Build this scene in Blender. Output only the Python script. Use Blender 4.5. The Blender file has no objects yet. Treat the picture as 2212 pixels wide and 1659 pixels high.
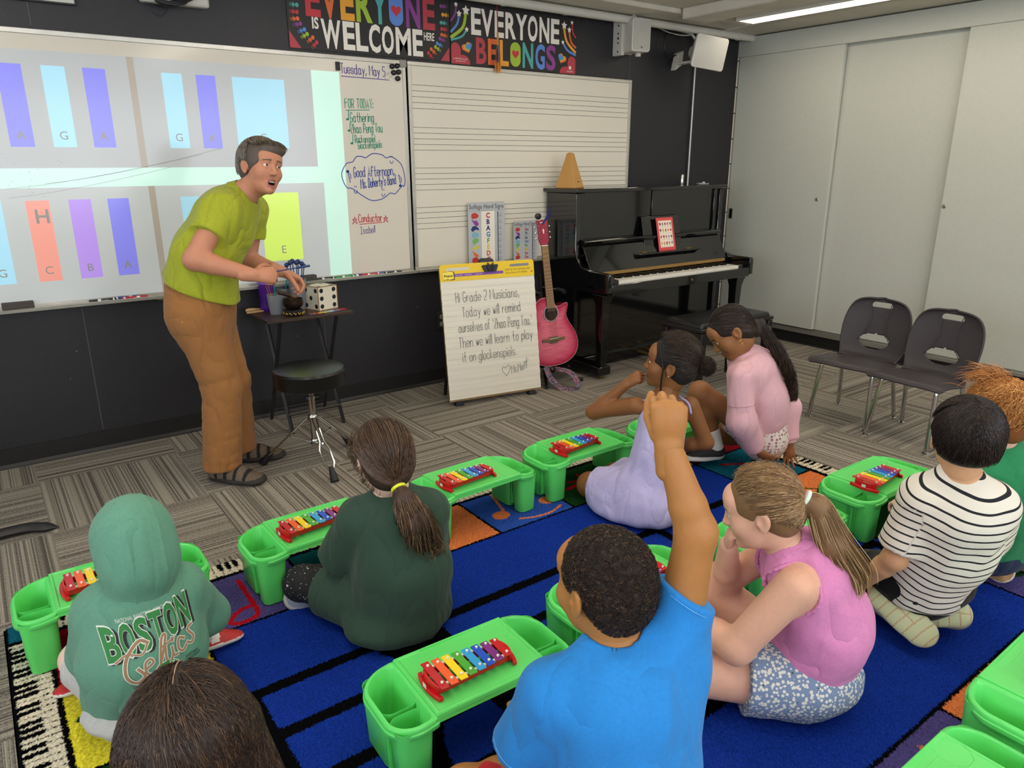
import bpy, math, random
import numpy as np
from mathutils import Vector, Matrix
from math import pi, sin, cos, radians as rad
random.seed(7); RNG = np.random.default_rng(7)
SC = bpy.context.scene; COL = SC.collection
# ---------------------------------------------------------------- camera
W, H, FPX = 2212, 1659, 1575.2
CAM = Vector((-5.2763, -4.0906, 1.4203))
YAW, PITCH, ROLL = rad(36.2483), rad(16.9381), rad(-0.1375)
_f = Vector((sin(YAW)*cos(PITCH), cos(YAW)*cos(PITCH), -sin(PITCH)))
_r0 = Vector((cos(YAW), -sin(YAW), 0)); _u0 = _r0.cross(_f)
_r = cos(ROLL)*_r0 + sin(ROLL)*_u0; _u = -sin(ROLL)*_r0 + cos(ROLL)*_u0
cd = bpy.data.cameras.new('camera'); cam = bpy.data.objects.new('camera', cd); COL.objects.link(cam)
cd.sensor_fit = 'HORIZONTAL'; cd.sensor_width = 36; cd.lens = 36*FPX/W; cd.clip_start = .02
cam.matrix_world = Matrix(((_r.x, _u.x, -_f.x, CAM.x), (_r.y, _u.y, -_f.y, CAM.y), (_r.z, _u.z, -_f.z, CAM.z), (0, 0, 0, 1)))
SC.camera = cam
# ---------------------------------------------------------------- world, exposure
wd = bpy.data.worlds.new('world'); SC.world = wd; wd.use_nodes = True
wd.node_tree.nodes['Background'].inputs[0].default_value = (.9, .95, 1, 1)
wd.node_tree.nodes['Background'].inputs[1].default_value = .35
SC.view_settings.view_transform = 'Standard'; SC.view_settings.look = 'None'
SC.view_settings.exposure = 0.5; SC.view_settings.gamma = 1; SC.view_settings.use_curve_mapping = False
LAMP = 8.0        # fluorescent tubes
FILL_WINDOW = 3.5      # glow of the fill windows added to the unseen left and back walls
# ---------------------------------------------------------------- helpers
def lin(c):
    return c/12.92 if c <= .04045 else ((c+.055)/1.055)**2.4
def hx(h):
    h = h.lstrip('#'); return tuple(lin(int(h[i:i+2], 16)/255) for i in (0, 2, 4)) + (1,)
MATS = {}
def mat(name, col, rough=.6, metal=0, bump=None, emit=0, coat=0, alpha=1, trans=0, var=0, spec=.5, sheen=0, stretch=None, ecol=None, sss=0, attr=None, ior=1.45):
    """principled material; bump=(scale,strength[,distance]); var = noise variation of the colour"""
    if name in MATS: return MATS[name]
    m = bpy.data.materials.new(name); m.use_nodes = True; MATS[name] = m
    nt = m.node_tree; b = nt.nodes['Principled BSDF']; L = nt.links.new
    c = hx(col) if isinstance(col, str) else col
    b.inputs['Base Color'].default_value = c; b.inputs['Roughness'].default_value = rough
    b.inputs['Metallic'].default_value = metal; b.inputs['Specular IOR Level'].default_value = spec
    b.inputs['IOR'].default_value = ior
    if coat: b.inputs['Coat Weight'].default_value = coat; b.inputs['Coat Roughness'].default_value = .03
    if sheen: b.inputs['Sheen Weight'].default_value = sheen
    if trans: b.inputs['Transmission Weight'].default_value = trans
    if sss:
        b.inputs['Subsurface Weight'].default_value = sss; b.inputs['Subsurface Radius'].default_value = (.012, .005, .003)
        b.inputs['Subsurface Scale'].default_value = 1
    b.inputs['Alpha'].default_value = alpha
    if emit: b.inputs['Emission Color'].default_value = hx(ecol) if ecol else c; b.inputs['Emission Strength'].default_value = emit
    if bump or var or attr:
        tc = nt.nodes.new('ShaderNodeTexCoord'); src = tc.outputs['Object']
        if stretch:
            mp = nt.nodes.new('ShaderNodeMapping'); mp.inputs['Scale'].default_value = stretch; L(src, mp.inputs[0]); src = mp.outputs[0]
    base = None
    if attr:
        at = nt.nodes.new('ShaderNodeAttribute'); at.attribute_name = attr; base = at.outputs['Color']; L(base, b.inputs['Base Color'])
    if var:
        n = nt.nodes.new('ShaderNodeTexNoise'); n.inputs['Scale'].default_value = (bump[0] if bump else 8)*.5; n.inputs['Detail'].default_value = 4
        L(src, n.inputs['Vector'])
        mx = nt.nodes.new('ShaderNodeMix'); mx.data_type = 'RGBA'; mx.blend_type = 'MULTIPLY'; mx.inputs[0].default_value = 1
        cr = nt.nodes.new('ShaderNodeMapRange'); cr.inputs[1].default_value = .3; cr.inputs[2].default_value = .7
        cr.inputs[3].default_value = 1-var; cr.inputs[4].default_value = 1+var
        L(n.outputs[0], cr.inputs[0]); L(cr.outputs[0], mx.inputs[7])
        if base: L(base, mx.inputs[6])
        else: mx.inputs[6].default_value = c
        L(mx.outputs[2], b.inputs['Base Color'])
    if bump:
        n = nt.nodes.new('ShaderNodeTexNoise'); n.inputs['Scale'].default_value = bump[0]; n.inputs['Detail'].default_value = 3
        L(src, n.inputs['Vector'])
        bp = nt.nodes.new('ShaderNodeBump'); bp.inputs['Strength'].default_value = bump[1]
        bp.inputs['Distance'].default_value = bump[2] if len(bump) > 2 else .01
        L(n.outputs[0], bp.inputs['Height']); L(bp.outputs[0], b.inputs['Normal'])
    return m
class MB:
    """collects shapes into one mesh"""
    def __init__(s): s.v = []; s.f = []; s.m = []; s.cur = 0; s.M = None
    def _add(s, vs, fs, mi=None):
        o = len(s.v)
        if s.M is not None: vs = [s.M @ Vector(p) for p in vs]
        s.v += [tuple(p) for p in vs]; s.f += [tuple(i+o for i in f) for f in fs]; s.m += [s.cur if mi is None else mi]*len(fs); return s
    def box(s, x0, x1, y0, y1, z0, z1, mi=None):
        return s._add([(x0, y0, z0), (x1, y0, z0), (x1, y1, z0), (x0, y1, z0), (x0, y0, z1), (x1, y0, z1), (x1, y1, z1), (x0, y1, z1)],
                      [(0, 3, 2, 1), (4, 5, 6, 7), (0, 1, 5, 4), (1, 2, 6, 5), (2, 3, 7, 6), (3, 0, 4, 7)], mi)
    def poly(s, pts, mi=None): return s._add(pts, [tuple(range(len(pts)))], mi)
    def prism(s, pts, z0, z1, mi=None, ax=2):
        n = len(pts)
        def P(p, z): return (p[0], p[1], z) if ax == 2 else ((p[0], z, p[1]) if ax == 1 else (z, p[0], p[1]))
        vs = [P(p, z0) for p in pts] + [P(p, z1) for p in pts]
        fs = [tuple(reversed(range(n))), tuple(range(n, 2*n))] + [(i, (i+1) % n, n+(i+1) % n, n+i) for i in range(n)]
        return s._add(vs, fs, mi)
    def loft(s, rings, cap=True, closed=True, mi=None):
        n = len(rings[0]); vs = [p for r in rings for p in r]; fs = []
        for k in range(len(rings)-1):
            for i in range(n if closed else n-1):
                j = (i+1) % n; fs.append((k*n+i, k*n+j, (k+1)*n+j, (k+1)*n+i))
        if cap: fs += [tuple(reversed(range(n))), tuple(range((len(rings)-1)*n, len(rings)*n))]
        return s._add(vs, fs, mi)
    def tube(s, pts, r, n=8, cap=True, mi=None, closed=False, flat=1, up=None):
        pts = [Vector(p) for p in pts]; rr = r if isinstance(r, (list, tuple)) else [r]*len(pts); rings = []; N = len(pts); prev = None
        for i, p in enumerate(pts):
            a = pts[(i-1) % N] if closed or i > 0 else pts[0]; b = pts[(i+1) % N] if closed or i < N-1 else pts[-1]
            t = (b-a).normalized()
            if prev is None:
                u = Vector(up) if up else (Vector((0, 0, 1)) if abs(t.z) < .9 else Vector((1, 0, 0)))
            else: u = prev
            w = t.cross(u)
            if w.length < 1e-6: w = t.orthogonal()
            w.normalize(); u = w.cross(t).normalized(); prev = u
            rings.append([p+rr[i]*(cos(2*pi*k/n)*w+flat*sin(2*pi*k/n)*u) for k in range(n)])
        if closed: rings.append(rings[0]); cap = False
        return s.loft(rings, cap, mi=mi)
    def lathe(s, prof, n=24, c=(0, 0, 0), mi=None, cap=True):
        return s.loft([[(c[0]+r*cos(2*pi*k/n), c[1]+r*sin(2*pi*k/n), c[2]+z) for k in range(n)] for r, z in prof], cap, mi=mi)
    def ball(s, c, r, n=12, mi=None):
        r = r if isinstance(r, (list, tuple)) else (r, r, r)
        return s.loft([[(c[0]+r[0]*sin(a)*cos(2*pi*k/n), c[1]+r[1]*sin(a)*sin(2*pi*k/n), c[2]-r[2]*cos(a)) for k in range(n)] for a in [pi*(.04+.92*i/(n//2)) for i in range(n//2+1)]], True, mi=mi)
    def build(s, name, mats, parent=None, smooth=False, bevel=0, label=None, kind=None, sub=0, seg=2):
        me = bpy.data.meshes.new(name); me.from_pydata(s.v, [], s.f)
        for m in (mats if isinstance(mats, (list, tuple)) else [mats]): me.materials.append(m)
        if len(me.polygons) == len(s.m): me.polygons.foreach_set('material_index', s.m)
        me.validate()
        o = bpy.data.objects.new(name, me); COL.objects.link(o)
        if smooth:
            me.polygons.foreach_set('use_smooth', [True]*len(me.polygons))
            if smooth != 'all': me.set_sharp_from_angle(angle=rad(40 if smooth is True else smooth))
        if bevel:
            b = o.modifiers.new('bevel', 'BEVEL'); b.width = bevel; b.segments = seg; b.limit_method = 'ANGLE'; b.angle_limit = rad(40); b.harden_normals = False
            me.polygons.foreach_set('use_smooth', [True]*len(me.polygons)); me.set_sharp_from_angle(angle=rad(50))
        if sub:
            b = o.modifiers.new('subdivision', 'SUBSURF'); b.levels = sub; b.render_levels = sub
            me.polygons.foreach_set('use_smooth', [True]*len(me.polygons))
        if parent: o.parent = parent
        if label: o['label'] = label
        if kind: o['kind'] = kind
        return o
def thing(name, label, cat, loc=(0, 0, 0), rotz=0, group=None):
    o = bpy.data.objects.new(name, None); COL.objects.link(o); o.empty_display_size = .1
    o.location = loc; o.rotation_euler = (0, 0, rotz); return tag(o, label, cat, group)
def tag(o, label, cat, group=None):
    o['label'] = label; o['category'] = cat
    if group: o['group'] = group
    return o
def struct(name, mb, m, parent=None, **k):
    o = mb.build(name, m, parent, **k); o['kind'] = 'structure'; return o
def dup(root, loc, rotz, label=None, group=None):
    def cp(o, p):
        c = o.copy(); COL.objects.link(c); c.parent = p
        for ch in KIDS.get(o.name, []): cp(ch, c)
        return c
    KIDS = {}
    for o in bpy.data.objects:
        if o.parent: KIDS.setdefault(o.parent.name, []).append(o)
    r = cp(root, None); r.location = loc; r.rotation_euler = (0, 0, rotz)
    if label: r['label'] = label
    if group: r['group'] = group
    return r
def rrect(x0, x1, y0, y1, r, n=5):
    out = []
    for cx, cy, a0 in ((x1-r, y1-r, 0), (x0+r, y1-r, 90), (x0+r, y0+r, 180), (x1-r, y0+r, 270)):
        for i in range(n+1):
            a = rad(a0+90*i/n); out.append((cx+r*cos(a), cy+r*sin(a)))
    return out
def spline(pts, n=8, closed=False):
    P = [np.array(p, float) for p in pts]; N = len(P); out = []
    for i in range(N if closed else N-1):
        if closed: a, b, c, d = P[(i-1) % N], P[i], P[(i+1) % N], P[(i+2) % N]
        else: a, b, c, d = P[max(i-1, 0)], P[i], P[i+1], P[min(i+2, N-1)]
        for k in range(n):
            t = k/n; out.append(tuple(.5*((2*b)+(c-a)*t+(2*a-5*b+4*c-d)*t*t+(3*b-a-3*c+d)*t**3)))
    if not closed: out.append(tuple(P[-1]))
    return out
# ---- lettering: the built-in font as flat meshes, and a single-stroke hand
_fc = {}
def glyphs(txt, bold=0.0):
    """(verts 2d, faces, width) of a word in the built-in font, cap height 1"""
    key = (txt, bold)
    if key in _fc: return _fc[key]
    cu = bpy.data.curves.new('t', 'FONT'); cu.body = txt; cu.size = 1.0; cu.offset = bold; cu.resolution_u = 3
    o = bpy.data.objects.new('t', cu); COL.objects.link(o)
    dg = bpy.context.evaluated_depsgraph_get(); me = bpy.data.meshes.new_from_object(o.evaluated_get(dg))
    v = np.array([tuple(q.co)[:2] for q in me.vertices]).reshape(-1, 2); f = [tuple(p.vertices) for p in me.polygons]
    bpy.data.objects.remove(o); bpy.data.curves.remove(cu); bpy.data.meshes.remove(me)
    if len(v):
        v = v/.69; v[:, 0] -= v[:, 0].min(); w = v[:, 0].max()
    else: w = .4
    _fc[key] = (v, f, w); return _fc[key]
def put_text(mb, txt, O, X, Y, h, mi=0, wx=None, bold=0.0, center=False):
    """write txt from origin O along X, up Y, cap height h, optional total width wx"""
    v, f, w = glyphs(txt, bold); sx = (wx/w) if wx else h
    O, X, Y = Vector(O), Vector(X).normalized(), Vector(Y).normalized()
    off = -sx*w/2 if center else 0
    mb._add([O+X*(off+a*sx)+Y*(b*h) for a, b in v], f, mi); return sx*w
HAND = {'a': '45 36 16 05 03 12 32 43|46 43 52', 'b': '09 02|04 16 36 45 43 32 12 03', 'c': '45 36 16 05 03 12 32 43', 'd': '45 36 16 05 03 12 32 43|49 43 52',
 'e': '04 44 45 36 16 05 03 12 32 43', 'f': '48 39 29 18 12|06 36', 'g': '45 36 16 05 03 12 32 43|46 41 30 10 01', 'h': '09 02|04 16 36 45 42', 'i': '06 02|08 07',
 'k': '09 02|36 04 42', 'l': '09 02', 'm': '06 02|04 16 26 35 32|34 46 56 65 62', 'n': '06 02|04 16 36 45 42', 'o': '26 16 05 03 12 32 43 45 36 26', 'p': '06 00|05 16 36 45 43 32 12 03',
 'r': '06 02|04 16 36', 's': '45 36 16 05 14 34 43 32 12 03', 't': '29 23 32 42|06 46', 'u': '06 03 12 32 43|46 42', 'v': '06 22 46', 'w': '06 12 25 32 46', 'y': '06 23|46 10', 'z': '06 46 02 42',
 'A': '02 29 42|14 34', 'B': '02 09|09 39 48 47 36 06|36 45 43 32 02', 'C': '48 39 19 07 04 12 32 43', 'D': '02 09|09 29 47 44 22 02', 'F': '02 09 49|06 36', 'G': '48 39 19 07 04 12 32 43 45 25',
 'H': '09 02|49 42|06 46', 'I': '09 49|29 22|02 42', 'M': '02 09 35 69 62', 'O': '29 19 07 04 12 32 44 47 39 29', 'P': '02 09|09 39 48 46 35 05', 'R': '02 09|09 39 48 46 35 05|25 42',
 'T': '09 49|29 22', 'Y': '09 26 49|26 22', 'Z': '09 49 02 42', '2': '08 19 39 48 46 02 42', '5': '49 09 06 36 45 43 32 02', '.': '02 13', ',': '13 01', "'": '09 17', '!': '09 04|02 03', ':': '05 06|02 03',
 '*': '00 49|49 80|80 06|06 86|86 00', '@': '02 29 29|29 48 46|01 12 23 12 02', '(': '44 24 06 18 36 48 38 44', '^': '04 12 32 44|17 18|37 38', '~': '02 09|09 02|02 09|02 00 -', ' ': ''}
def hand_len(txt, h): return sum(((max([int(p[0]) for s in HAND[c].split('|') for p in s.split() if p[0] != '-'] or [2]))+2)*h/7*.8 for c in txt)
def put_hand(mb, txt, O, X, Y, h, th, mi=0, wx=None, curve=True, jit=.02, push=(0, 0, 0)):
    """handwriting as thin flat ribbons; h = capital height"""
    O, X, Y = Vector(O), Vector(X).normalized(), Vector(Y).normalized(); L = hand_len(txt, h); k = (wx/L) if wx else 1; x = 0
    rs = random.Random(txt)
    for c in txt:
        dy = rs.uniform(-jit, jit)*h
        for st in HAND[c].split('|'):
            pts = [(int(p[0]), int(p[1])) for p in st.split() if p[0] != '-']
            if len(pts) < 2: continue
            if curve and len(pts) > 3 and c not in 'MTHIAZzY*': pts = spline(pts, 4)
            q = [O+X*((x+a*h/7*.8)*k)+Y*((b-2)*h/7+dy) for a, b in pts]
            ribbon(mb, q, th, X.cross(Y), mi)
        x += hand_len(c, h)
    return x*k
def ribbon(mb, q, th, N, mi=0):
    n = len(q); ring = []
    for i in range(n):
        t = (q[min(i+1, n-1)]-q[max(i-1, 0)])
        if t.length < 1e-9: t = Vector((1, 0, 0))
        t.normalize(); w = N.cross(t)*th/2
        e = t*th*.4 if i == n-1 else (-t*th*.4 if i == 0 else Vector((0, 0, 0)))
        ring.append((q[i]+e-w, q[i]+e+w))
    vs = [p for r in ring for p in r]; mb._add(vs, [(2*i, 2*i+2, 2*i+3, 2*i+1) for i in range(n-1)], mi)
def fan(mb, c, pts, mi=0):
    """flat star-shaped polygon around c"""
    n = len(pts); mb._add([c]+list(pts), [(0, 1+i, 1+(i+1) % n) for i in range(n)], mi)
# ================================================================ THE ROOM
def carpet_mat():
    m = bpy.data.materials.new('carpet tiles'); m.use_nodes = True; nt = m.node_tree; b = nt.nodes['Principled BSDF']; L = nt.links.new
    def N(t, **k):
        n = nt.nodes.new(t)
        for a, v in k.items(): setattr(n, a, v)
        return n
    def math_(op, a, b_=None, c=None):
        n = N('ShaderNodeMath', operation=op)
        for i, v in enumerate((a, b_, c)):
            if v is None: continue
            if isinstance(v, (int, float)): n.inputs[i].default_value = v
            else: L(v, n.inputs[i])
        return n.outputs[0]
    tc = N('ShaderNodeTexCoord'); sp = N('ShaderNodeSeparateXYZ'); L(tc.outputs['Object'], sp.inputs[0])
    u = math_('DIVIDE', math_('ADD', sp.outputs[0], 5.212), .6032); v = math_('DIVIDE', math_('ADD', sp.outputs[1], .2796), .6032)
    par = math_('MODULO', math_('ADD', math_('ADD', math_('FLOOR', u), math_('FLOOR', v)), 100), 2)   # v=-1 row, u=0 -> odd
    par = math_('ROUND', par)
    mixv = N('ShaderNodeMix', data_type='FLOAT'); L(par, mixv.inputs[0]); L(sp.outputs[1], mixv.inputs[2]); L(sp.outputs[0], mixv.inputs[3])
    mixo = N('ShaderNodeMix', data_type='FLOAT'); L(par, mixo.inputs[0]); L(sp.outputs[0], mixo.inputs[2]); L(sp.outputs[1], mixo.inputs[3])
    ac, al = mixv.outputs[0], mixo.outputs[0]
    cell = N('ShaderNodeTexWhiteNoise', noise_dimensions='2D'); cx = N('ShaderNodeCombineXYZ'); L(math_('FLOOR', u), cx.inputs[0]); L(math_('FLOOR', v), cx.inputs[1]); L(cx.outputs[0], cell.inputs['Vector'])
    # rows of loops: 5 mm ribs, a colour per rib, with broader bands
    ribc = math_('DIVIDE', ac, .0052); ribi = math_('FLOOR', ribc)
    wn = N('ShaderNodeTexWhiteNoise', noise_dimensions='2D'); c2 = N('ShaderNodeCombineXYZ'); L(ribi, c2.inputs[0]); L(cell.outputs[0], c2.inputs[1]); L(c2.outputs[0], wn.inputs['Vector'])
    band = N('ShaderNodeTexNoise', noise_dimensions='2D'); band.inputs['Scale'].default_value = 1; c3 = N('ShaderNodeCombineXYZ'); L(math_('MULTIPLY', ac, 34), c3.inputs[0]); L(cell.outputs[0], c3.inputs[1]); L(c3.outputs[0], band.inputs['Vector'])
    band.inputs['Detail'].default_value = 2
    fleck = N('ShaderNodeTexNoise', noise_dimensions='2D'); c4 = N('ShaderNodeCombineXYZ'); L(ribi, c4.inputs[0]); L(math_('MULTIPLY', al, 120), c4.inputs[1]); L(c4.outputs[0], fleck.inputs['Vector'])
    fleck.inputs['Scale'].default_value = 1; fleck.inputs['Detail'].default_value = 1
    t = math_('ADD', math_('MULTIPLY', wn.outputs[0], .7), math_('MULTIPLY', math_('SUBTRACT', band.outputs[0], .5), .35))
    t = math_('ADD', t, math_('MULTIPLY', math_('SUBTRACT', fleck.outputs[0], .5), .7))
    cr = N('ShaderNodeValToRGB'); cr.color_ramp.elements[0].position = .02; cr.color_ramp.elements[0].color = hx('57524c'); cr.color_ramp.elements[1].position = .62; cr.color_ramp.elements[1].color = hx('a29a8d')
    e = cr.color_ramp.elements.new(.27); e.color = hx('7d766d')
    L(t, cr.inputs[0])
    L(cr.outputs[0], b.inputs['Base Color']); b.inputs['Roughness'].default_value = .95; b.inputs['Specular IOR Level'].default_value = .1
    bp = N('ShaderNodeBump'); bp.inputs['Strength'].default_value = .6; bp.inputs['Distance'].default_value = .004
    rib = math_('ABSOLUTE', math_('SUBTRACT', math_('FRACT', ribc), .5)); hh = math_('SUBTRACT', math_('ADD', fleck.outputs[0], math_('MULTIPLY', wn.outputs[0], .5)), math_('MULTIPLY', rib, 1.2))
    L(hh, bp.inputs['Height']); L(bp.outputs[0], b.inputs['Normal'])
    return m
def black_wall_mat():
    m = mat('black painted wall', '232226', .5, bump=(60, .15, .003), var=.12)
    nt = m.node_tree; L = nt.links.new; b = nt.nodes['Principled BSDF']
    tc = nt.nodes.new('ShaderNodeTexCoord'); mp = nt.nodes.new('ShaderNodeMapping'); mp.inputs['Scale'].default_value = (1, 1, 1.0); L(tc.outputs['Object'], mp.inputs[0])
    vo = nt.nodes.new('ShaderNodeTexVoronoi'); vo.inputs['Scale'].default_value = 9; vo.inputs['Randomness'].default_value = 1; L(mp.outputs[0], vo.inputs['Vector'])
    lt = nt.nodes.new('ShaderNodeMath'); lt.operation = 'LESS_THAN'; lt.inputs[1].default_value = .025; L(vo.outputs['Distance'], lt.inputs[0])   # chipped paint flecks
    mx = nt.nodes.new('ShaderNodeMix'); mx.data_type = 'RGBA'; src = b.inputs['Base Color'].links[0].from_socket
    L(lt.outputs[0], mx.inputs[0]); L(src, mx.inputs[6]); mx.inputs[7].default_value = hx('8d8a88'); L(mx.outputs[2], b.inputs['Base Color'])
    return m
M_black = black_wall_mat(); M_carpet = carpet_mat()
M_ceil = mat('painted concrete', 'cfc9ba', .8, bump=(14, .25, .01), var=.06)
M_closet = mat('closet paint', 'b8bab0', .45, bump=(90, .04, .002), var=.02)
M_wallpaint = mat('white wall paint', 'd9d6cc', .7, var=.03)
M_brick = mat('white painted block', 'd8d2c4', .6, bump=(70, .3, .004))
M_base = mat('black vinyl base', '1c1a1a', .42)
M_alu = mat('brushed aluminium', 'b9b8b3', .35, .9, bump=(40, .1, .002), stretch=(1, 1, 20))
M_darkgap = mat('dark gap', '0c0b0b', .9)
struct('floor', MB().box(-8, .6, -7, .2, -.12, 0), M_carpet)
f = MB().box(-8, -.0, -.0, .12, 0, 2.42)
struct('wall_front', f, M_black)
# seams of the wall panels: thin pale joints
s = MB()
for x, z0, z1 in ((-4.889, .11, .74), (-3.66, .11, .74), (-4.893, 2.0, 2.4), (-3.66, 2.0, 2.4), (-2.44, .11, .74), (-1.22, 1.99, 2.4)): s.box(x-.002, x+.002, -.0012, .001, z0, z1)
struct('trim_2', s, mat('scuffed joint', '55514e', .7))
# strip of white painted block between the black panel and the closet
b = MB()
for k in range(13): b.box(.0, .055, .004, .1, k*.2+.004, k*.2+.196)
struct('trim_1', b, M_brick, bevel=.004)
struct('wall_right', MB().box(.11, .3, -7, .2, 0, 2.42), mat('closet inside', '6b6a62', .8))
hd = MB().box(.0, .06, -7, .01, 2.222, 2.365); struct('trim_3', hd, M_closet, bevel=.003)
M_screw = mat('screw', '55534e', .5)
# sliding closet doors
def closet_door(n, x, y0, y1, z0, z1, lock=None, pull=None):
    d = struct('door_%d' % n, MB().box(x, x+.032, y1, y0, z0, z1), M_closet, bevel=.002)
    if lock:
        k = MB(); ring = [(.0, .0135), (-.003, .0135), (-.005, .011), (-.005, .0075), (-.002, .0075), (-.002, .004), (-.004, .003), (-.0045, 0.0005)]
        k.loft([[(x+a, lock[0]+r*cos(2*pi*i/20), lock[1]+r*sin(2*pi*i/20)) for i in range(20)] for a, r in ring], True)
        k.box(x-.0055, x-.004, lock[0]-.0008, lock[0]+.0008, lock[1]-.004, lock[1]+.004, 1)
        k.build('lock', [mat('nickel', 'a9a79f', .3, .9), M_darkgap], d, smooth=True)
    if pull:
        k = MB(); y, z = pull
        for a in (rrect(-.018, .018, -.042, .042, .004),):
            k.loft([[(x+e, y+p[0]*q, z+p[1]*(1-(1-q)*.45)) for p in a] for e, q in ((0, 1), (-.003, 1), (-.003, .62), (.004, .55))], True)
        k.build('recessed_pull', mat('steel pull', '77756f', .4, .8), d, smooth=True)
closet_door(1, .012, -.012, -.915, .135, 2.23, lock=(-.832, 1.14), pull=(-.045, .995))
closet_door(2, .062, -.86, -1.80, .128, 2.23)
closet_door(3, .012, -1.745, -2.68, .128, 2.23, lock=(-1.765, 1.13))
closet_door(4, .062, -2.63, -3.58, .128, 2.23)
closet_door(5, .012, -3.53, -4.5, .128, 2.23)
tr = MB().box(.002, .1, -7, 0, .092, .118)
for yy in (.018, .05, .085): tr.box(yy, yy+.006, -7, 0, .118, .126)
struct('trim_4', tr, M_alu, bevel=.002)
struct('baseboard_right', MB().prism([(.03, 0), (.1, 0), (.1, .092), (.036, .092), (.034, .02), (.018, .006), (.018, 0)], -7, 0, ax=1), M_base)
struct('baseboard_front', MB().loft([[(x, -a, z) for a, z in ((0, 0), (.016, 0), (.015, .006), (.006, .02), (.004, .098), (0, .1))] for x in (-8, -.0)], True), M_base)
# ceiling with shallow concrete beams
c = MB().box(-8, .6, -7, .2, 2.42, 2.6)
struct('ceiling', c, M_ceil)
for i, (x0, x1, y1, zz) in enumerate(((-1.1, -.86, -.36, 2.345), (-.34, .1, -.012, 2.374), (-2.75, -2.5, -.36, 2.345), (-4.3, -4.05, -.36, 2.345), (-5.9, -5.65, -.36, 2.345))):
    struct('trim_%d' % (5+i), MB().box(x0, x1, -7, y1, zz, 2.42), M_ceil, bevel=.01)
struct('trim_10', MB().box(-8, .0, -.34, -.004, 2.386, 2.42), M_ceil, bevel=.006)
# unseen left and back walls; glowing windows added to them for fill light
wl = MB().box(-8.1, -7.6, -7, .2, 0, 1.0).box(-8.1, -7.6, -7, .2, 2.2, 2.42).box(-8.1, -7.6, -1.2, .2, 1, 2.2).box(-8.1, -7.6, -7, -5.8, 1, 2.2)
struct('wall_left', wl, M_wallpaint)
wb = MB().box(-8.1, .6, -7.1, -6.6, 0, .95).box(-8.1, .6, -7.1, -6.6, 2.25, 2.42).box(-8.1, -7.1, -7.1, -6.6, .95, 2.25).box(-.8, .6, -7.1, -6.6, .95, 2.25)
struct('wall_back', wb, M_wallpaint)
M_fillpane = mat('fill window pane', 'dfe9f2', .3, emit=FILL_WINDOW, ecol='eef4ff')
w = struct('fill_window_1', MB().box(-7.9, -7.88, -5.8, -1.2, 1, 2.2), M_fillpane)
fr = MB()
for k in range(5): fr.box(-7.88, -7.8, -5.8+k*1.15-.03, -5.8+k*1.15+.03, 1, 2.2)
fr.build('fill_window_frame', M_alu, w)
w = struct('fill_window_2', MB().box(-7.1, -.8, -6.9, -6.88, .95, 2.25), M_fillpane)
fr = MB()
for k in range(6): fr.box(-7.1+k*1.26-.03, -7.1+k*1.26+.03, -6.88, -6.8, .95, 2.25)
fr.build('fill_window_frame', M_alu, w)
# fluorescent fixtures, four rows running towards the front wall
M_tube = mat('lit diffuser', 'fff6e6', .4, emit=LAMP, ecol='fff3df'); M_fix = mat('white enamel', 'd9d6ce', .45)
LB = ['long fluorescent ceiling light beside the white closet doors', 'fluorescent ceiling light over the rug, second from the closet doors', 'fluorescent ceiling light over the whiteboard side of the rug', 'fluorescent ceiling light furthest from the closet doors']
for i, (x, y0, y1) in enumerate(((-.585, -.5, -5.3), (-2.08, -.7, -5.3), (-3.58, -.7, -4.6), (-5.1, -.7, -5.3))):
    t = thing('ceiling_light', LB[i], 'ceiling light', (x, (y0+y1)/2, 2.42), 0, 'fluorescent ceiling lights'); h = (y0-y1)/2
    MB().prism([(-.1, 0), (-.1, -.05), (-.085, -.062), (-.08, -.062), (-.08, -.01), (.08, -.01), (.08, -.062), (.085, -.062), (.1, -.05), (.1, 0)], -h, h, ax=1).box(-.1, .1, -h-.01, -h, -.062, 0).box(-.1, .1, h, h+.01, -.062, 0).build('housing', M_fix, t)
    MB().box(-.079, .079, -h+.005, h-.005, -.06, -.045).build('diffuser', M_tube, t)
# ================================================================ ON THE FRONT WALL
M_board = mat('whiteboard enamel', 'd6cfc2', .13, spec=.6, bump=(3, .02, .01))
M_staffb = mat('music whiteboard enamel', 'd8d2c3', .3, spec=.4)
M_frame = mat('aluminium board frame', 'bdbab2', .35, .6, var=.08, bump=(30, .05, .002))
M_ink = mat('black print', '1b1b1d', .5); M_white = mat('white print', 'e9e4da', .5)
def flat(name, col, **k): return mat(name, col, .5, **k)
YB = -.03
def frame(mb, x0, x1, z0, z1, w, y0, y1):
    mb.box(x0, x1, y0, y1, z1-w, z1).box(x0, x0+w, y0, y1, z0+w, z1-w).box(x1-w, x1, y0, y1, z0+w, z1-w).box(x0, x1, y0, y1, z0, z0+w)
def tray(mb, x0, x1, z):
    mb.loft([[(x, y, z+h) for y, h in ((-.03, .012), (-.075, 0.006), (-.082, .014), (-.088, .012), (-.086, -.002), (-.03, -.012))] for x in (x0, x1)], True)
wbrd = thing('whiteboard', 'long whiteboard with the projected note blocks and marker writing', 'whiteboard', (-4.2, -.015, .76))
def rel(o, mb):      # put a world-space mesh under a thing
    mb.v = [(p[0]-o.location.x, p[1]-o.location.y, p[2]-o.location.z) for p in mb.v]; return mb
X0, X1 = -6.9, -3.062
m = MB().box(X0, X1, -.029, -.001, .775, 1.97); rel(wbrd, m).build('board_panel', M_board, wbrd)
m = MB(); frame(m, X0, X1, .765, 1.982, .022, -.034, -.001); rel(wbrd, m).build('board_frame', M_frame, wbrd, bevel=.002)
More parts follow.
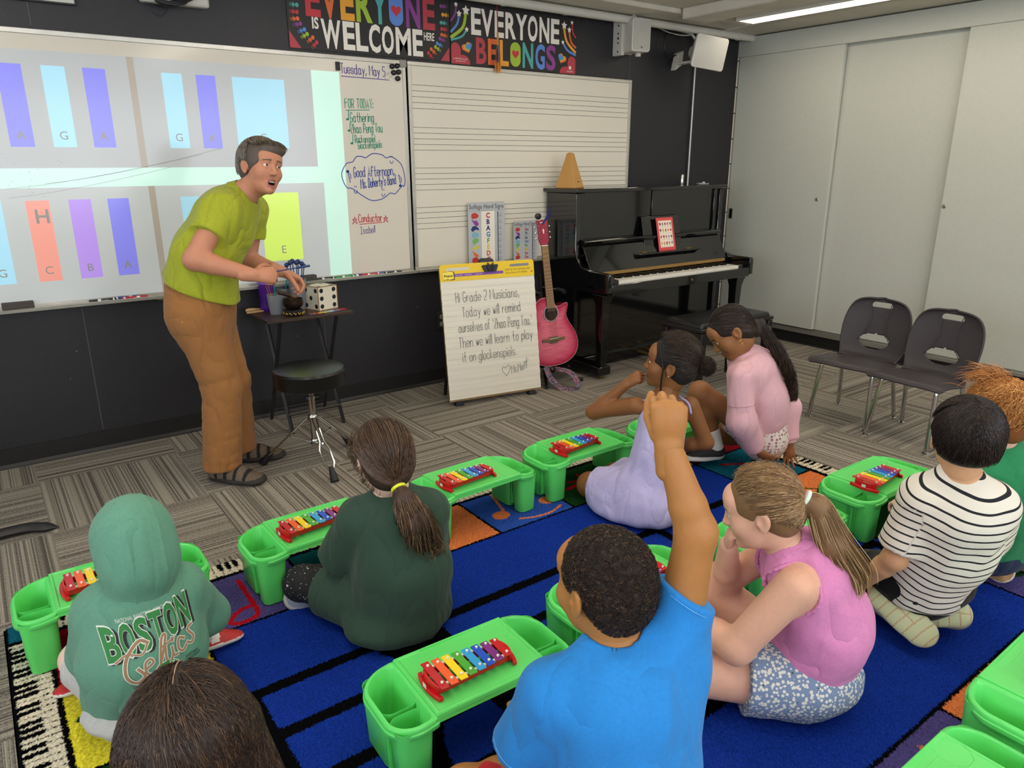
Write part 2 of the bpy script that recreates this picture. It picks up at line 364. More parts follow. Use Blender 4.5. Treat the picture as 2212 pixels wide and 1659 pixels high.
m = MB(); tray(m, X0, X1, .764); rel(wbrd, m).build('marker_tray', M_frame, wbrd, smooth=True)
m = MB().box(-3.1, -3.058, -.04, -.03, 1.945, 1.985); rel(wbrd, m).build('corner_bracket', mat('grey plastic cap', '8f8b85', .5), wbrd, bevel=.003)
# the projected slide: projector light put in as glowing coloured patches
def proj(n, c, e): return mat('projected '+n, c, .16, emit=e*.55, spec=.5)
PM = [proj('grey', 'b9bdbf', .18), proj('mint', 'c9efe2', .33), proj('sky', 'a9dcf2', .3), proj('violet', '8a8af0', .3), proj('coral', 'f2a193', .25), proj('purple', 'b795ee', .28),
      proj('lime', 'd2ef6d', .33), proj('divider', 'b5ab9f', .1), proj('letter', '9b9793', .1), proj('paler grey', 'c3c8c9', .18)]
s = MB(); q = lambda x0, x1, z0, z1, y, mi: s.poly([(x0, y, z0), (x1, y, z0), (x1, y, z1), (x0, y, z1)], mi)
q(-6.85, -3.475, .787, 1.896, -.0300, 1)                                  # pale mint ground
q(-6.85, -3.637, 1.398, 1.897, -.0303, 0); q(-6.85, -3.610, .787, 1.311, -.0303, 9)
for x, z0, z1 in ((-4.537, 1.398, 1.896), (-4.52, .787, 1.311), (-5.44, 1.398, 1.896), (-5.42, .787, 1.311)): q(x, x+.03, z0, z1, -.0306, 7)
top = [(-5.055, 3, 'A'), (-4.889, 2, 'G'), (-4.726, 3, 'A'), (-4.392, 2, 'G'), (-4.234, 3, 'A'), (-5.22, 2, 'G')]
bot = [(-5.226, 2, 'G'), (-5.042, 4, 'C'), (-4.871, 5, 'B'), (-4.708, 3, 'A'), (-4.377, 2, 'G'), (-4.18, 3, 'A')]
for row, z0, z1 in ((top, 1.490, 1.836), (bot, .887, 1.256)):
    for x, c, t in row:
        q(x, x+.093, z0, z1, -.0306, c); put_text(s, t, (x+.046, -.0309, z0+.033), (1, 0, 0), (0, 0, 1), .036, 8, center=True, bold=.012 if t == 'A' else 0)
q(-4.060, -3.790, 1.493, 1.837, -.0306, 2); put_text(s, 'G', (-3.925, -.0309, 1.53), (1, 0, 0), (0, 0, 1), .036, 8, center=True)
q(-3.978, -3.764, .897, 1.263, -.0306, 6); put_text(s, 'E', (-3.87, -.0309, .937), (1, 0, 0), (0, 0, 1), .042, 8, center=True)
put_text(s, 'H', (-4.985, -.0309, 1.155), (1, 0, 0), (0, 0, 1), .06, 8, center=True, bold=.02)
rel(wbrd, s).build('projected_slide_glow', PM, wbrd, label='pale note blocks lettered A, G, C, B, E, glowing patches for projected light')
# marker writing
INK = [mat('purple marker', '4a3a8f', .5), mat('green marker', '1f8f73', .5), mat('blue marker', '26459b', .5), mat('red marker', 'c7373f', .5), mat('grey scuff', '8b8883', .6)]
h = MB(); X, Z = (1, 0, 0), (0, 0, 1); yw = -.0304
put_hand(h, 'Tuesday, May 5', (-3.463, yw, 1.893), (1, 0, -.012), Z, .05, .0042, 0, wx=.275)
ribbon(h, [Vector((-3.463, yw, 1.876)), Vector((-3.17, yw, 1.872))], .004, Vector((0, -1, 0)), 0)
put_hand(h, 'FOR TODAY:', (-3.452, yw, 1.712), (1, 0, .03), Z, .048, .0042, 1, wx=.178, curve=False)
ribbon(h, [Vector((-3.448, yw, 1.7)), Vector((-3.305, yw, 1.706))], .004, Vector((0, -1, 0)), 1)
for z_, t, w, hh in ((1.637, 'Gathering', .15, .05), (1.578, 'Zhao Peng You', .2, .05)):
    put_hand(h, t, (-3.425, yw, z_), (1, 0, .05), Z, hh, .0042, 1, wx=w)
put_hand(h, 'Rockenspiel', (-3.405, yw, 1.528), (1, 0, .03), Z, .04, .0036, 1, wx=.13); put_hand(h, 'Glockenspiels', (-3.388, yw, 1.493), (1, 0, .06), Z, .04, .0036, 1, wx=.155)
def note(mb, x, z, hh, mi):
    ribbon(mb, [Vector((x, yw, z)), Vector((x+.004, yw, z+hh))], .0045, Vector((0, -1, 0)), mi)
    fan(mb, Vector((x-.006, yw, z+.004)), [Vector((x-.006+.009*cos(a*pi/5), yw, z+.004+.006*sin(a*pi/5))) for a in range(10)], mi)
for x, z in ((-3.437, 1.648), (-3.432, 1.588), (-3.42, 1.52)): note(h, x, z, .05, 1)
cl = spline([(-3.49, 1.31), (-3.499, 1.36), (-3.47, 1.41), (-3.44, 1.42), (-3.425, 1.425), (-3.40, 1.452), (-3.36, 1.45), (-3.345, 1.445), (-3.30, 1.468), (-3.24, 1.462), (-3.215, 1.445), (-3.18, 1.452), (-3.14, 1.43), (-3.115, 1.405), (-3.10, 1.36), (-3.095, 1.31), (-3.105, 1.28), (-3.115, 1.285), (-3.15, 1.252), (-3.17, 1.238), (-3.2, 1.243), (-3.25, 1.213), (-3.32, 1.205), (-3.38, 1.235), (-3.44, 1.275), (-3.47, 1.28)], 5, True)
ribbon(h, [Vector((x, yw, z)) for x, z in cl+cl[:1]], .005, Vector((0, -1, 0)), 2)
put_hand(h, 'Good Afternoon,', (-3.425, yw, 1.338), (1, 0, .04), Z, .055, .0044, 2, wx=.265); put_hand(h, "Ms. Doherty's Band", (-3.385, yw, 1.274), (1, 0, .1), Z, .053, .0044, 2, wx=.235)
for x, z in ((-3.45, 1.31), (-3.125, 1.285)):
    ribbon(h, [Vector((x, yw, z)), Vector((x-.012, yw, z+.065)), Vector((x+.004, yw, z+.045)), Vector((x+.006, yw, z+.02))], .0044, Vector((0, -1, 0)), 2)
    fan(h, Vector((x-.004 if x > -3.2 else x-.012, yw, z+.0 if x > -3.2 else z+.06)), [Vector(((x-.004 if x > -3.2 else x-.012)+.01*cos(a*pi/5), yw, (z if x > -3.2 else z+.06)+.008*sin(a*pi/5))) for a in range(10)], 2)
for x, z in ((-3.19, 1.415), (-3.43, 1.25), (-3.255, 1.228)): put_hand(h, '^', (x, yw, z), X, Z, .045, .004, 2)
put_hand(h, '*', (-3.452, yw, 1.083), X, Z, .032, .003, 3); put_hand(h, 'Conductor', (-3.412, yw, 1.083), (1, 0, .0), Z, .045, .0042, 3, wx=.155); put_hand(h, '*', (-3.252, yw, 1.083), X, Z, .032, .003, 3)
ribbon(h, [Vector((-3.408, yw, 1.071)), Vector((-3.262, yw, 1.076))], .004, Vector((0, -1, 0)), 3)
put_hand(h, 'Isabel!', (-3.405, yw, 1.015), (1, 0, .05), Z, .04, .003, 0, wx=.1)
for i in range(46):                                                       # old marker scuffs by the magnets and across the slide
    if i < 26: x, z, dx, dz = -3.16+random.uniform(-.05, .03), 1.885+random.uniform(-.02, .03), .02, .012
    else: x, z, dx, dz = random.uniform(-5.1, -4.85), random.uniform(1.27, 1.47), .008, -.006
    ribbon(h, [Vector((x, -.0312, z)), Vector((x+dx*random.random(), -.0312, z+dz*random.random()))], .0012, Vector((0, -1, 0)), 4)
for a, b in (((-5.1, 1.31), (-4.25, 1.46)), ((-4.95, 1.33), (-4.15, 1.49)), ((-5.1, 1.27), (-4.4, 1.4))):
    ribbon(h, [Vector((a[0]+(b[0]-a[0])*t/8, -.0312, a[1]+(b[1]-a[1])*(t/8)**1.3)) for t in range(9)], .0011, Vector((0, -1, 0)), 4)
rel(wbrd, h).build('marker_writing', INK, wbrd)
# music staff whiteboard
sb = thing('music_staff_whiteboard', 'whiteboard printed with five-line music staves, right of the date column', 'whiteboard', (-2.138, -.015, .76))
m = MB().box(-3.05, -1.225, -.029, -.001, .775, 1.97); rel(sb, m).build('board_panel', M_staffb, sb)
m = MB(); frame(m, -3.05, -1.222, .765, 1.982, .022, -.036, -.001); rel(sb, m).build('board_frame', M_frame, sb, bevel=.002)
m = MB(); tray(m, -3.05, -1.222, .764); rel(sb, m).build('marker_tray', M_frame, sb, smooth=True)
m = MB()
for z0 in (1.856, 1.62, 1.386, 1.152):
    for k in range(5): m.box(-3.028, -1.244, -.0296, -.0288, z0-k*.0325-.0011, z0-k*.0325+.0011)
rel(sb, m).build('stave_lines', M_ink, sb)
# magnets, erasers, markers
M_blk = mat('black plastic', '17171a', .4)
t = tag(MB().box(-.012, .012, -.012, 0, -.022, .022).build('magnet', M_blk, bevel=.002), 'small black bar magnet beside the written date', 'magnet'); t.location = (-3.482, -.029, 1.925)
MG = ['left of the top pair', 'right of the top pair', 'left of the middle pair', 'right of the middle pair', 'alone at the bottom']
m0 = None
for k, (x, z) in enumerate(((-3.15, 1.945), (-3.118, 1.95), (-3.142, 1.913), (-3.110, 1.918), (-3.117, 1.883))):
    lb = 'round black board magnet after the written date, '+MG[k]
    if m0 is None:
        m0 = MB().loft([[(r*cos(2*pi*i/16), y, r*sin(2*pi*i/16)) for i in range(16)] for y, r in ((0, .014), (-.005, .0145), (-.006, .009), (-.012, .009), (-.014, .0125), (-.018, .0125), (-.02, .010))], True).build('round_magnet', mat('glossy black plastic', '101013', .2), smooth=True); o = m0
    else: o = m0.copy(); COL.objects.link(o)
    tag(o, lb, 'magnet', 'round black magnets'); o.location = (x, -.029, z)
M_felt = mat('grey felt eraser', '4a4541', .95, bump=(300, .6, .002), var=.1)
for i, (x, w, lb) in enumerate(((-5.147, .125, 'grey felt eraser on the marker tray at the left edge of the photo'), (-3.755, .085, 'grey felt eraser on the marker tray behind the big dice'))):
    o = tag(MB().box(-w/2, w/2, -.02, .02, 0, .03).build('board_eraser', M_felt, bevel=.003), lb, 'eraser', 'felt erasers'); o.location = (x, -.058, .777)
def marker(x, col, lb, z=.777, y=-.06, rz=0, cap_left=True):
    t = thing('marker_pen', lb, 'marker', (x, y, z), rz, 'whiteboard markers'); c = mat('marker '+col, col, .4); s_ = 1 if cap_left else -1
    def cy(prof): return MB().loft([[(s_*a, r*cos(2*pi*i/12), r*sin(2*pi*i/12)) for i in range(12)] for a, r in prof], True)
    b = cy([(-.03, .0078), (.05, .0078)]); b.build('barrel', mat('white plastic', 'e8e6e2', .4), t, smooth=True)
    cy([(-.06, .006), (-.058, .0072), (-.024, .0086), (-.023, .008)]).build('cap', c, t, smooth=True)
    b = cy([(-.008, .0081), (.043, .0081)]); b.build('label_band', c, t, smooth=True)
    w = MB(); put_text(w, 'EXPO', (-.004, -.0083, -.003), (1, 0, 0), (0, 0, 1), .006, wx=.03); w.build('lettering', M_white, t)
    cy([(.049, .007), (.058, .0066), (.06, .005)]).build('end_plug', c, t, smooth=True)
marker(-4.80, '1d1d22', 'black whiteboard marker lying alone on the tray left of the teacher')
marker(-4.66, 'b4202e', 'red whiteboard marker in front on the tray left of the teacher', y=-.068, cap_left=False)
marker(-4.69, '23408c', 'blue whiteboard marker behind the red one on the tray', y=-.048, cap_left=False)
marker(-3.655, '1d1d22', 'black whiteboard marker on the tray just right of the grey eraser behind the dice')
marker(-3.53, '2c8a3c', 'green whiteboard marker on the tray right of the black one', cap_left=True)
marker(-3.47, '3b3a7d', 'navy whiteboard marker touching the end of the green one', y=-.05, cap_left=False)
marker(-3.37, 'b4202e', 'red whiteboard marker on the tray right of the navy one', y=-.062)
marker(-3.30, '2b4fa0', 'blue whiteboard marker on the tray nearest the staff board', y=-.05)
marker(-3.225, '17171a', 'black whiteboard marker at the right end of the tray', y=-.066, cap_left=False)
# posters
PC = {k: flat('poster '+k, v) for k, v in dict(black='221f20', red='c0343f', orange='dd6a32', amber='e6a033', lime='9db935', teal='4fa3a0', blue='5b86cf', purple='8a3f8c', crimson='b23a46', white='e9e2d8').items()}
PL = list(PC); PI = {k: i for i, k in enumerate(PL)}; PMs = [PC[k] for k in PL]
def heart(mb, c, r, mi, y, tilt=0):
    pts = []
    for k in range(28):
        a = 2*pi*k/28; x = 16*sin(a)**3/17; z = (13*cos(a)-5*cos(2*a)-2*cos(3*a)-cos(4*a))/17
        pts.append(Vector((c[0]+r*(x*cos(tilt)-z*sin(tilt)), y, c[1]+r*(x*sin(tilt)+z*cos(tilt)))))
    fan(mb, Vector((c[0], y, c[1])), pts, mi)
def capsule2(mb, a, b, w, mi, y, n=6):
    a, b = Vector((a[0], 0, a[1])), Vector((b[0], 0, b[1])); t = (b-a).normalized() if (b-a).length > 1e-6 else Vector((0, 0, 1)); s_ = Vector((t.z, 0, -t.x))
    pts = [b+w*(s_*cos(pi*i/n)+t*sin(pi*i/n)) for i in range(n+1)]+[a+w*(-s_*cos(pi*i/n)-t*sin(pi*i/n)) for i in range(n+1)]
    mb.poly([(p.x, y, p.z) for p in pts], mi)
def kidfig(mb, x, z, k, mi, rot, y):
    """small paper-doll figure holding hands"""
    R = lambda a, b: (x+k*(a*cos(rot)-b*sin(rot)), z+k*(a*sin(rot)+b*cos(rot)))
    c = R(0, .75); mb.poly([(c[0]+.27*k*cos(a*pi/7), y, c[1]+.3*k*sin(a*pi/7)) for a in range(14)], mi)
    a, b, c, d = R(-.1, .5), R(.1, .5), R(.24, 0), R(-.24, 0); mb.poly([(p[0], y, p[1]) for p in (d, c, b, a)], mi)
    for sx in (-1, 1):
        capsule2(mb, R(.08*sx, .42), R(.36*sx, .12), .035*k, mi, y); capsule2(mb, R(.1*sx, .05), R(.13*sx, -.38), .045*k, mi, y)
po = thing('welcome_poster', 'black poster with rainbow letters reading everyone is welcome here', 'poster', (-3.24, -.004, 2.17))
m = MB().box(-3.733, -2.742, -.006, 0, 2.0, 2.345); rel(po, m).build('paper', PC['black'], po)
m = MB(); y1, y2 = -.0066, -.0072
EX = [-3.63, -3.546, -3.526, -3.462, -3.432, -3.35, -3.34, -3.242, -3.23, -3.161, -3.138, -3.049, -3.031, -2.938, -2.919, -2.839]
for k, (ch, c) in enumerate(zip('EVERYONE', ('red', 'orange', 'amber', 'lime', 'teal', 'blue', 'purple', 'crimson'))):
    x0, w = EX[2*k], EX[2*k+1]-EX[2*k]
    if k in (1, 4): x0 -= .014; w += .028
    if ch == 'O': m.poly([(a, y1, b) for a, b in rrect(x0, x0+w, 2.165, 2.335, .043)], PI[c]); heart(m, (x0+w/2, 2.245), .034, PI['red'], y2)
    else: put_text(m, ch, (x0, y1, 2.172), X, Z, .16, PI[c], wx=w, bold=.035)
put_text(m, 'IS', (-3.6, y1, 2.108), X, Z, .053, PI['white'], wx=.037, bold=.03)
for ch, x0, x1 in zip('WELCOME', (-3.551, -3.426, -3.35, -3.271, -3.191, -3.103, -2.993), (-3.438, -3.357, -3.278, -3.201, -3.116, -3.005, -2.926)): put_text(m, ch, (x0, y1, 2.021), X, Z, .134, PI['white'], wx=x1-x0, bold=.03)
put_text(m, 'HERE', (-2.917, y1, 2.107), X, Z, .041, PI['white'], wx=.07, bold=.02)
m.poly([(-3.73, y1, 2.003), (-3.668, y1, 2.003), (-3.73, y1, 2.086)], PI['crimson']); m.poly([(-2.745, y1, 2.003), (-2.745, y1, 2.08), (-2.806, y1, 2.003)], PI['crimson'])
for k, (x, z, c) in enumerate(((-3.679, 2.30, 'purple'), (-3.69, 2.255, 'amber'), (-3.677, 2.211, 'teal'), (-3.68, 2.177, 'red'), (-3.679, 2.145, 'orange'), (-3.666, 2.121, 'purple'), (-3.646, 2.094, 'blue'), (-3.633, 2.072, 'lime'), (-3.603, 2.057, 'orange'), (-3.583, 2.034, 'red'))):
    a = max(-1.57, -1.57+.13*max(0, k-3)); dx, dz = .026*sin(a), -.026*cos(a)
    kidfig(m, x+dx, z+dz*.8, .036, PI[c], a, y1-.0002*k); kidfig(m, -6.473-x-dx, z+dz*.8, .036, PI[c], -a, y1-.0002*k)
rel(po, m).build('print', PMs, po)
po = thing('belongs_poster', 'black poster with stars, hearts and letters reading everyone belongs', 'poster', (-2.23, -.004, 2.17))
m = MB().box(-2.733, -1.738, -.006, 0, 1.99, 2.336); rel(po, m).build('paper', PC['black'], po)
m = MB()
for ch, x0, x1 in zip('EVERYONE', (-2.584, -2.51, -2.409, -2.327, -2.246, -2.149, -2.054, -1.958), (-2.512, -2.421, -2.339, -2.244, -2.154, -2.07, -1.972, -1.886)): put_text(m, ch, (x0, y1, 2.172), X, Z, .14, PI['white'], wx=x1-x0, bold=.03)
for ch, c, x0, x1 in zip('BELONGS', ('crimson', 'orange', 'amber', 'lime', 'teal', 'blue', 'purple'), (-2.551, -2.461, -2.372, -2.289, -2.191, -2.087, -1.997), (-2.473, -2.387, -2.301, -2.207, -2.104, -2.007, -1.914)):
    if ch == 'O': m.poly([(a, y1, b) for a, b in rrect(x0, x1, 2.006, 2.15, .04)], PI[c]); heart(m, ((x0+x1)/2, 2.081), .03, PI['red'], y2)
    else: put_text(m, ch, (x0, y1, 2.01), X, Z, .14, PI[c], wx=x1-x0, bold=.03)
def star(mb, x, z, r, y): fan(mb, Vector((x, y, z)), [Vector((x+(r if k % 2 == 0 else r*.5)*sin(k*pi/5), y, z+(r if k % 2 == 0 else r*.5)*cos(k*pi/5))) for k in range(10)], PI['white'])
def tail(pts, w, c): ribbon(m, [Vector((a, y1, b)) for a, b in spline(pts, 6)], w, Vector((0, -1, 0)), PI[c])
tail([(-2.69, 2.306), (-2.7, 2.265), (-2.727, 2.23)], .011, 'purple'); tail([(-2.671, 2.262), (-2.685, 2.215), (-2.728, 2.17)], .013, 'blue'); tail([(-2.622, 2.28), (-2.645, 2.2), (-2.727, 2.14)], .019, 'lime'); tail([(-2.619, 2.186), (-2.655, 2.148), (-2.727, 2.125)], .012, 'teal')
tail([(-1.846, 2.27), (-1.82, 2.19), (-1.745, 2.13)], .017, 'amber'); tail([(-1.8, 2.25), (-1.782, 2.19), (-1.743, 2.16)], .013, 'orange'); tail([(-1.776, 2.3), (-1.768, 2.25), (-1.744, 2.222)], .011, 'red'); tail([(-1.853, 2.178), (-1.81, 2.135), (-1.744, 2.113)], .014, 'blue')
for x, z, r in ((-2.691, 2.321, .015), (-2.67, 2.273, .02), (-2.621, 2.295, .029), (-2.617, 2.191, .016), (-1.845, 2.286, .026), (-1.8, 2.263, .02), (-1.778, 2.309, .014), (-1.855, 2.183, .015)): star(m, x, z, r, y2)
for x, z, sg in ((-2.612, 2.09, 1), (-1.864, 2.082, -1)):
    for k, c in enumerate(('orange', 'amber', 'teal', 'blue')): heart(m, (x+sg*.007*k-sg*.008, z+.003*k), .036-.005*k, PI[c], y1-.0003*k, sg*.45)
m.poly([(a, y1, b) for a, b in [(-2.731, 1.994), (-2.731, 2.09), (-2.722, 2.106), (-2.705, 2.113), (-2.688, 2.11), (-2.671, 2.095), (-2.663, 2.075), (-2.664, 2.046), (-2.64, 2.047), (-2.615, 2.038), (-2.6, 2.02), (-2.594, 1.994)]], PI['crimson'])
m.poly([(a, y1, b) for a, b in [(-1.879, 1.992), (-1.875, 2.012), (-1.862, 2.027), (-1.846, 2.033), (-1.825, 2.037), (-1.81, 2.034), (-1.811, 2.06), (-1.805, 2.082), (-1.795, 2.096), (-1.778, 2.102), (-1.76, 2.098), (-1.741, 2.085), (-1.741, 1.992)]], PI['crimson'])
put_text(m, 'you BRIGHTEN every life', (-2.718, y2, 2.02), X, Z, .008, PI['white'], wx=.1); put_text(m, 'sproutbrite.com', (-2.7, y2, 2.008), X, Z, .007, PI['white'], wx=.07); put_text(m, 'sproutbrite', (-1.815, y2, 2.003), X, Z, .01, PI['white'], wx=.055)
m.poly([(-1.788+.011*cos(a*pi/6), y2, 2.03+.012*sin(a*pi/6)) for a in range(12)], PI['white'])
rel(po, m).build('print', PMs, po)
# graduation tassel hanging in front of that poster
ts = thing('tassel', 'red and gold graduation tassel hanging in front of the belongs poster', 'tassel', (-2.417, -.05, 2.2))
m = MB().tube([(0, .045, .22), (0, .01, .2), (0, 0, .05), (0, 0, -.06)], .0035, 6); m.build('cord', mat('red cord', '8e1f2c', .8), ts, smooth=True)
m = MB().tube([(0, 0, -.01), (0, 0, -.075)], .006, 8).ball((0, 0, -.08), .008, 8); m.build('gold_wrap', mat('gold thread', 'c08a35', .6), ts, smooth=True)
m = MB()
for k in range(60):
    a = random.uniform(0, 6.28); r = random.uniform(.002, .014); L_ = random.uniform(.13, .17); c = 0 if random.random() < .6 else random.choice((1, 2))
    m.tube([(.3*r*cos(a), .3*r*sin(a), -.08), (r*.9*cos(a), r*.9*sin(a), -.12), (1.2*r*cos(a), 1.2*r*sin(a), -.08-L_*.75)], .0012, 4, mi=c); m.tube([(1.2*r*cos(a), 1.2*r*sin(a), -.08-L_*.7), (1.6*r*cos(a), 1.6*r*sin(a), -.08-L_)], .0012, 4, mi=3)
m.build('fringe', [mat('red fringe', '8a1c2e', .8), mat('grey fringe', '7d8b88', .8), mat('dark red fringe', '641321', .8), mat('orange fringe', 'dc8b2a', .8)], ts)
# raceway, pipe, conduit, cables
o = MB().box(-3.9, -1.305, -.045, 0, 2.35, 2.384).build('cable_raceway', mat('beige raceway', 'b9b4a4', .5), bevel=.004); tag(o, 'beige metal cable raceway along the top of the black wall', 'raceway')
M_pipe = mat('painted pipe', 'c9c5ba', .4, var=.03)
pp = thing('ceiling_pipe', 'thick white painted pipe running under the ceiling along the black wall', 'pipe', (-1.5, -.12, 2.352))
MB().tube([(-5.4, 0, 0), (1.68, 0, 0)], .026, 16).build('pipe_run', M_pipe, pp, smooth=True)
MB().tube([(1.675, 0, 0), (1.684, 0, 0)], .0245, 16).build('pipe_end', M_darkgap, pp)
for x in (-.92, .18, 1.32):
    m = MB().tube([(x-.012, 0, 0), (x+.012, 0, 0)], .030, 16).box(x-.012, x+.012, -.006, .006, .02, .035); m.build('pipe_strap', M_pipe, pp, smooth=True)
cdt = thing('conduit', 'thin metal conduit running along the ceiling and down the black wall', 'conduit', (-.535, -.02, 1.7))
MB().tube([(-1.7, -.052, .648), (-.3, -.05, .648), (-.12, -.04, .64), (-.03, -.02, .60), (0, 0, .52)], .0105, 10).build('bend', M_pipe, cdt, smooth=True)
MB().tube([(0, 0, .52), (0, 0, -.75)], .009, 10).build('down_pipe', mat('galvanised conduit', '9fa2a0', .35, .7), cdt, smooth=True)
MB().tube([(0, 0, .50), (0, 0, .535)], .0145, 12).build('coupling', M_pipe, cdt, smooth=True)
for x in (-1.35, -.75): MB().box(x-.02, x+.02, -.065, -.035, .635, .665).build('clip', M_pipe, cdt, bevel=.003)
o = MB().tube(spline([(-1.30, -.03, 2.36), (-1.24, -.03, 2.372), (-1.15, -.03, 2.37), (-1.0, -.04, 2.35), (-.86, -.04, 2.325), (-.74, -.05, 2.318), (-.66, -.06, 2.325)], 5), .004, 6).build('speaker_wire', M_pipe, smooth=True); tag(o, 'thin white speaker wire sagging below the ceiling pipe', 'wire')
# box speaker
M_spk = mat('white speaker plastic', 'c4c1b8', .5); M_grl = mat('speaker grille', 'b4b1a8', .7, bump=(900, .8, .001))
sp = thing('wall_speaker', 'white box loudspeaker bracketed high on the black wall', 'speaker', (-1.28, -.02, 2.25))
m = MB().prism(rrect(-.075, .075, -.105, .105, .02), -.19, -.06, ax=1); o = m.build('cabinet', M_spk, sp, bevel=.006); o.rotation_euler = (0, 0, rad(-12))
m = MB().prism(rrect(-.064, .064, -.093, .093, .015), -.194, -.189, ax=1)
m.loft([[(r*cos(2*pi*i/24), y, -.025+r*sin(2*pi*i/24)) for i in range(24)] for y, r in ((-.194, .052), (-.1965, .05), (-.1955, .03), (-.197, .01))], True).loft([[(r*cos(2*pi*i/20), y, .06+r*sin(2*pi*i/20)) for i in range(20)] for y, r in ((-.194, .02), (-.196, .018), (-.195, .008))], True)
o = m.build('grille', M_grl, sp, smooth=True); o.rotation_euler = (0, 0, rad(-12))
o = MB().ball((.0, -.197, -.078), (.007, .003, .007), 10).build('badge', mat('grey badge', '6f6f72', .4), sp, smooth=True); o.rotation_euler = (0, 0, rad(-12))
m = MB().box(-.115, -.085, -.07, .018, -.12, .1).box(-.085, .06, -.0, .018, -.1, .09)
m.build('bracket', M_spk, sp, bevel=.003)
m = MB()
for z in (.07, .02, -.01, -.04, -.095): m.tube([(-.1165, -.035, z), (-.1145, -.035, z)], .006 if z != -.01 else .008, 10)
m.build('bracket_holes', M_darkgap, sp)
for z in (-.115, .108): MB().lathe([(.018, z-.012), (.02, z-.006), (.02, z+.006), (.018, z+.012)], 12, c=(.0, -.12, 0)).build('pivot_knob', M_spk, sp, smooth=True)
# horn loudspeaker
hn = thing('horn_speaker', 'beige rectangular horn loudspeaker by the closet corner of the ceiling', 'speaker', (-.72, -.02, 2.16))
A = Matrix.Translation((-.005, -.23, .02)) @ Matrix.Rotation(rad(-15), 4, 'Z') @ Matrix.Rotation(rad(8), 4, 'X') @ Matrix.Rotation(rad(6), 4, 'Y')
def hr(a, b, y, r): return [(x, y, z) for x, z in rrect(-a, a, -b, b, r, 5)]
m = MB(); m.M = A
m.loft([hr(.135, .105, -.09, .02), hr(.14, .11, -.085, .022), hr(.137, .107, -.07, .022), hr(.10, .08, .0, .03), hr(.05, .045, .07, .03), hr(.045, .04, .12, .03)], True)
m.build('horn_body', M_spk, hn, smooth=True)
m = MB(); m.M = A
m.loft([hr(.130, .10, -.0905, .018), hr(.112, .086, -.05, .02), hr(.07, .05, .0, .03), hr(.04, .035, .02, .03)], False); m.loft([hr(.135, .105, -.09, .02), hr(.130, .10, -.0915, .018)], False)
o = m.build('horn_mouth', mat('white horn inside', 'cdc9c2', .4), hn, smooth=True)
m = MB(); m.M = A
m.loft([[(r*cos(2*pi*i/20), y, r*sin(2*pi*i/20)) for i in range(20)] for y, r in ((.02, .05), (-.03, .045), (-.06, .035), (-.066, .031), (-.066, .02), (-.06, .018))], True)
m.loft([[(r*cos(2*pi*i/12), y, r*sin(2*pi*i/12)) for i in range(12)] for y, r in ((-.06, .012), (-.069, .011))], True, mi=1)
m.build('reentrant_cone', [mat('white horn inside', '', 0), mat('dull steel', '8b8b88', .4, .5)], hn, smooth=True)
m = MB().prism([(-.10, -.09), (-.07, .03), (-.02, .05), (-.03, -.05)], -.06, -.01, ax=1).box(-.09, -.03, -.2, -.01, -.05, -.035); m.build('mount_bracket', M_spk, hn, bevel=.003)
m = MB().tube(spline([(-.05, -.03, .03), (-.14, -.03, .0), (-.2, -.03, .06), (-.19, -.03, .14), (-.12, -.04, .15), (-.06, -.08, .1), (-.03, -.1, .04)], 6), .005, 6); m.build('cable_loop', M_blk, hn, smooth=True)
# things cut by the top edge of the photo
o = thing('framed_notice', 'white notice in a dark frame cut off by the top left corner of the photo', 'notice', (-4.95, -.012, 2.2))
MB().box(-.55, .245, -.008, .01, -.106, .25).build('frame', mat('dark frame', '343336', .5), o, bevel=.003)
m = MB().box(-.54, .237, -.0085, -.004, -.098, .24); m.build('paper', mat('notice paper', 'c9c6bd', .6), o)
m = MB(); put_text(m, 'notice', (.10, -.0092, -.086), X, Z, .012, 0, wx=.03); m.build('print', mat('faint print', '6b6966', .6), o)
pj = thing('projector_mount', 'white projector arm base with looped black cables cut off by the top edge', 'projector mount', (-4.3, -.012, 2.2))
MB().box(-.145, .165, -.05, .008, -.062, .3).build('wall_plate', M_spk, pj, bevel=.012)
MB().box(-.06, .02, -.6, -.05, .1, .18).build('arm', M_spk, pj, bevel=.008)
M_cab = mat('black cable', '18181a', .5)
for k in range(7):
    z = -.05-.006*(k % 4); w = .05+.012*k
    MB().tube(spline([(-.1+.004*k, -.07, .12), (-.11+.005*k, -.07, .0), (-.08, -.07-.003*k, z), (-.02+.008*k, -.07-.003*k, z-.005), (.03+.006*k, -.07, -.01), (.01, -.07, .12)], 6), .004, 6).build('cable', M_cab, pj, smooth=True)
MB().tube(spline([(0, -.07, -.05), (.06, -.065, -.045), (.13, -.06, .0), (.2, -.055, .06)], 6), .005, 6).build('cable', M_cab, pj, smooth=True)
MB().tube(spline([(-.1, -.02, -.06), (-.095, -.02, -.1), (-.06, -.02, -.115), (-.03, -.02, -.09), (-.025, -.02, -.06)], 6), .0012, 5).build('wire', M_cab, pj, smooth=True)
# power outlet
ol = thing('power_outlet', 'black double power outlet low on the black wall, half hidden by the easel', 'outlet', (-2.855, -.002, .423))
MB().prism(rrect(-.037, .037, -.058, .058, .006), -.008, 0, ax=1).build('cover_plate', mat('outlet black', '2b2a2c', .35), ol, bevel=.002)
for z in (-.024, .024):
    m = MB().prism(rrect(-.018, .018, z-.015, z+.015, .013), -.0105, -.007, ax=1); m.build('socket', mat('outlet grey', '8f8b86', .4), ol)
    m = MB().box(-.008, -.005, -.011, -.01, z-.003, z+.008).box(.005, .008, -.011, -.01, z-.003, z+.008).box(-.003, .003, -.011, -.01, z-.011, z-.006); m.build('slots', M_darkgap, ol)
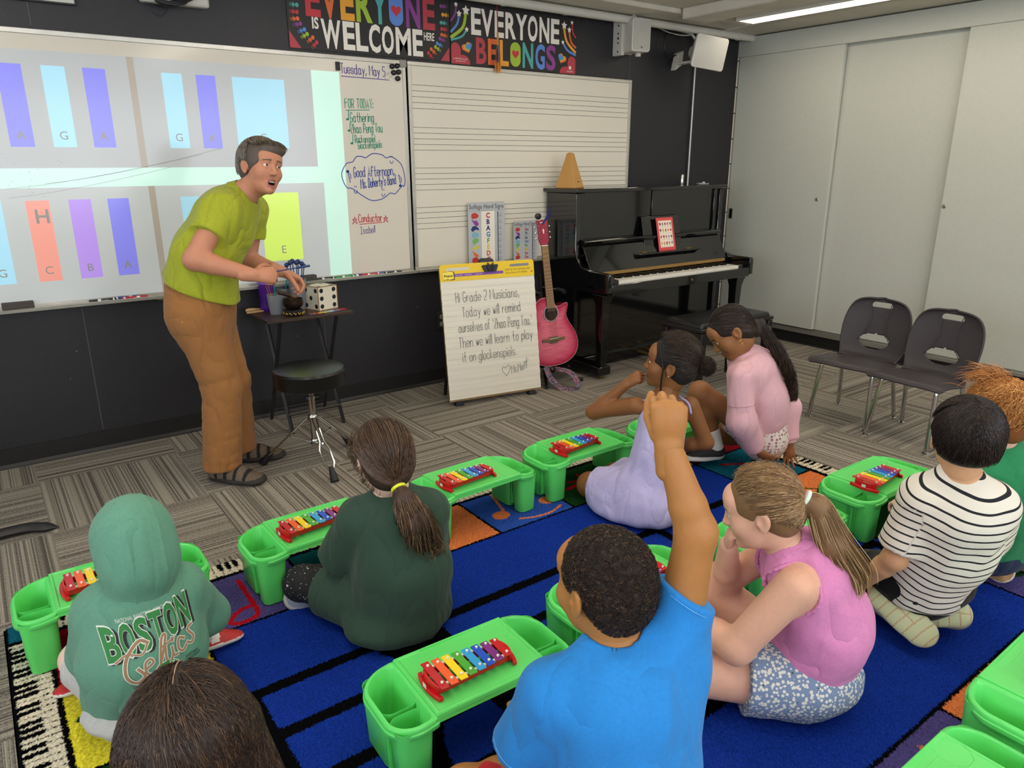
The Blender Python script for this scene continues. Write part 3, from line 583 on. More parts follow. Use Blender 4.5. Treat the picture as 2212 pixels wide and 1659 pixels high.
# solfege hand-sign charts standing on the staff board tray
M_lam = mat('laminated grey card', 'b6b8bb', .3)
SF = [('c03a35', 'C', 'Do'), ('8b3f97', 'B', 'Ti'), ('23376f', 'A', 'La'), ('7fb0c6', 'G', 'Sol'), ('72b061', 'F', 'Fa'), ('d0c548', 'E', 'Mi'), ('dd6a33', 'D', 'Re'), ('c03a35', 'C', 'Do')]
LC = ['bf2a3f', '2a2c66', '27336e', '2a7fae', '4a9a3c', 'e0bf2c', 'd04b2c', 'bf2a3f']
CH = [mat('sign '+c, c, .4) for c, _, _ in SF]; CL = [mat('letter '+c, c, .4) for c in LC]
def signhand(mb, x, z, k, mi, y, kind):
    c = lambda pts: mb.poly([(x+a*k, y, z+b*k) for a, b in pts], mi)
    if kind in (0, 7, 3): c([(-.5, -.1), (-.42, .22), (-.1, .34), (.2, .28), (.5, .05), (.48, -.15), (.15, -.3), (-.35, -.32)])
    elif kind == 1: c([(-.5, .38), (-.1, .16), (.2, .2), (.5, -.15), (.4, -.42), (.05, -.4), (-.2, -.1)])
    elif kind == 2: c([(-.55, -.05), (-.3, .28), (.1, .3), (.5, .0), (.5, -.25), (.2, -.1), (-.1, -.18), (-.3, -.35), (-.5, -.2)])
    elif kind == 4: c([(-.4, .15), (-.1, .35), (.4, .3), (.42, -.05), (.1, -.2), (-.35, -.5), (-.25, -.2), (-.42, -.1)])
    elif kind == 5: c([(-.55, -.12), (-.2, .1), (.5, .25), (.52, .02), (.1, -.2), (-.5, -.2)])
    else: c([(-.5, .4), (-.1, .15), (.35, -.1), (.4, -.3), (.2, -.42), (-.1, -.3), (-.25, .0)])
def solfege(x0, x1, z0, z1, lab, letters, lean):
    w, hh = x1-x0, z1-z0; o = thing('solfege_chart', lab, 'chart', ((x0+x1)/2, -.06, z0), 0, 'solfege hand sign charts'); o.rotation_euler = (-lean, 0, 0)
    MB().prism(rrect(-w/2, w/2, 0, hh, .014), -.002, .0, ax=1).build('card', M_lam, o)
    m = MB(); put_text(m, 'Solfege Hand Signs', (-w*.47, -.0026, hh-.042*w/.29), X, Z, .028*w/.29, 0, wx=w*.94)
    m.box(-w*.47, w*.47, -.0026, -.0022, hh-.055*w/.29, hh-.054*w/.29); m.build('title', M_ink, o)
    n = 8; st = (hh-.075*w/.29)/n; m = MB(); l = MB()
    if letters: l.poly([(-w*.15, -.0028, 0), (w*.215, -.0028, 0), (w*.215, -.0028, hh-.058), (-w*.15, -.0028, hh-.058)], 8)
    for k in range(n):
        z = hh-.075*w/.29-st*(k+.5)+.01
        signhand(m, -w*.32, z, .2*w, k, -.0026, k)
        if letters: put_text(l, SF[k][1], (w*.035, -.0034, z-.015), X, Z, .03, k, center=True, bold=.04)
        else: put_text(l, SF[k][2], (-w*.02, -.0034, z-.010), X, Z, .017, k, bold=.03)
        for q_ in range(5): m.box(w*.28, w*.42, -.0026, -.0024, z-.012+q_*.006, z-.0114+q_*.006, 8)
        m.box(w*.30, w*.318, -.0028, -.0024, z-.02, z+.022, 8); m.ball((w*.375, -.0026, z-.006), (.003, .0006, .003), 6, 8)
    m.build('hand_signs', CH+[M_ink], o); l.build('note_letters', CL+[mat('white strip', 'e6e0d4', .5)], o)
solfege(-2.667, -2.378, .772, 1.172, 'grey solfege chart with a white strip of letters, standing behind the easel', True, .012)
solfege(-2.305, -2.105, .772, 1.037, 'smaller grey solfege chart behind the guitar head', False, .012)
# ================================================================ FURNITURE AND INSTRUMENTS
M_gloss = mat('black piano lacquer', '0b0b0c', .09, coat=.6, spec=.6)
M_brass = mat('brass', 'a5813f', .35, .9)
pn = thing('upright_piano', 'glossy black upright piano in the corner by the closet', 'piano', (-1.26, -.37, 0))
def wp(mb): return rel(pn, mb)
side = [(-.05, .03), (-.05, 1.222), (-.36, 1.222), (-.36, .86), (-.375, .80), (-.42, .748), (-.50, .728), (-.675, .726), (-.69, .712), (-.69, .60), (-.36, .585), (-.36, .03)]
for x0, x1, c in ((-2.012, -1.972, 'left'), (-.548, -.508, 'right')):
    wp(MB().prism(side, x0, x1, ax=0)).build('side_panel', M_gloss, pn, bevel=.004)
wp(MB().box(-2.03, -.49, -.385, -.03, 1.224, 1.25)).build('lid', M_gloss, pn, bevel=.004)
m = MB().box(-1.972, -.548, -.33, -.31, .9, 1.222); wp(m).build('upper_panel', M_gloss, pn)
for x in (-1.26,): wp(MB().box(x-.012, x+.012, -.338, -.326, .95, 1.222)).build('panel_batten', M_gloss, pn, bevel=.002)
for x0, x1 in ((-1.972, -1.925), (-.595, -.548)): wp(MB().box(x0, x1, -.345, -.31, .9, 1.222)).build('pilaster', M_gloss, pn, bevel=.003)
wp(MB().box(-1.97, -.55, -.05, -.04, .05, 1.22)).build('back_board', mat('piano back', '2a211b', .7), pn)
wp(MB().prism([(-.475, .705), (-.465, .70), (-.365, .885), (-.375, .89)], -1.965, -.555, ax=0)).build('fallboard', M_gloss, pn, bevel=.002)
wp(MB().prism([(-.335, .89), (-.40, .885), (-.405, .905), (-.395, .915), (-.335, .92)], -1.965, -.555, ax=0)).build('fallboard_rail', M_gloss, pn, bevel=.003)
wp(MB().box(-1.93, -.59, -.488, -.468, .686, .706)).build('felt_strip', mat('tan felt strip', '8d6d3b', .7, bump=(200, .2, .002)), pn)
m = MB()
for k, ch in enumerate('YAMAHA'): put_text(m, ch, (-1.345+.035*k, -.432, .757), (1, 0, 0), (0, .48, .88), .02, wx=.02)
wp(m).build('lettering', M_brass, pn)
# music desk with ledge
wp(MB().prism([(-.405, .80), (-.41, .805), (-.35, 1.045), (-.345, 1.04)], -1.39, -1.0, ax=0)).build('music_desk', M_gloss, pn, bevel=.002)
wp(MB().prism([(-1.55, -.405), (-.80, -.405), (-.86, -.47), (-1.49, -.47)], .79, .802)).build('music_ledge', M_gloss, pn, bevel=.002)
for x in (-1.42, -.95): wp(MB().box(x-.025, x+.025, -.43, -.40, .802, .806).tube([(x-.025, -.415, .807), (x+.025, -.415, .807)], .004, 8)).build('hinge', M_brass, pn)
wp(MB().box(-1.972, -.548, -.65, -.33, .58, .635)).build('keybed', M_gloss, pn, bevel=.003)
wp(MB().box(-1.972, -.548, -.688, -.655, .585, .652)).build('key_slip', M_gloss, pn, bevel=.004)
for x0, x1 in ((-1.972, -1.885), (-.635, -.548)): wp(MB().box(x0, x1, -.655, -.47, .63, .678)).build('key_block', M_gloss, pn, bevel=.004)
wp(MB().lathe([(.010, 0), (.010, .003), (.004, .004)], 16, c=(0, 0, 0))).v
o = MB().loft([[(r*cos(2*pi*i/16), y, r*1.3*sin(2*pi*i/16)) for i in range(16)] for y, r in ((0, .008), (-.003, .008), (-.004, .004))], True).build('lock', M_brass, pn); o.location = (.06, -.318, .62)
# 52 white and 36 black keys
M_wk = mat('white key', 'dcd8cd', .25); M_bk = mat('black key', '101011', .25)
x0, kw = -1.882, (1.882-.638)/52
wk = MB().box(.0008, kw-.0008, -.654, -.49, .632, .672); wk = wp(wk); wk.v = [(p[0]+1.26-.0-1.26, p[1], p[2]) for p in wk.v]
wk = MB().box(.0007, kw-.0007, -.284, -.115, .632, .671).build('white_key', M_wk, pn, bevel=.0012, seg=1); wk.location = (x0+1.26, 0, 0)
bk = MB().loft([[(a*s_, b, c) for a, b in ((-.0055, -.215 if c < .68 else -.208), (.0055, -.215 if c < .68 else -.208), (.0055, -.115), (-.0055, -.115))] for c, s_ in ((.66, 1), (.683, .75))], True).build('black_key', M_bk, pn); first = True
for k in range(52):
    if k:
        o = wk.copy(); COL.objects.link(o); o.parent = pn; o.location = (x0+1.26+k*kw, 0, 0)
    if k < 51 and k % 7 in (0, 2, 3, 5, 6) and True:
        o = bk if first else bk.copy()
        if not first: COL.objects.link(o); o.parent = pn
        first = False; o.location = (x0+1.26+(k+1)*kw, 0, 0)
wp(MB().box(-1.972, -.548, -.335, -.315, .09, .58)).build('lower_panel', M_gloss, pn)
wp(MB().box(-1.972, -.548, -.36, -.10, .02, .09)).build('plinth', M_gloss, pn, bevel=.004)
for x in (-1.955, -.565):
    wp(MB().loft([[(x+a*w_, -.585+b*w_, z) for a, b in ((-.035, -.035), (.035, -.035), (.035, .035), (-.035, .035))] for z, w_ in ((.08, .72), (.5, 1.0), (.545, 1.25), (.582, 1.6))], True)).build('leg', M_gloss, pn, bevel=.004)
    wp(MB().box(x-.055, x+.055, -.625, -.05, .03, .09)).build('toe_block', M_gloss, pn, bevel=.005)
    for y in (-.58, -.12): wp(MB().tube([(x-.012, y, .017), (x+.012, y, .017)], .017, 12)).build('caster', M_brass, pn, smooth=True)
for k in (-.1, 0, .1): wp(MB().box(-1.26+k-.014, -1.26+k+.014, -.50, -.355, .05, .062).ball((-1.26+k, -.5, .056), (.02, .02, .008), 10)).build('pedal', M_brass, pn, bevel=.003)
# things on the piano
mt = thing('metronome', 'wooden pyramid metronome on the left end of the piano lid', 'metronome', (-1.935, -.2, 1.25), rad(24)); M_mw = mat('metronome maple', 'b98a4c', .35, var=.1, bump=(6, .05), stretch=(1, 1, .15))
def sq(a, z): return [(-a, -a, z), (a, -a, z), (a, a, z), (-a, a, z)]
MB().loft([sq(.072, .004), sq(.023, .205), sq(.0205, .222), sq(.008, .23)], True).build('case', M_mw, mt, bevel=.002)
MB().loft([sq(.074, 0), sq(.074, .005)], True).build('base', mat('darker maple', '8a6233', .4), mt, bevel=.002)
m = MB().box(-.0505, .0505, -.0575, -.055, .0655, .0665); m.v = [(p[0], p[1], p[2]) for p in m.v]; m.build('door_seam', mat('wood seam', '7a5526', .5), mt)
m = MB().box(-.013, .013, -.0645, -.061, .04, .0445); m.build('finger_slot', M_darkgap, mt)
m = MB().tube([(0, -.0215, .213), (0, -.018, .213)], .003, 8); m.build('knob_hole', M_darkgap, mt)
ms = MB().lathe([(.014, 0), (.0145, .002), (.0145, .07), (.013, .073)], 16).build('steel_cylinder', mat('polished steel', 'c5c3bd', .12, 1), smooth=True); tag(ms, 'small shiny steel cylinder standing on the piano lid', 'cylinder'); ms.location = (-.73, -.13, 1.2505)
o = MB().lathe([(.045, .0), (.05, .004), (.05, .012), (.042, .012), (.04, .005), (.005, .004)], 20).build('glass_dish', mat('clear glass', 'd6dedd', .05, trans=.9), smooth=True); tag(o, 'shallow clear dish on the right of the piano lid', 'dish'); o.location = (-.63, -.25, 1.2505)
o = MB().loft([[(.012*s_*cos(2*pi*i/10), .009*s_*sin(2*pi*i/10), z) for i in range(10)] for z, s_ in ((0, .8), (.006, 1), (.014, .9), (.018, .4))], True).build('white_eraser', mat('white rubber', 'e7e3da', .6), smooth=True); tag(o, 'small white lump lying at the right end of the piano lid', 'eraser'); o.location = (-.555, -.2, 1.2505)
cdn = thing('picture_card', 'red-bordered card of small picture signs standing on the piano music desk', 'card', (-1.185, -.432, .803)); cdn.rotation_euler = (rad(-13), 0, 0)
MB().box(-.088, .088, -.002, 0, 0, .235).build('card', mat('red card border', 'cf4a4c', .45), cdn)
MB().box(-.068, .068, -.003, -.002, .022, .213).build('card_panel', mat('cream card', 'e9dccb', .45), cdn)
m = MB(); pal = ['8e2f45', '6f8188', 'b7414f', 'b56a80', '58705a', '7b4a5e', 'c4a24e', '5c6f5f', 'cf7750', '8c3444', 'b04a55', '7d2b44', 'c56a58', '7d94b8', '4f4a3b', 'd0a440', 'b98a72', 'a83445', 'a9854e', '58707c']
for r in range(4):
    for c in range(5):
        x, z, k = -.054+c*.027, .19-r*.046, r*5+c; rs = random.Random(k)
        fan(m, Vector((x, -.0035, z)), [Vector((x+rs.uniform(.006, .0105)*cos(a*pi/5), -.0035, z+rs.uniform(.008, .0145)*sin(a*pi/5))) for a in range(10)], k)
        m.box(x-.006, x+.006, -.0036, -.003, z-.0215, z-.0195, 20)
m.build('picture_signs', [mat('sign ink '+c, c, .5) for c in pal]+[M_ink], cdn)
# piano bench
bn = thing('piano_bench', 'black piano bench with a padded top in front of the piano', 'bench', (-1.455, -1.14, 0)); M_bw = mat('black painted wood', '151414', .35); M_lea = mat('black vinyl cushion', '121214', .3, bump=(90, .15, .002))
MB().box(-.36, .36, -.165, .165, .425, .447).build('bench_top', M_bw, bn, bevel=.004)
MB().loft([[(a*s_, b*s2, z) for a, b in rrect(-.345, .345, -.15, .15, .02)] for z, s_, s2 in ((.447, 1, 1), (.462, 1.0, 1.0), (.472, .975, .95), (.475, .92, .86))], True).build('cushion', M_lea, bn, smooth=50)
MB().box(-.335, .335, -.145, .145, .34, .425).build('apron', M_bw, bn, bevel=.003)
for x in (-.33, .33):
    for y in (-.14, .14): MB().loft([[(x+a*w_, y+b*w_, z) for a, b in ((-.024, -.024), (.024, -.024), (.024, .024), (-.024, .024))] for z, w_ in ((0, .7), (.34, 1), (.42, 1))], True).build('leg', M_bw, bn, bevel=.003)
# easel with the paper pad
ez = thing('easel_pad', 'white lined paper pad with handwriting and a yellow header on a low easel', 'easel', (-2.795, -.545, 0), rad(-9.7)); ez_lean = rad(8.3)
E = Matrix.Translation((0, 0, .028)) @ Matrix.Rotation(-ez_lean, 4, 'X')
def eb(): m = MB(); m.M = E; return m
M_pap = mat('pad paper', 'dcd6c8', .75, bump=(5, .12, .02)); M_yel = mat('yellow card header', 'e3bf1d', .45)
eb().box(-.313, .313, .0, .012, 0, .80).build('backing_board', mat('brown board', '8f744f', .7), ez)
m = eb(); nx, nz = 12, 34; vs = [(-.313+.626*i/nx, -.004-.0025*sin(k*2.1+.3*i)*(.4+.6*(k > 2)), .012+.715*k/nz) for k in range(nz+1) for i in range(nx+1)]
m._add(vs, [(k*(nx+1)+i, k*(nx+1)+i+1, (k+1)*(nx+1)+i+1, (k+1)*(nx+1)+i) for k in range(nz) for i in range(nx)]); m.build('paper_sheet', M_pap, ez, smooth='all')
hd_ = [(-.313, .722), (.313, .722)]+[(.313-.02+.02*cos(rad(a)), .822-.02+.02*sin(rad(a))) for a in (0, 30, 60, 90)]+[(-.313+.02+.02*cos(rad(a)), .822-.02+.02*sin(rad(a))) for a in (90, 120, 150, 180)]
eb().prism(hd_, -.006, -.001, ax=1).build('header_card', M_yel, ez)
m = eb(); m.prism(rrect(-.272, -.125, .785, .801, .007), -.0066, -.004, ax=1, mi=0); m.prism(rrect(.146, .278, .785, .801, .007), -.0066, -.004, ax=1, mi=1); m.build('handle_slots', [mat('pale slot', 'c9c6c0', .6), mat('grey slot', '7f7f80', .6)], ez)
m = eb(); e1 = -.0066
m.poly([(-.275, e1, .748), (.1, e1, .748), (.1, e1, .765), (-.275, e1, .765)], 0)
for k, (t, x) in enumerate((('super sticky', -.215), ('super adhesive', -.155), ('super autocollante', -.085))): put_text(m, t, (x, e1-.0004, .754), (1, 0, 0), (0, 0, 1), .006, 3, wx=.045)
m.poly([(-.293+a, e1-.0008, .733+b) for a, b in ((.0, 0), (.03, .004), (.04, .0), (.068, .003), (.064, .044), (.03, .05), (.026, .045), (-.004, .046))], 1); put_text(m, 'Post-it', (-.287, e1-.0014, .749), (1, 0, 0), (0, 0, 1), .014, 2, wx=.054, bold=.03)
m.poly([(-.29+a, e1-.0006, .7315+b) for a, b in ((-.004, 0), (.03, .002), (.04, -.002), (.07, .0), (.067, .047), (.03, .0535), (.026, .048), (-.0075, .049))], 2)
put_text(m, 'CONT. 30  25 IN X 30 IN (PO. X PO.)', (.112, e1, .763), (1, 0, 0), (0, 0, 1), .011, 2, wx=.175); put_text(m, '63,5 cm x 76,2 cm  5.2 FT / PI (0,48 m)', (.115, e1, .744), (1, 0, 0), (0, 0, 1), .011, 2, wx=.15)
put_text(m, '3M', (.288, e1, .745), (1, 0, 0), (0, 0, 1), .008, 4, wx=.013, bold=.05)
m.build('header_print', [mat('purple stripe', '79459a', .5), mat('pale yellow logo', 'f0d94e', .5), M_ink, M_white, mat('red logo', 'c8322c', .5)], ez)
m = eb(); gp = mat('pencil grey', '4d4d57', .6); lp = mat('paper rule', 'b9b3a8', .7)
for k in range(21): m.box(-.311, .311, -.0062, -.0058, .03+k*.0325, .0308+k*.0325, 1)
for t, x, z, w in (('Hi Grade 2 Musicians,', -.225, .595, .43), ('Today we will remind', -.19, .505, .4), ("ourselves of 'Zhao Peng You.'", -.22, .415, .5), ('Then we will learn to play', -.225, .325, .505), ('it on glockenspiels.', -.21, .235, .37)):
    put_hand(m, t, (x, -.0075, z), (1, 0, .012), (0, 0, 1), .06, .0026, 0, wx=w)
m2 = [(-.0, .05), (.02, .075), (.045, .07), (.045, .045), (.02, .0)]
ribbon(m, [Vector((.05+a, -.0075, .115+b)) for a, b in spline([(.025, 0), (-.002, .035), (.005, .06), (.022, .052), (.04, .068), (.052, .045), (.025, 0)], 5)], .0024, Vector((0, -1, 0)), 0)
put_hand(m, 'Ms.Maff', (.112, -.0075, .128), (1, 0, .16), (0, 0, 1), .046, .0024, 0, wx=.12); note(m, .23, .17, .04, 0) if False else None
ribbon(m, [Vector((.215, -.0075, .18)), Vector((.222, -.0075, .215)), Vector((.232, -.0075, .2))], .0022, Vector((0, -1, 0)), 0)
m.build('handwriting', [gp, lp], ez)
def bclip(x, z, back=False):
    m = eb()
    if back: m.prism([(-.05, 0), (.05, 0), (.045, .02), (.03, .03), (-.03, .032), (-.046, .022)], .004, .03, ax=1)
    else:
        m.prism([(-.053, .045), (-.045, .05), (.048, .05), (.053, .045), (.038, .008), (-.035, .008)], -.02, -.007, ax=1)
        for s_ in (-1, 1): m.tube([(s_*.012, -.022, .01), (s_*.022, -.024, .04), (s_*.016, -.022, .062), (s_*.008, -.021, .05), (s_*.006, -.02, .012)], .004, 6)
    m.v = [tuple(Vector(p)+E.to_3x3() @ Vector((x, 0, z))) for p in m.v]; return m
bclip(.01, .756).build('binder_clip', M_blk, ez, bevel=.002); bclip(0.0, .815, True).build('easel_clamp', M_blk, ez, bevel=.004)
for x in (-.25, .25):
    MB().loft([[(x-.03, -.012, 0), (x+.03, -.012, 0), (x+.03, .03, 0), (x-.03, .03, 0)], [(x-.02, -.005, .03), (x+.02, -.005, .03), (x+.02, .02, .03), (x-.02, .02, .03)]], True).build('foot', M_blk, ez, bevel=.003)
    MB().tube([(x*.9, .13, .77), (x, .24, .0)], .011, 8).build('rear_leg', M_bw, ez)
# guitar on its stand
gt = thing('acoustic_guitar', 'pink-red burst acoustic guitar with a cutaway, standing behind the easel', 'guitar', (-2.262, -.475, .118))
gt.rotation_euler = (rad(-8.2), rad(-2.5), rad(-8)); M_gt = mat('guitar back', '7d1c33', .2)
def burst_mat():
    m = mat('pink flame burst', 'd0516a', .16, coat=.5); nt = m.node_tree; L = nt.links.new; b = nt.nodes['Principled BSDF']
    at = nt.nodes.new('ShaderNodeAttribute'); at.attribute_name = 'Col'; tc = nt.nodes.new('ShaderNodeTexCoord'); mp = nt.nodes.new('ShaderNodeMapping'); mp.inputs['Scale'].default_value = (6, 6, 110)
    n = nt.nodes.new('ShaderNodeTexNoise'); n.inputs['Scale'].default_value = 1.6; n.inputs['Detail'].default_value = 4; L(tc.outputs['Object'], mp.inputs[0]); L(mp.outputs[0], n.inputs['Vector'])
    mr = nt.nodes.new('ShaderNodeMapRange'); mr.inputs[1].default_value = .3; mr.inputs[2].default_value = .7; mr.inputs[3].default_value = .72; mr.inputs[4].default_value = 1.18; L(n.outputs[0], mr.inputs[0])
    mx = nt.nodes.new('ShaderNodeMix'); mx.data_type = 'RGBA'; mx.blend_type = 'MULTIPLY'; mx.inputs[0].default_value = 1; L(at.outputs['Color'], mx.inputs[6]); L(mr.outputs[0], mx.inputs[7]); L(mx.outputs[2], b.inputs['Base Color']); return m
body = spline([(0, 0), (.09, .012), (.16, .055), (.19, .125), (.175, .205), (.135, .275), (.118, .32), (.122, .35), (.135, .385), (.133, .405), (.11, .405), (.075, .392), (.045, .395), (.033, .425), (.028, .455), (0, .458), (-.03, .458), (-.08, .45), (-.12, .41), (-.13, .37), (-.118, .315), (-.137, .265), (-.178, .2), (-.19, .125), (-.16, .055), (-.09, .012)], 5, True)
N_ = len(body)
MB().loft([[(x, y, z) for x, z in body] for y in (0.0, .085)], True).build('guitar_body', M_gt, gt, smooth=True)
rings = []; cx, cz = 0, .2
m = MB(); cols = []
for k, s_ in enumerate((1.0, .985, .93, .84, .7, .5, .25)):
    rings.append([(cx+(x-cx)*s_, -.0015-.002*(1-s_), cz+(z-cz)*s_) for x, z in body])
    c = {0: hx('e6d9c8'), 1: hx('a01f3f'), 2: hx('b32a4a'), 3: hx('c84562'), 4: hx('d8607a'), 5: hx('de6d82'), 6: hx('df7084')}[k]; cols += [c]*N_
m.loft(rings, True); tp = m.build('guitar_top', burst_mat(), gt, smooth=True)
ca = tp.data.color_attributes.new('Col', 'FLOAT_COLOR', 'POINT'); ca.data.foreach_set('color', np.array(cols, 'f').ravel())
disc = lambda r, y, cz_=.352: [(r*cos(2*pi*i/32), y, cz_+r*sin(2*pi*i/32)) for i in range(32)]
MB().loft([disc(.058, -.0052), disc(.058, -.0058), disc(.049, -.0058)], False).build('rosette', mat('rosette', 'a3838a', .4, var=.3, bump=(200, .3)), gt)
MB().loft([disc(.049, -.0056), disc(.048, -.006)], True).build('sound_hole', mat('guitar inside', '1a1210', .8), gt)
MB().prism([(-.088, .168), (-.085, .185), (-.04, .184), (-.035, .196), (.035, .196), (.04, .184), (.085, .185), (.088, .168), (.04, .164), (.025, .152), (-.025, .152), (-.04, .164)], -.012, -.003, ax=1).build('bridge', mat('rosewood', '6d5537', .45, var=.15), gt, bevel=.002)
MB().box(-.036, .036, -.0145, -.011, .183, .186).build('saddle', M_wk, gt)
m = MB()
for k in range(6): m.ball((-.027+.0108*k, -.013, .166), .0035, 8)
m.build('bridge_pins', M_blk, gt)
MB().loft([[(-w, -.010, z), (w, -.010, z), (w, -.003, z), (w*.6, .016, z), (-w*.6, .016, z), (-w, -.003, z)] for z, w in ((.40, .0285), (.79, .0225))], True).build('neck', mat('neck mahogany', '6b4128', .35), gt)
MB().loft([[(-w, -.0125, z), (w, -.0125, z), (w, -.0085, z), (-w, -.0085, z)] for z, w in ((.385, .029), (.79, .0225))], True).build('fretboard', mat('pale rosewood', '8a6a49', .5, var=.15, bump=(30, .1), stretch=(1, 1, .1)), gt)
m = MB()
for k in range(21):
    z = .79-.60*(1-2**(-(k+1)/12)); w = .0225+.0065*(.79-z)/.4; m.box(-w, w, -.0135, -.0122, z-.0008, z+.0008)
m.build('frets', mat('fret wire', 'c9c3b4', .3, .9), gt)
MB().box(-.0225, .0225, -.0145, -.006, .789, .794).build('nut', M_wk, gt)
MB().prism([(-.023, .795), (.023, .795), (.036, .825), (.037, .925), (.04, .955), (.02, .95), (0, .958), (-.02, .95), (-.043, .957), (-.037, .92), (-.036, .825)], -.010, .006, ax=1).build('headstock', mat('pink headstock', '9b3145', .2, coat=.4), gt, bevel=.002)
m = MB().prism([(0, .90), (.008, .885), (.003, .882), (.004, .868), (-.004, .868), (-.003, .882), (-.008, .885)], -.0112, -.0098, ax=1); m.box(-.02, .02, -.0112, -.0099, .935, .942); m.build('head_inlay', M_wk, gt)
M_chr = mat('chrome', 'c9c9c9', .08, 1)
for s_ in (-1, 1):
    for z in (.84, .875, .912):
        m = MB().loft([[(s_*.024+r*cos(2*pi*i/12), y, z+r*sin(2*pi*i/12)) for i in range(12)] for y, r in ((-.010, .0065), (-.016, .0055), (-.020, .003))], True); m.tube([(s_*.03, .0, z), (s_*.049, .0, z)], .0022, 6).ball((s_*.053, 0, z), (.006, .003, .0075), 8); m.build('tuning_peg', M_chr, gt, smooth=True)
m = MB()
for k in range(6):
    a = -.0175+.007*k; b = -.027+.0108*k; m.tube([(a, -.015, .79), (b, -.0165, .187)], .0006, 4)
m.build('strings', M_brass, gt)
MB().tube([(0, .04, 0), (0, .04, -.012)], .006, 10).build('strap_button', M_chr, gt, smooth=True)
tn = thing('clip_on_tuner', 'round black tuner clipped on the guitar headstock', 'tuner', (-2.327, -.352, 1.088), rad(-10))
MB().loft([[(r*cos(2*pi*i/16), y, r*sin(2*pi*i/16)) for i in range(16)] for y, r in ((-.012, .015), (-.009, .02), (.006, .02), (.01, .014))], True).build('display', M_blk, tn, smooth=True); MB().box(-.006, .022, -.004, .022, -.008, .012).build('clip', M_blk, tn, bevel=.003)
cp = thing('guitar_capo', 'dark blue capo clipped diagonally on the top of the guitar', 'capo', (-2.29, -.375, 1.06), rad(-8)); M_cpo = mat('navy anodised', '1c1d6b', .3, .4)
MB().tube([(-.022, -.012, -.02), (.012, -.014, .03), (.04, -.012, .085)], [.007, .0065, .004], 8).build('capo_arm', M_cpo, cp, smooth=True); MB().tube([(.0, -.02, .008), (.03, -.022, .045)], .004, 6).build('capo_lever', M_cpo, cp, smooth=True)
gs = thing('guitar_stand', 'black guitar stand holding the pink-red guitar', 'stand', (-2.25, -.45, 0))
MB().tube([(0, .17, .70), (0, .12, .1)], .011, 8).build('column', M_bw, gs); MB().tube([(-.1, .1, .60), (0, .15, .62), (.1, .1, .60)], .009, 8).build('yoke', M_bw, gs)
for s_ in (-1, 1): MB().tube([(s_*.1, .11, .60), (s_*.1, .03, .595)], .016, 10).build('foam_arm', M_blk, gs, smooth=True); MB().tube([(0, .13, .12), (s_*.14, -.09, .012)], .010, 8).build('leg', M_bw, gs); MB().tube([(s_*.06, .1, .1), (s_*.06, -.06, .092), (s_*.06, -.075, .115)], .010, 8).build('cradle_arm', M_blk, gs, smooth=True); MB().tube([(s_*.14, -.09, .012), (s_*.155, -.112, .014)], .0125, 10).build('rubber_foot', M_blk, gs, smooth=True)
MB().tube([(0, .13, .12), (.0, .3, .012)], .010, 8).build('leg', M_bw, gs); MB().tube([(-.06, .1, .1), (.06, .1, .1)], .009, 8).build('cross_bar', M_bw, gs)
def strap_mat():
    m = mat('flower strap', '4a4a55', .8); nt = m.node_tree; L = nt.links.new; b = nt.nodes['Principled BSDF']; tc = nt.nodes.new('ShaderNodeTexCoord'); v = nt.nodes.new('ShaderNodeTexVoronoi'); v.inputs['Scale'].default_value = 190; L(tc.outputs['Object'], v.inputs['Vector'])
    sp_ = nt.nodes.new('ShaderNodeSeparateColor'); L(v.outputs['Color'], sp_.inputs[0]); r = nt.nodes.new('ShaderNodeValToRGB'); r.color_ramp.interpolation = 'CONSTANT'; el = r.color_ramp.elements; el[0].color = hx('2e2f3a'); el[1].position = .86; el[1].color = hx('c2453a')
    for p, c in ((.35, '5d6a7d'), (.55, '8f8f98'), (.7, '6f4f78')): e = el.new(p); e.color = hx(c)
    L(sp_.outputs[0], r.inputs[0]); L(r.outputs[0], b.inputs['Base Color']); return m
st = thing('guitar_strap', 'flowered guitar strap looping down to the carpet below the guitar', 'strap', (-2.3, -.62, 0))
pp_ = spline([(-.0, .12, .11), (.05, .03, .10), (.065, -.03, .06), (.055, -.07, .014), (.02, -.055, .004), (-.03, -.01, .006), (-.06, .06, .05), (-.07, .12, .13)], 6)
m = MB(); wv = Vector((.026, .008, .004)); vs = []
for p in pp_: vs += [Vector(p)-wv, Vector(p)+wv, Vector(p)+wv+Vector((0, .002, .002)), Vector(p)-wv+Vector((0, .002, .002))]
m.loft([vs[4*i:4*i+4] for i in range(len(pp_))], True); m.build('webbing', strap_mat(), st)
# low tray table and what stands on it
M_ttop = mat('dark walnut laminate', '3a281f', .35, var=.25, bump=(5, .05), stretch=(.3, 3, 3)); M_tleg = mat('dark grey steel', '2c2b2c', .4, .3)
tb = thing('tray_table', 'small folding tray table with a dark wood top behind the drum stool', 'table', (-3.885, -.215, 0))
MB().box(-.237, .237, -.185, .185, .626, .642).build('tabletop', M_ttop, tb, bevel=.002)
for s_ in (-1, 1):
    a = .16*s_
    MB().tube([(a, .155, 0), (a*.97, -.145, .625)], .011, 4).build('leg', M_tleg, tb); MB().tube([(a*.93, -.155, 0), (a*.9, .145, .625)], .011, 4).build('leg', M_tleg, tb)
MB().tube([(-.15, -.125, .1), (.15, -.125, .1)], .008, 4).build('stretcher', M_tleg, tb); MB().tube([(-.155, .13, .06), (.155, .13, .06)], .008, 4).build('stretcher', M_tleg, tb)
TZ = .6425
dc = thing('big_dice', 'large white wooden dice with black dots on the tray table', 'dice', (-3.755, -.215, TZ), rad(16)); M_dw = mat('white dice face', 'd9d2bf', .5); s_ = .064
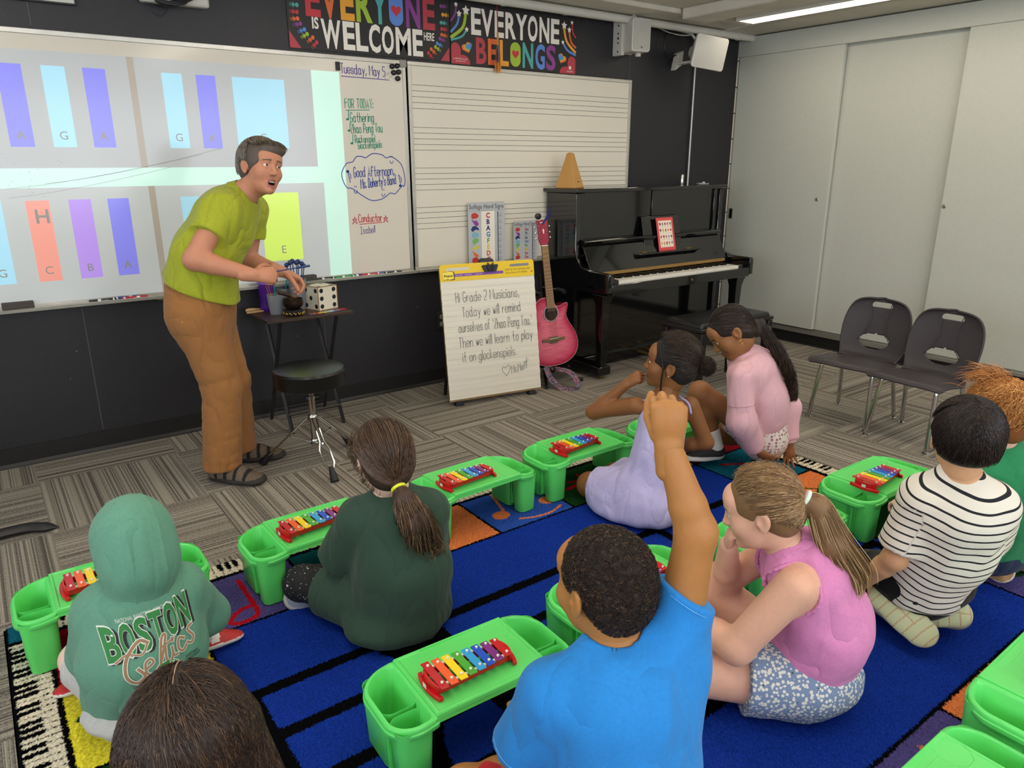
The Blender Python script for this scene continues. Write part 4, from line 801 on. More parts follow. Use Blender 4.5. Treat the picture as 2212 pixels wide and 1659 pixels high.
MB().box(-s_, s_, -s_, s_, 0, 2*s_).build('dice_body', M_dw, dc, bevel=.002)
m = MB()
for a, b in (((-s_, -s_), (s_, -s_)), ((-s_, -s_), (-s_, s_))):
    for z in (.0, 2*s_): m.tube([(a[0], a[1], z), (b[0], b[1], z)], .0022, 6)
for a in ((-s_, -s_), (s_, -s_), (-s_, s_)): m.tube([(a[0], a[1], 0), (a[0], a[1], 2*s_)], .0022, 6)
m.build('edge_trim', mat('plywood edge', '9a7342', .6), dc)
def pip(u, v, f):
    m = MB(); r = .0125
    P = {'front': lambda a, b: (u+a, -s_-.0006, s_+v+b), 'left': lambda a, b: (-s_-.0006, u+a, s_+v+b), 'top': lambda a, b: (u+a, v+b, 2*s_+.0008)}[f]
    m.poly([P(r*cos(2*pi*i/18), r*sin(2*pi*i/18)) for i in range(18)]); m.build('pip', M_ink, dc)
for u in (-.042, .042):
    for v in (-.043, 0, .043): pip(u, v, 'front')
    for v in (-.043, .043): pip(u, v, 'left'); pip(u, v, 'top')
pip(0, 0, 'left')
M_clr = mat('frosted clear plastic', 'd5dadd', .35, trans=.75, alpha=.75); M_pur = mat('purple clear plastic', '6a28b0', .2, trans=.6)
bt = thing('water_bottle', 'purple see-through water bottle with a pink straw on the tray table', 'bottle', (-4.02, -.12, TZ))
MB().lathe([(.036, 0), (.041, .006), (.041, .03), (.037, .06), (.042, .1), (.042, .155)], 20).build('bottle_body', M_pur, bt, smooth=True); MB().lathe([(.044, .15), (.045, .16), (.044, .175), (.038, .2), (.036, .205)], 20).build('bottle_cap', mat('lilac plastic', 'a06fd6', .3, trans=.4), bt, smooth=True); MB().tube([(.0, 0, .02), (.005, -.01, .225)], .005, 8).build('straw', mat('pink straw', 'd4438c', .4), bt, smooth=True)
def cup(name, lab, cat, loc, r0, r1, h, m_):
    c = thing(name, lab, cat, loc); MB().lathe([(r0, 0), (r0+.001, .002), (r1, h), (r1+.002, h+.001), (r1-.001, h), (r0-.002, .006), (.002, .005)], 20).build('cup_body', m_, c, smooth=True); return c
c1 = cup('plastic_cup', 'clear cup of thin striped sticks at the front left of the tray table', 'cup', (-4.015, -.235, TZ), .031, .042, .105, M_clr); c2 = cup('plastic_cup', 'clear cup with a blue craft stick at the back of the tray table', 'cup', (-3.925, -.09, TZ), .033, .043, .11, M_clr)
c3 = cup('tall_cup', 'tall frosted tumbler of bead-headed mallets beside the big dice', 'cup', (-3.865, -.17, TZ), .036, .048, .165, mat('frosted tumbler', 'a9adb8', .45, trans=.55))
ST = [('9b6a35', 'tan striped stick leaning left in the front clear cup'), ('c07a35', 'orange striped stick in the front clear cup'), ('7a4a2a', 'brown striped stick in the front clear cup'), ('2b8796', 'teal craft stick standing in the front clear cup')]
for k, (c, lb) in enumerate(ST):
    x, y = c1.location.x, c1.location.y; m = MB().tube([(x-.008+.006*k, y-.008+.004*k, TZ+.012), (x-.045+.016*k, y+.005*k, TZ+.16-.004*k)], .004 if k < 3 else .007, 6, flat=.4); o = m.build('craft_stick', mat('stick '+c, c, .6)); tag(o, lb, 'stick', 'craft sticks in cups')
x, y = c2.location.x, c2.location.y; o = MB().tube([(x, y, TZ+.012), (x+.028, y-.01, TZ+.155)], .009, 8, flat=.3).build('craft_stick', mat('stick 2b8796', '2b8796', .6)); tag(o, 'wide teal craft stick standing in the back clear cup', 'stick', 'craft sticks in cups')
M_bead = mat('navy beads', '24356b', .3)
for k, (dx, dz) in enumerate(((-.055, .0), (-.045, .02), (-.03, .032), (-.012, .038), (.005, .03), (.02, .033), (.036, .022), (.05, .008))):
    x, y = c3.location.x, c3.location.y; o = thing('beaded_mallet', 'navy bead-headed mallet in the tall tumbler, number %s in the arch from the left' % ('one two three four five six seven eight'.split()[k]), 'mallet', (x, y, TZ), 0, 'bead-headed mallets in the tall tumbler')
    MB().tube([(dx*.2, .01*(k % 3-1), .012), (dx, .012*(k % 2), .215+dz)], .0028, 6).build('stick', M_bead, o, smooth=True); MB().ball((dx, .012*(k % 2), .225+dz), .0135, 12).build('bead', M_bead, o, smooth=True)
bw = thing('singing_bowl', 'dark bronze singing bowl on its ring cushion at the front of the tray table', 'bowl', (-3.945, -.305, TZ+.03)); M_brz = mat('dark bronze', '2f2118', .35, .6, var=.2)
MB().lathe([(.018, 0), (.035, .004), (.05, .02), (.054, .036), (.051, .05), (.0525, .055), (.05, .056), (.048, .048), (.046, .02), (.02, .006)], 28).build('bowl', M_brz, bw, smooth=True)
for z in (.038, .048): MB().lathe([(.0532, z-.001), (.0545, z), (.0532, z+.001)], 28, cap=False).build('bowl_ring', mat('worn bronze', '5d4227', .4, .6), bw, smooth=True)
cu = thing('ring_cushion', 'black and gold brocade ring cushion under the singing bowl', 'cushion', (-3.945, -.305, TZ))
MB().tube([(.038*cos(2*pi*i/24), .038*sin(2*pi*i/24), .015) for i in range(24)], .0155, 10, closed=True).build('cushion', mat('black brocade', '141217', .8), cu, smooth=True)
m = MB()
for k in range(14):
    a = 2*pi*k/14; m.tube([((.0535)*cos(a+t*.16), (.0535)*sin(a+t*.16), .012+.006*sin(3*t+k)) for t in (-1, -.4, .2, .8)], .0022, 5)
m.build('gold_motif', mat('gold brocade', 'c3a03c', .6), cu)
sk = thing('bowl_striker', 'dark wooden striker resting across the singing bowl', 'striker', (-3.97, -.3, TZ+.098)); m = MB().tube([(-.05, -.005, .03), (-.045, -.005, .028), (.015, .0, .006)], [.011, .0115, .0115], 12); m.build('grip', mat('leather wrap', '33241c', .6), sk, smooth=True); MB().tube([(.015, 0, .006), (.045, .003, -.009)], [.0105, .009], 12).build('wood_end', mat('striker wood', '6d4c33', .5), sk, smooth=True)
cs = thing('colour_strip', 'laminated strip of eight colour squares lying at the front of the tray table', 'card', (-3.76, -.345, TZ), rad(8)); MB().box(-.13, .115, -.028, .028, 0, .002).build('card', mat('dark laminated card', '3b2c26', .15), cs)
m = MB()
for k, c in enumerate(('b53040', 'd58a35', 'd9cc45', '86a98a', '93b5d6', '6f6f9d', 'b65a86', 'c03a45')): m.box(-.105+.026*k, -.0805+.026*k, -.02, .018, .002, .0024, k)
m.build('squares', [mat('square '+c, c, .2) for c in ('b53040', 'd58a35', 'd9cc45', '86a98a', '93b5d6', '6f6f9d', 'b65a86', 'c03a45')], cs)
ml = thing('wood_mallet', 'pale wooden egg-shaped mallet at the left edge of the tray table', 'mallet', (-4.09, -.1, TZ+.012), rad(8)); M_pw = mat('pale wood', 'b08f62', .5)
m = MB().tube([(-.05, 0, .0), (-.046, 0, 0), (-.03, 0, 0), (.0, 0, -.002), (.04, 0, -.004)], [.004, .0085, .0115, .010, .005], 12); m.build('mallet_head', M_pw, ml, smooth=True)
ws = MB().tube([(-.06, 0, 0), (.06, .01, 0)], .0055, 8).build('wooden_stick', M_pw, smooth=True); tag(ws, 'thin pale wooden stick poking over the left edge of the tray table', 'stick'); ws.location = (-4.085, -.145, TZ+.0058)
# drum stool
dt = thing('drum_stool', 'round black padded drum stool on a chrome tripod', 'stool', (-4.085, -.834, 0)); M_vin = mat('black vinyl', '0f1010', .3, bump=(120, .12, .001))
MB().lathe([(.15, .405), (.163, .41), (.167, .42), (.167, .475), (.169, .48), (.164, .489), (.14, .494), (.02, .496)], 40).build('seat', M_vin, dt, smooth=True)
MB().tube([(.168*cos(2*pi*i/40), .168*sin(2*pi*i/40), .478) for i in range(40)], .0025, 6, closed=True).build('piping', M_vin, dt, smooth=True)
MB().lathe([(.0125, .2), (.0125, .41)], 16).build('post', M_chr, dt, smooth=True); MB().lathe([(.016, .1), (.016, .33), (.018, .332), (.018, .35), (.013, .352)], 16).build('sleeve', M_chr, dt, smooth=True)
MB().box(-.03, -.012, -.006, .006, .335, .348).tube([(.0, .0, .342), (.035, -.01, .342)], .004, 6).build('height_clamp', M_chr, dt); MB().lathe([(.02, .225), (.024, .23), (.024, .25), (.02, .255)], 16).build('collar', M_chr, dt, smooth=True); MB().lathe([(.019, .1), (.02, .105), (.02, .125), (.017, .13)], 16).build('collar', M_chr, dt, smooth=True)
for fx, fy, wide in ((-.209, .137, 0), (.225, .119, 0), (-.018, -.255, 1)):
    L_ = math.hypot(fx, fy); d = Vector((fx/L_, fy/L_, 0)); n_ = Vector((-d.y, d.x, 0)); A_ = d*.024+Vector((0, 0, .24)); B_ = d*(L_-.02)+Vector((0, 0, .045)); C_ = d*(L_+.012)+Vector((0, 0, .004))
    for s_ in (-1, 1):
        P = lambda t, w: A_.lerp(B_, t)+n_*s_*w
        MB().tube([P(0, .009), P(.45, .01), P(.6, .024), P(.85, .024), P(1.0, .006)] if wide else [P(0, .011), P(.5, .011), P(1, .009)], .0042, 8).build('leg_rod', M_chr, dt, smooth=True)
    MB().tube([A_.lerp(B_, .48), d*.018+Vector((0, 0, .112))], .0045, 6).build('brace', M_chr, dt, smooth=True)
    MB().tube([A_.lerp(B_, .93), A_.lerp(B_, 1.0), C_], [.012, .014, .021], 12).build('rubber_foot', M_blk, dt, smooth=True)
# two stacking chairs
def chair():
    t = thing('school_chair', 'dark grey plastic school chair with chrome legs, the one nearer the piano', 'chair', (0, 0, 0), 0, 'grey school chairs')
    M_pl = mat('charcoal moulded plastic', '353033', .5, bump=(250, .12, .001))
    # shell: local x = depth (front at -x), y = width; a profile swept over the width with two openings
    nu, nv = 101, 60; sw = .20
    prof = spline([(-.195, .335), (-.175, .350), (-.10, .348), (0, .338), (.08, .333), (.125, .342), (.15, .37), (.165, .42), (.185, .50), (.205, .58), (.215, .64), (.218, .668)], 11); S_ = len(prof)
    V = []; keep = []
    for i, (x, z) in enumerate(prof):
        t_ = i/(S_-1)
        w = .20 if t_ < .28 else (.20-.042*((t_-.28)/.14) if t_ < .42 else .158)
        if t_ < .06: w = .185+.015*(t_/.06)
        if t_ > .42: w = .158+.03*sin(min(1, max(0, (t_-.45)/.3))*pi/2)
        if t_ > .70: w *= math.sqrt(max(.012, 1-((t_-.70)/.303)**2.2))
        for j in range(nu):
            v = -1+2*j/(nu-1); y = w*v
            cup_ = .016*(v*v) if t_ > .42 else 0; dish = .010*(v*v)*(t_ < .42)
            fr = .012*(v*v) if t_ < .1 else 0
            V.append((x-cup_*1.6-(-fr), y, z+dish*.5-(.012*v**4 if t_ < .42 else 0)))
    F = []
    for i in range(S_-1):
        for j in range(nu-1):
            t_ = (i+.5)/(S_-1); a = [i*nu+j, i*nu+j+1, (i+1)*nu+j+1, (i+1)*nu+j]
            cy = sum(V[k][1] for k in a)/4; cz = sum(V[k][2] for k in a)/4
            if t_ > .5:
                if max(0, abs(cy)-.044)**2+(cz-.628)**2 < .0145**2: continue
                zc = .43
                if (cy/.085)**2+((cz-zc)/(.05 if cz < zc else .036))**2 < 1: continue
            F.append(tuple(a))
    m = MB(); m._add(V, F); sh = m.build('seat_shell', M_pl, t, smooth='all'); so = sh.modifiers.new('thick', 'SOLIDIFY'); so.thickness = .007; so.offset = 0
    sb_ = sh.modifiers.new('smooth', 'SMOOTH'); sb_.iterations = 3
    # raised rim of the shell
    rim = [V[i*nu] for i in range(S_)]+[V[(S_-1)*nu+j] for j in range(1, nu)]+[V[i*nu+nu-1] for i in range(S_-2, -1, -1)]+[V[j] for j in range(nu-2, 0, -1)]
    MB().tube(rim, .0065, 8, closed=True).build('rim', M_pl, t, smooth='all')
    m = MB()
    for s_ in (-1, 1): m.tube([(x-.006, s_*y, z) for x, y, z in spline([(.208, .058, .645), (.196, .05, .60), (.178, .042, .53), (.166, .06, .475), (.155, .092, .425)], 5)], .0022, 6)
    m.build('moulded_rib', M_pl, t, smooth='all')
    for fx, fy in ((-.17, -.165), (-.17, .165), (.175, -.165), (.175, .165)):
        sx = 1 if fx > 0 else -1; ys = 1 if fy > 0 else -1
        MB().tube(spline([(sx*.03, ys*.10, .322), (sx*.09, ys*.128, .322), (sx*.118, ys*.142, .31), (sx*.128, ys*.148, .27), (fx, fy, .012)], 5), .0115, 12).build('leg', M_chr, t, smooth=True)
        MB().lathe([(.018, 0), (.018, .003), (.008, .008), (.006, .02)], 14, c=(fx, fy, 0)).build('glide', M_chr, t, smooth=True)
    return t
ch1 = chair(); ch1.location = (-1.33, -2.03, 0); ch1.rotation_euler = (0, 0, rad(3))
dup(ch1, (-1.37, -2.405, 0), rad(-4), 'dark grey plastic school chair with chrome legs, the one behind the red-haired child', 'grey school chairs')
# dark things cut by the left edge of the photo
o = thing('stand_base', 'dark curved stand foot on the carpet at the left edge of the photo', 'stand', (-5.42, -.82, 0)); M_st = mat('dark grey steel', '', 0)
MB().tube(spline([(-.3, -.12, .018), (-.1, -.02, .022), (.1, .005, .022), (.2, -.02, .012), (.235, -.035, .006)], 6), [.03]*18+[.026, .02, .014, .010, .006, .004, .003], 10, flat=.6).build('curved_foot', M_st, o, smooth=True); MB().tube([(-.1, -.02, .02), (-.1, -.02, 1.0)], .014, 10).build('pole', M_st, o, smooth=True)
o = thing('music_stand_desk', 'dark edge of a music stand at the left edge of the photo', 'music stand', (-5.47, -.5, 0)); MB().prism([(-.2, .66), (.118, .645), (.13, .66), (.13, .685), (.118, .70), (-.2, .72)], -.06, .0, ax=1).build('ledge', M_blk, o, bevel=.004); MB().prism([(-.2, .72), (.108, .70), (.08, .80), (-.2, .9)], -.01, .0, ax=1).build('desk_plate', mat('grey desk plate', '6f7072', .5), o); MB().tube([(-.1, 0, 0), (-.1, 0, .7)], .012, 8).build('pole', M_st, o)
MB().tube([(-.25, 0, .01), (.0, .06, .01)], .01, 8).build('foot', M_st, o)
# ================================================================ RUG, LAP DESKS, XYLOPHONES
def make_rug():
    x0, x1, y0, y1 = -5.405, -2.112, -3.88, -1.535; st = .0034
    nx, ny = int((x1-x0)/st), int((y1-y0)/st); rng = np.random.default_rng(3)
    xs = np.linspace(x0, x1, nx); ys = np.linspace(y0, y1, ny); X, Y = np.meshgrid(xs, ys)
    jx = X+rng.normal(0, .0016, X.shape); jy = Y+rng.normal(0, .0016, X.shape)
    P = {k: np.array(hx(v)[:3]) for k, v in dict(black='08080b', white='d3c9b3', blue='16318a', navy='16389e', purple='4b4479', teal='14566a', dteal='0d464c', orange='cf7442', red='8d0f1c', yellow='dccf38', dgreen='173a1a', maroon='6f1119', lblue='2a4d9f', lime='b9bf3c', scarlet='a3121f').items()}
    C = np.empty(X.shape+(3,)); C[:] = P['blue']
    def setm(m, c): C[m] = P[c]
    def rect(a, b, c, d): return (jx >= a) & (jx < b) & (jy >= c) & (jy < d)
    IX0, IX1, IY0, IY1 = -4.905, -2.62, -3.458, -1.972        # inner field
    KX0, KX1, KY0, KY1 = -5.295, -2.235, -3.775, -1.648       # between keys and squares
    # squares
    S = {}
    cols = [-5.295, -4.91, -4.53, -4.15, -3.775, -3.39, -3.01, -2.62, -2.235]
    for k, c in enumerate(('red', 'purple', 'dteal', 'orange', 'lblue', 'dgreen', 'yellow', 'maroon')): setm(rect(cols[k], cols[k+1], IY1, KY1), c)
    for k, c in enumerate(('teal', 'dgreen', 'red', 'lblue', 'purple', 'orange', 'maroon', 'yellow')): setm(rect(cols[k], cols[k+1], KY0, IY0), c)
    rows = [-1.972, -2.342, -2.712, -3.085, -3.458]
    for k, c in enumerate(('yellow', 'dgreen', 'lblue', 'maroon')): setm(rect(KX0, IX0, rows[k+1], rows[k]), c)
    for k, c in enumerate(('teal', 'orange', 'dgreen', 'purple')): setm(rect(IX1, KX1, rows[k+1], rows[k]), c)
    t = .006
    for a in cols[1:-1]: setm(rect(a-t, a+t, IY1, KY1) | rect(a-t, a+t, KY0, IY0), 'black')
    for a in rows[1:-1]: setm(rect(KX0, IX0, a-t, a+t) | rect(IX1, KX1, a-t, a+t), 'black')
    for a in (IX0, IX1): setm(rect(a-t, a+t, KY0, KY1), 'black')
    for a in (IY0, IY1): setm(rect(KX0, KX1, a-t, a+t), 'black')
    # drawing helpers on the pile
    def seg(pts, w, c):
        d = np.full(X.shape, 9.); ww = w if isinstance(w, (list, tuple)) else [w]*len(pts)
        for i in range(len(pts)-1):
            (ax, ay), (bx, by) = pts[i], pts[i+1]; m = max(ww[i], ww[i+1])+.02
            sl = (slice(max(0, int((min(ay, by)-m-y0)/st)), max(0, int((max(ay, by)+m-y0)/st)+1)), slice(max(0, int((min(ax, bx)-m-x0)/st)), max(0, int((max(ax, bx)+m-x0)/st)+1)))
            px, py = jx[sl]-ax, jy[sl]-ay; vx, vy = bx-ax, by-ay; q = np.clip((px*vx+py*vy)/(vx*vx+vy*vy+1e-9), 0, 1)
            C[sl][np.hypot(px-q*vx, py-q*vy) < ww[i]+(ww[i+1]-ww[i])*q] = P[c]
    def blob(x, y, a, b, c, rot=0):
        dx, dy = jx-x, jy-y; u, v = dx*cos(rot)+dy*sin(rot), -dx*sin(rot)+dy*cos(rot); C[(u/a)**2+(v/b)**2 < 1] = P[c]
    # staff with bar lines and a treble clef
    for y in (-2.315, -2.50, -2.695, -2.89, -3.092): setm(rect(-4.885, -2.645, y-.02, y+.02), 'black')
    setm(rect(-4.895, -4.848, -3.11, -2.30), 'black'); setm(rect(-2.69, -2.645, -3.11, -2.30), 'black')
    seg(spline([(-4.36, -2.95), (-4.24, -2.87), (-4.18, -2.72), (-4.28, -2.60), (-4.45, -2.62), (-4.56, -2.75), (-4.58, -2.92), (-4.47, -3.07), (-4.3, -3.11), (-4.12, -3.03), (-4.08, -2.82), (-4.18, -2.62), (-4.33, -2.45), (-4.46, -2.33), (-4.5, -2.2), (-4.43, -2.09), (-4.36, -2.13), (-4.33, -2.25), (-4.31, -2.6), (-4.27, -3.2), (-4.29, -3.3), (-4.37, -3.34), (-4.44, -3.29)], 6), .042, 'black')
    blob(-4.41, -3.28, .05, .05, 'black'); blob(-4.42, -2.36, .07, .13, 'black', .5); blob(-4.28, -2.93, .06, .09, 'black', .2)
    for nx_, ny_ in ((-3.7, -2.79), (-3.35, -2.6), (-3.0, -2.99)): blob(nx_, ny_, .11, .075, 'black', .4); seg([(nx_+.09, ny_+.03), (nx_+.09, ny_+.5)], .02, 'black')
    # symbols in the squares
    seg([(-4.722, -1.70), (-4.722, -1.89)], .009, 'scarlet'); seg(spline([(-4.722, -1.88), (-4.73, -1.94), (-4.79, -1.955), (-4.815, -1.93), (-4.77, -1.885), (-4.722, -1.88)], 6), .009, 'scarlet'); blob(-4.675, -1.885, .015, .014, 'scarlet')
    for a in (-3.692, -3.447): blob(a+.005, -1.845, .04, .034, 'orange', .3); seg([(a+.03, -1.84), (a+.085, -1.65)], .006, 'orange')
    seg([(-3.607, -1.65), (-3.362+.0, -1.65)], .012, 'orange'); seg(spline([(-3.64, -1.915), (-3.58, -1.94), (-3.5, -1.945), (-3.43, -1.92)], 5), .006, 'orange')
    seg([(-3.32, -1.82), (-3.18, -1.80), (-3.1, -1.90)], [.006, .02, .006], 'scarlet'); seg([(-3.25, -1.76), (-3.18, -1.80), (-3.16, -1.72)], [.005, .016, .005], 'scarlet')
    seg(spline([(-2.93, -1.74), (-2.84, -1.72), (-2.76, -1.78), (-2.84, -1.86), (-2.93, -1.82)], 6), .013, 'dgreen')
    blob(-2.54, -1.78, .045, .033, 'lime'); seg(spline([(-2.60, -1.78), (-2.54, -1.72), (-2.42, -1.74), (-2.40, -1.83), (-2.46, -1.9), (-2.53, -1.92)], 6), .014, 'lime'); blob(-2.36, -1.77, .015, .015, 'lime'); blob(-2.36, -1.84, .015, .015, 'lime')
    seg([(-2.52, -2.05), (-2.40, -2.12), (-2.5, -2.2)], .009, 'scarlet')
    seg([(-2.56, -2.50), (-2.45, -2.53), (-2.33, -2.46)], [.005, .02, .006], 'dgreen'); seg([(-2.50, -2.46), (-2.40, -2.56)], [.005, .012], 'dgreen'); seg([(-2.44, -2.44), (-2.38, -2.5)], .005, 'dgreen')
    seg(spline([(-2.53, -3.25), (-2.48, -3.31), (-2.4, -3.3), (-2.36, -3.22), (-2.42, -3.15)], 6), .012, 'dgreen'); blob(-2.50, -3.20, .016, .016, 'dgreen')
    seg([(-5.26, -2.13), (-5.14, -2.16)], .011, 'dgreen'); seg([(-5.14, -2.16), (-5.1, -2.03)], .011, 'dgreen')
    blob(-3.62, -3.58, .028, .022, 'orange'); seg([(-3.6, -3.58), (-3.57, -3.5)], .007, 'orange'); seg([(-3.57, -3.52), (-3.50, -3.55)], .009, 'orange')
    # keyboard border
    def keys(u, v):       # u along, v from 0 (outer edge) to 1 (inner edge)
        q = u/.0262; k = np.floor(q).astype(int); f = q-k; out = np.full(u.shape, 1)
        out[(f < .13) | (v < .05) | (v > .97)] = 0
        m = np.isin(k % 7, (1, 2, 4, 5, 6)) & (v < .62); kf = np.where(f > .5, f-1, f)
        out[((np.isin(k % 7, (1, 2, 4, 5, 6)) & (f < .42)) | (np.isin((k+1) % 7, (1, 2, 4, 5, 6)) & (f > .72))) & (v < .6)] = 0; return out
    kb = ~((jx > KX0-.008) & (jx < KX1+.008) & (jy > KY0-.008) & (jy < KY1+.008)); kin = (jx > KX0) & (jx < KX1) & (jy > KY0) & (jy < KY1)
    kw = .096
    for m, u, v in ((jy > KY1, jx-x0, (y1-jy-.006)/kw), (jy < KY0, jx-x0, (jy-y0-.006)/kw), ((jx < KX0) & (jy < KY1) & (jy > KY0), jy-y0, (jx-x0-.008)/kw), ((jx > KX1) & (jy < KY1) & (jy > KY0), jy-y0, (x1-jx-.008)/kw)):
        kk = keys(u, v); C[m & (kk == 1)] = P['white']; C[m & (kk == 0)] = P['black']
    for a, b, c, d in ((x0, KX0, KY1, y1), (KX1, x1, KY1, y1), (x0, KX0, y0, KY0), (KX1, x1, y0, KY0)): setm(rect(a, b, c, d), 'teal')
    for a in (KX0, KX1): setm((np.abs(jx-a) < .007), 'black')
    for a in (KY0, KY1): setm((np.abs(jy-a) < .007), 'black')
    setm(~rect(x0+.012, x1-.012, y0+.009, y1-.009), 'black')
    C *= (1+rng.normal(0, .16, X.shape))[..., None].clip(.5, 1.6)
    Z = .0105+rng.normal(0, .0011, X.shape); e = np.minimum.reduce([X-x0, x1-X, Y-y0, y1-Y]); Z = np.where(e < .004, 0.0, np.where(e < .010, .006, Z))
    # rounded corners
    v = np.stack([X, Y, Z], -1).reshape(-1, 3); idx = np.arange(nx*ny).reshape(ny, nx)
    f = np.stack([idx[:-1, :-1], idx[:-1, 1:], idx[1:, 1:], idx[1:, :-1]], -1).reshape(-1, 4)
    me = bpy.data.meshes.new('rug'); fast_mesh(me, v, f); a = me.color_attributes.new('Col', 'FLOAT_COLOR', 'POINT')
    a.data.foreach_set('color', np.concatenate([C.reshape(-1, 3), np.ones((nx*ny, 1))], 1).astype('f').ravel())
    m = mat('rug pile', '808080', .95, attr='Col', spec=.02); me.materials.append(m)
    o = bpy.data.objects.new('music_rug', me); COL.objects.link(o)
    return tag(o, 'large blue rug with a keyboard border, coloured note squares and black staff lines', 'rug')
def fast_mesh(me, v, f, smooth=True):
    n, k = f.shape; me.vertices.add(len(v)); me.vertices.foreach_set('co', np.asarray(v, 'f').ravel()); me.loops.add(n*k); me.loops.foreach_set('vertex_index', np.asarray(f, 'i').ravel())
    me.polygons.add(n); me.polygons.foreach_set('loop_start', np.arange(0, n*k, k, dtype='i')); me.polygons.foreach_set('use_smooth', np.full(n, smooth)); me.update(calc_edges=True)
make_rug()
RZ = .0145                       # top of the rug
M_green = mat('green moulded plastic', '5fd86a', .28, spec=.5, bump=(700, .05, .001))
def lap_desk():
    t = thing('lap_desk', 'lap desk', 'lap desk', (0, 0, 0), 0, 'green lap desks'); A, B, ZT = .1625, .119, .190
    # panel: a height field with lip, pencil groove and cup ring
    nx, ny = 110, 84; xs, ys = np.linspace(-A, A, nx), np.linspace(-B, B, ny); X, Y = np.meshgrid(xs, ys)
    e = np.minimum(np.minimum(X+A, A-X), np.minimum(Y+B, B-Y)); Z = np.full(X.shape, ZT+.0)
    Z[e > .009] -= .0022; g = (np.abs(X) < .088) & (Y > .088) & (Y < .110); Z[g] = ZT-.007
    r = np.hypot((X-.118), (Y-.072)); Z[(r < .036) & (r > .0335)] -= .0025; Z[r <= .0335] -= .0012; Z[e < .001] = ZT-.003
    v = [tuple(p) for p in np.stack([X, Y, Z], -1).reshape(-1, 3)]; idx = np.arange(nx*ny).reshape(ny, nx)
    f = [tuple(q) for q in np.stack([idx[:-1, :-1], idx[:-1, 1:], idx[1:, 1:], idx[1:, :-1]], -1).reshape(-1, 4)]
    m = MB(); m._add(v, f)
    sk = lambda a, b, z: [(-a, -b, z), (a, -b, z), (a, b, z), (-a, b, z)]
    m.loft([sk(A-.0, B, ZT-.003), sk(A, B+.0015, ZT-.011), sk(A+.001, B-.001, ZT-.013), sk(A+.001, B+.001, ZT-.024), sk(A-.003, B-.003, ZT-.024), sk(A-.003, B-.003, ZT-.008)], True)
    m.build('tabletop', M_green, t, smooth=30)
    for s_ in (-1, 1):
        # outline of the pocket: straight at the panel, big rounded outer corners
        def out(d, n=9):
            R_ = .075-d; pts = []; bx, tx = .158+d, .267-d; b, tp = -(B+.004)+d, (B+.004)-d
            for i in range(n+1): a = rad(-90+90*i/n); pts.append((tx-R_+R_*cos(a), b+R_+R_*sin(a)))
            for i in range(n+1): a = rad(90*i/n); pts.append((tx-R_+R_*cos(a), tp-R_+R_*sin(a)))
            rr = .012
            for cy, a0 in ((tp-rr, 90), (b+rr, 180)):
                for i in range(4): a = rad(a0+90*i/3); pts.append((bx+rr+rr*cos(a), cy+rr*sin(a)))
            return [(s_*x, y) for x, y in (pts if s_ > 0 else pts[::-1])]
        zr = lambda x: ZT-.006-.17*(abs(x)-.16)
        R3 = lambda d, dz, zabs=None, sc=1: [(x, y, (zr(x)+dz) if zabs is None else zabs) for x, y in out(d)]
        m = MB(); m.loft([R3(-.001, -.026), R3(-.003, -.024), R3(-.003, -.014), R3(0, -.012), R3(0, -.003), R3(.003, 0), R3(.010, 0), R3(.0135, -.006), R3(.024, 0, .06), R3(.030, 0, .012)], False)
        m.poly([(x, y, .012) for x, y in out(.030)]); m.build('side_pocket', M_green, t, smooth=50)
        for y0, y1, nm in ((-.032, B-.004, 0), (-B+.004, -.044, 1)):
            ro = lambda k, z: [(s_*(.213+(x-.213)*k), (y0+y1)/2+(y-(y0+y1)/2)*(k*.5+.5 if nm == 0 else k), z) for x, y in (rrect(.162, .258, y0, y1, .026, 4) if s_ > 0 else rrect(.162, .258, y0, y1, .026, 4)[::-1])]
            m = MB(); m.loft([ro(.80, 0), ro(.84, .004), ro(.93, .10), ro(1.0, .165), ro(.985, .165), ro(.9, .1)], False); m.poly(ro(.80, 0)); m.build('leg_bin', M_green, t, smooth=50)
        m = MB(); m.box(.172, .257, -.043, -.038, .02, .150, 0) if s_ > 0 else m.box(-.257, -.172, -.043, -.038, .02, .150, 0); m.build('divider', M_green, t, bevel=.002)
    return t
DESKS = [((-5.098, -1.756), 0, 'green lap desk in front of the child in the green hooded sweatshirt'), ((-4.45, -1.805), 1.5, 'green lap desk in front of the ponytailed child in the dark green shirt'), ((-3.79, -1.785), 2, 'green lap desk just right of the ponytailed child, in the front row'),
         ((-3.2, -1.78), 0, 'green lap desk beside the knee of the child in the lavender dress'), ((-2.60, -1.83), 0, 'green lap desk mostly hidden behind the child in the lavender dress'), ((-2.455, -2.772), -1, 'green lap desk on the orange rug square, by the striped shirt'),
         ((-3.11, -2.765), 0, 'green lap desk mostly hidden behind the head of the child in the pink sleeveless top'), ((-3.82, -2.72), 0, 'green lap desk under the raised arm of the child in the bright blue shirt'), ((-4.432, -2.76), -2, 'green lap desk with the nearest whole xylophone, left of the bright blue shirt'),
         ((-3.285, -3.665), 1, 'green lap desk cut by the right edge of the photo, upper one of the two'), ((-3.88, -3.70), 0, 'green lap desk cut by the bottom edge of the photo in the right corner'), ((-5.2, -2.80), 0, 'green lap desk showing only a corner beside the brown hair at the bottom')]
XY = [(-.02, -.03, 1), (-.03, -.028, 2), (-.05, -.042, 1), (-.06, -.042, 4), None, (-.08, -.035, 3), None, (-.02, -.03, 0), (-.026, -.03, 0), (-.0, -.03, 0), (-.04, -.03, 0), None]
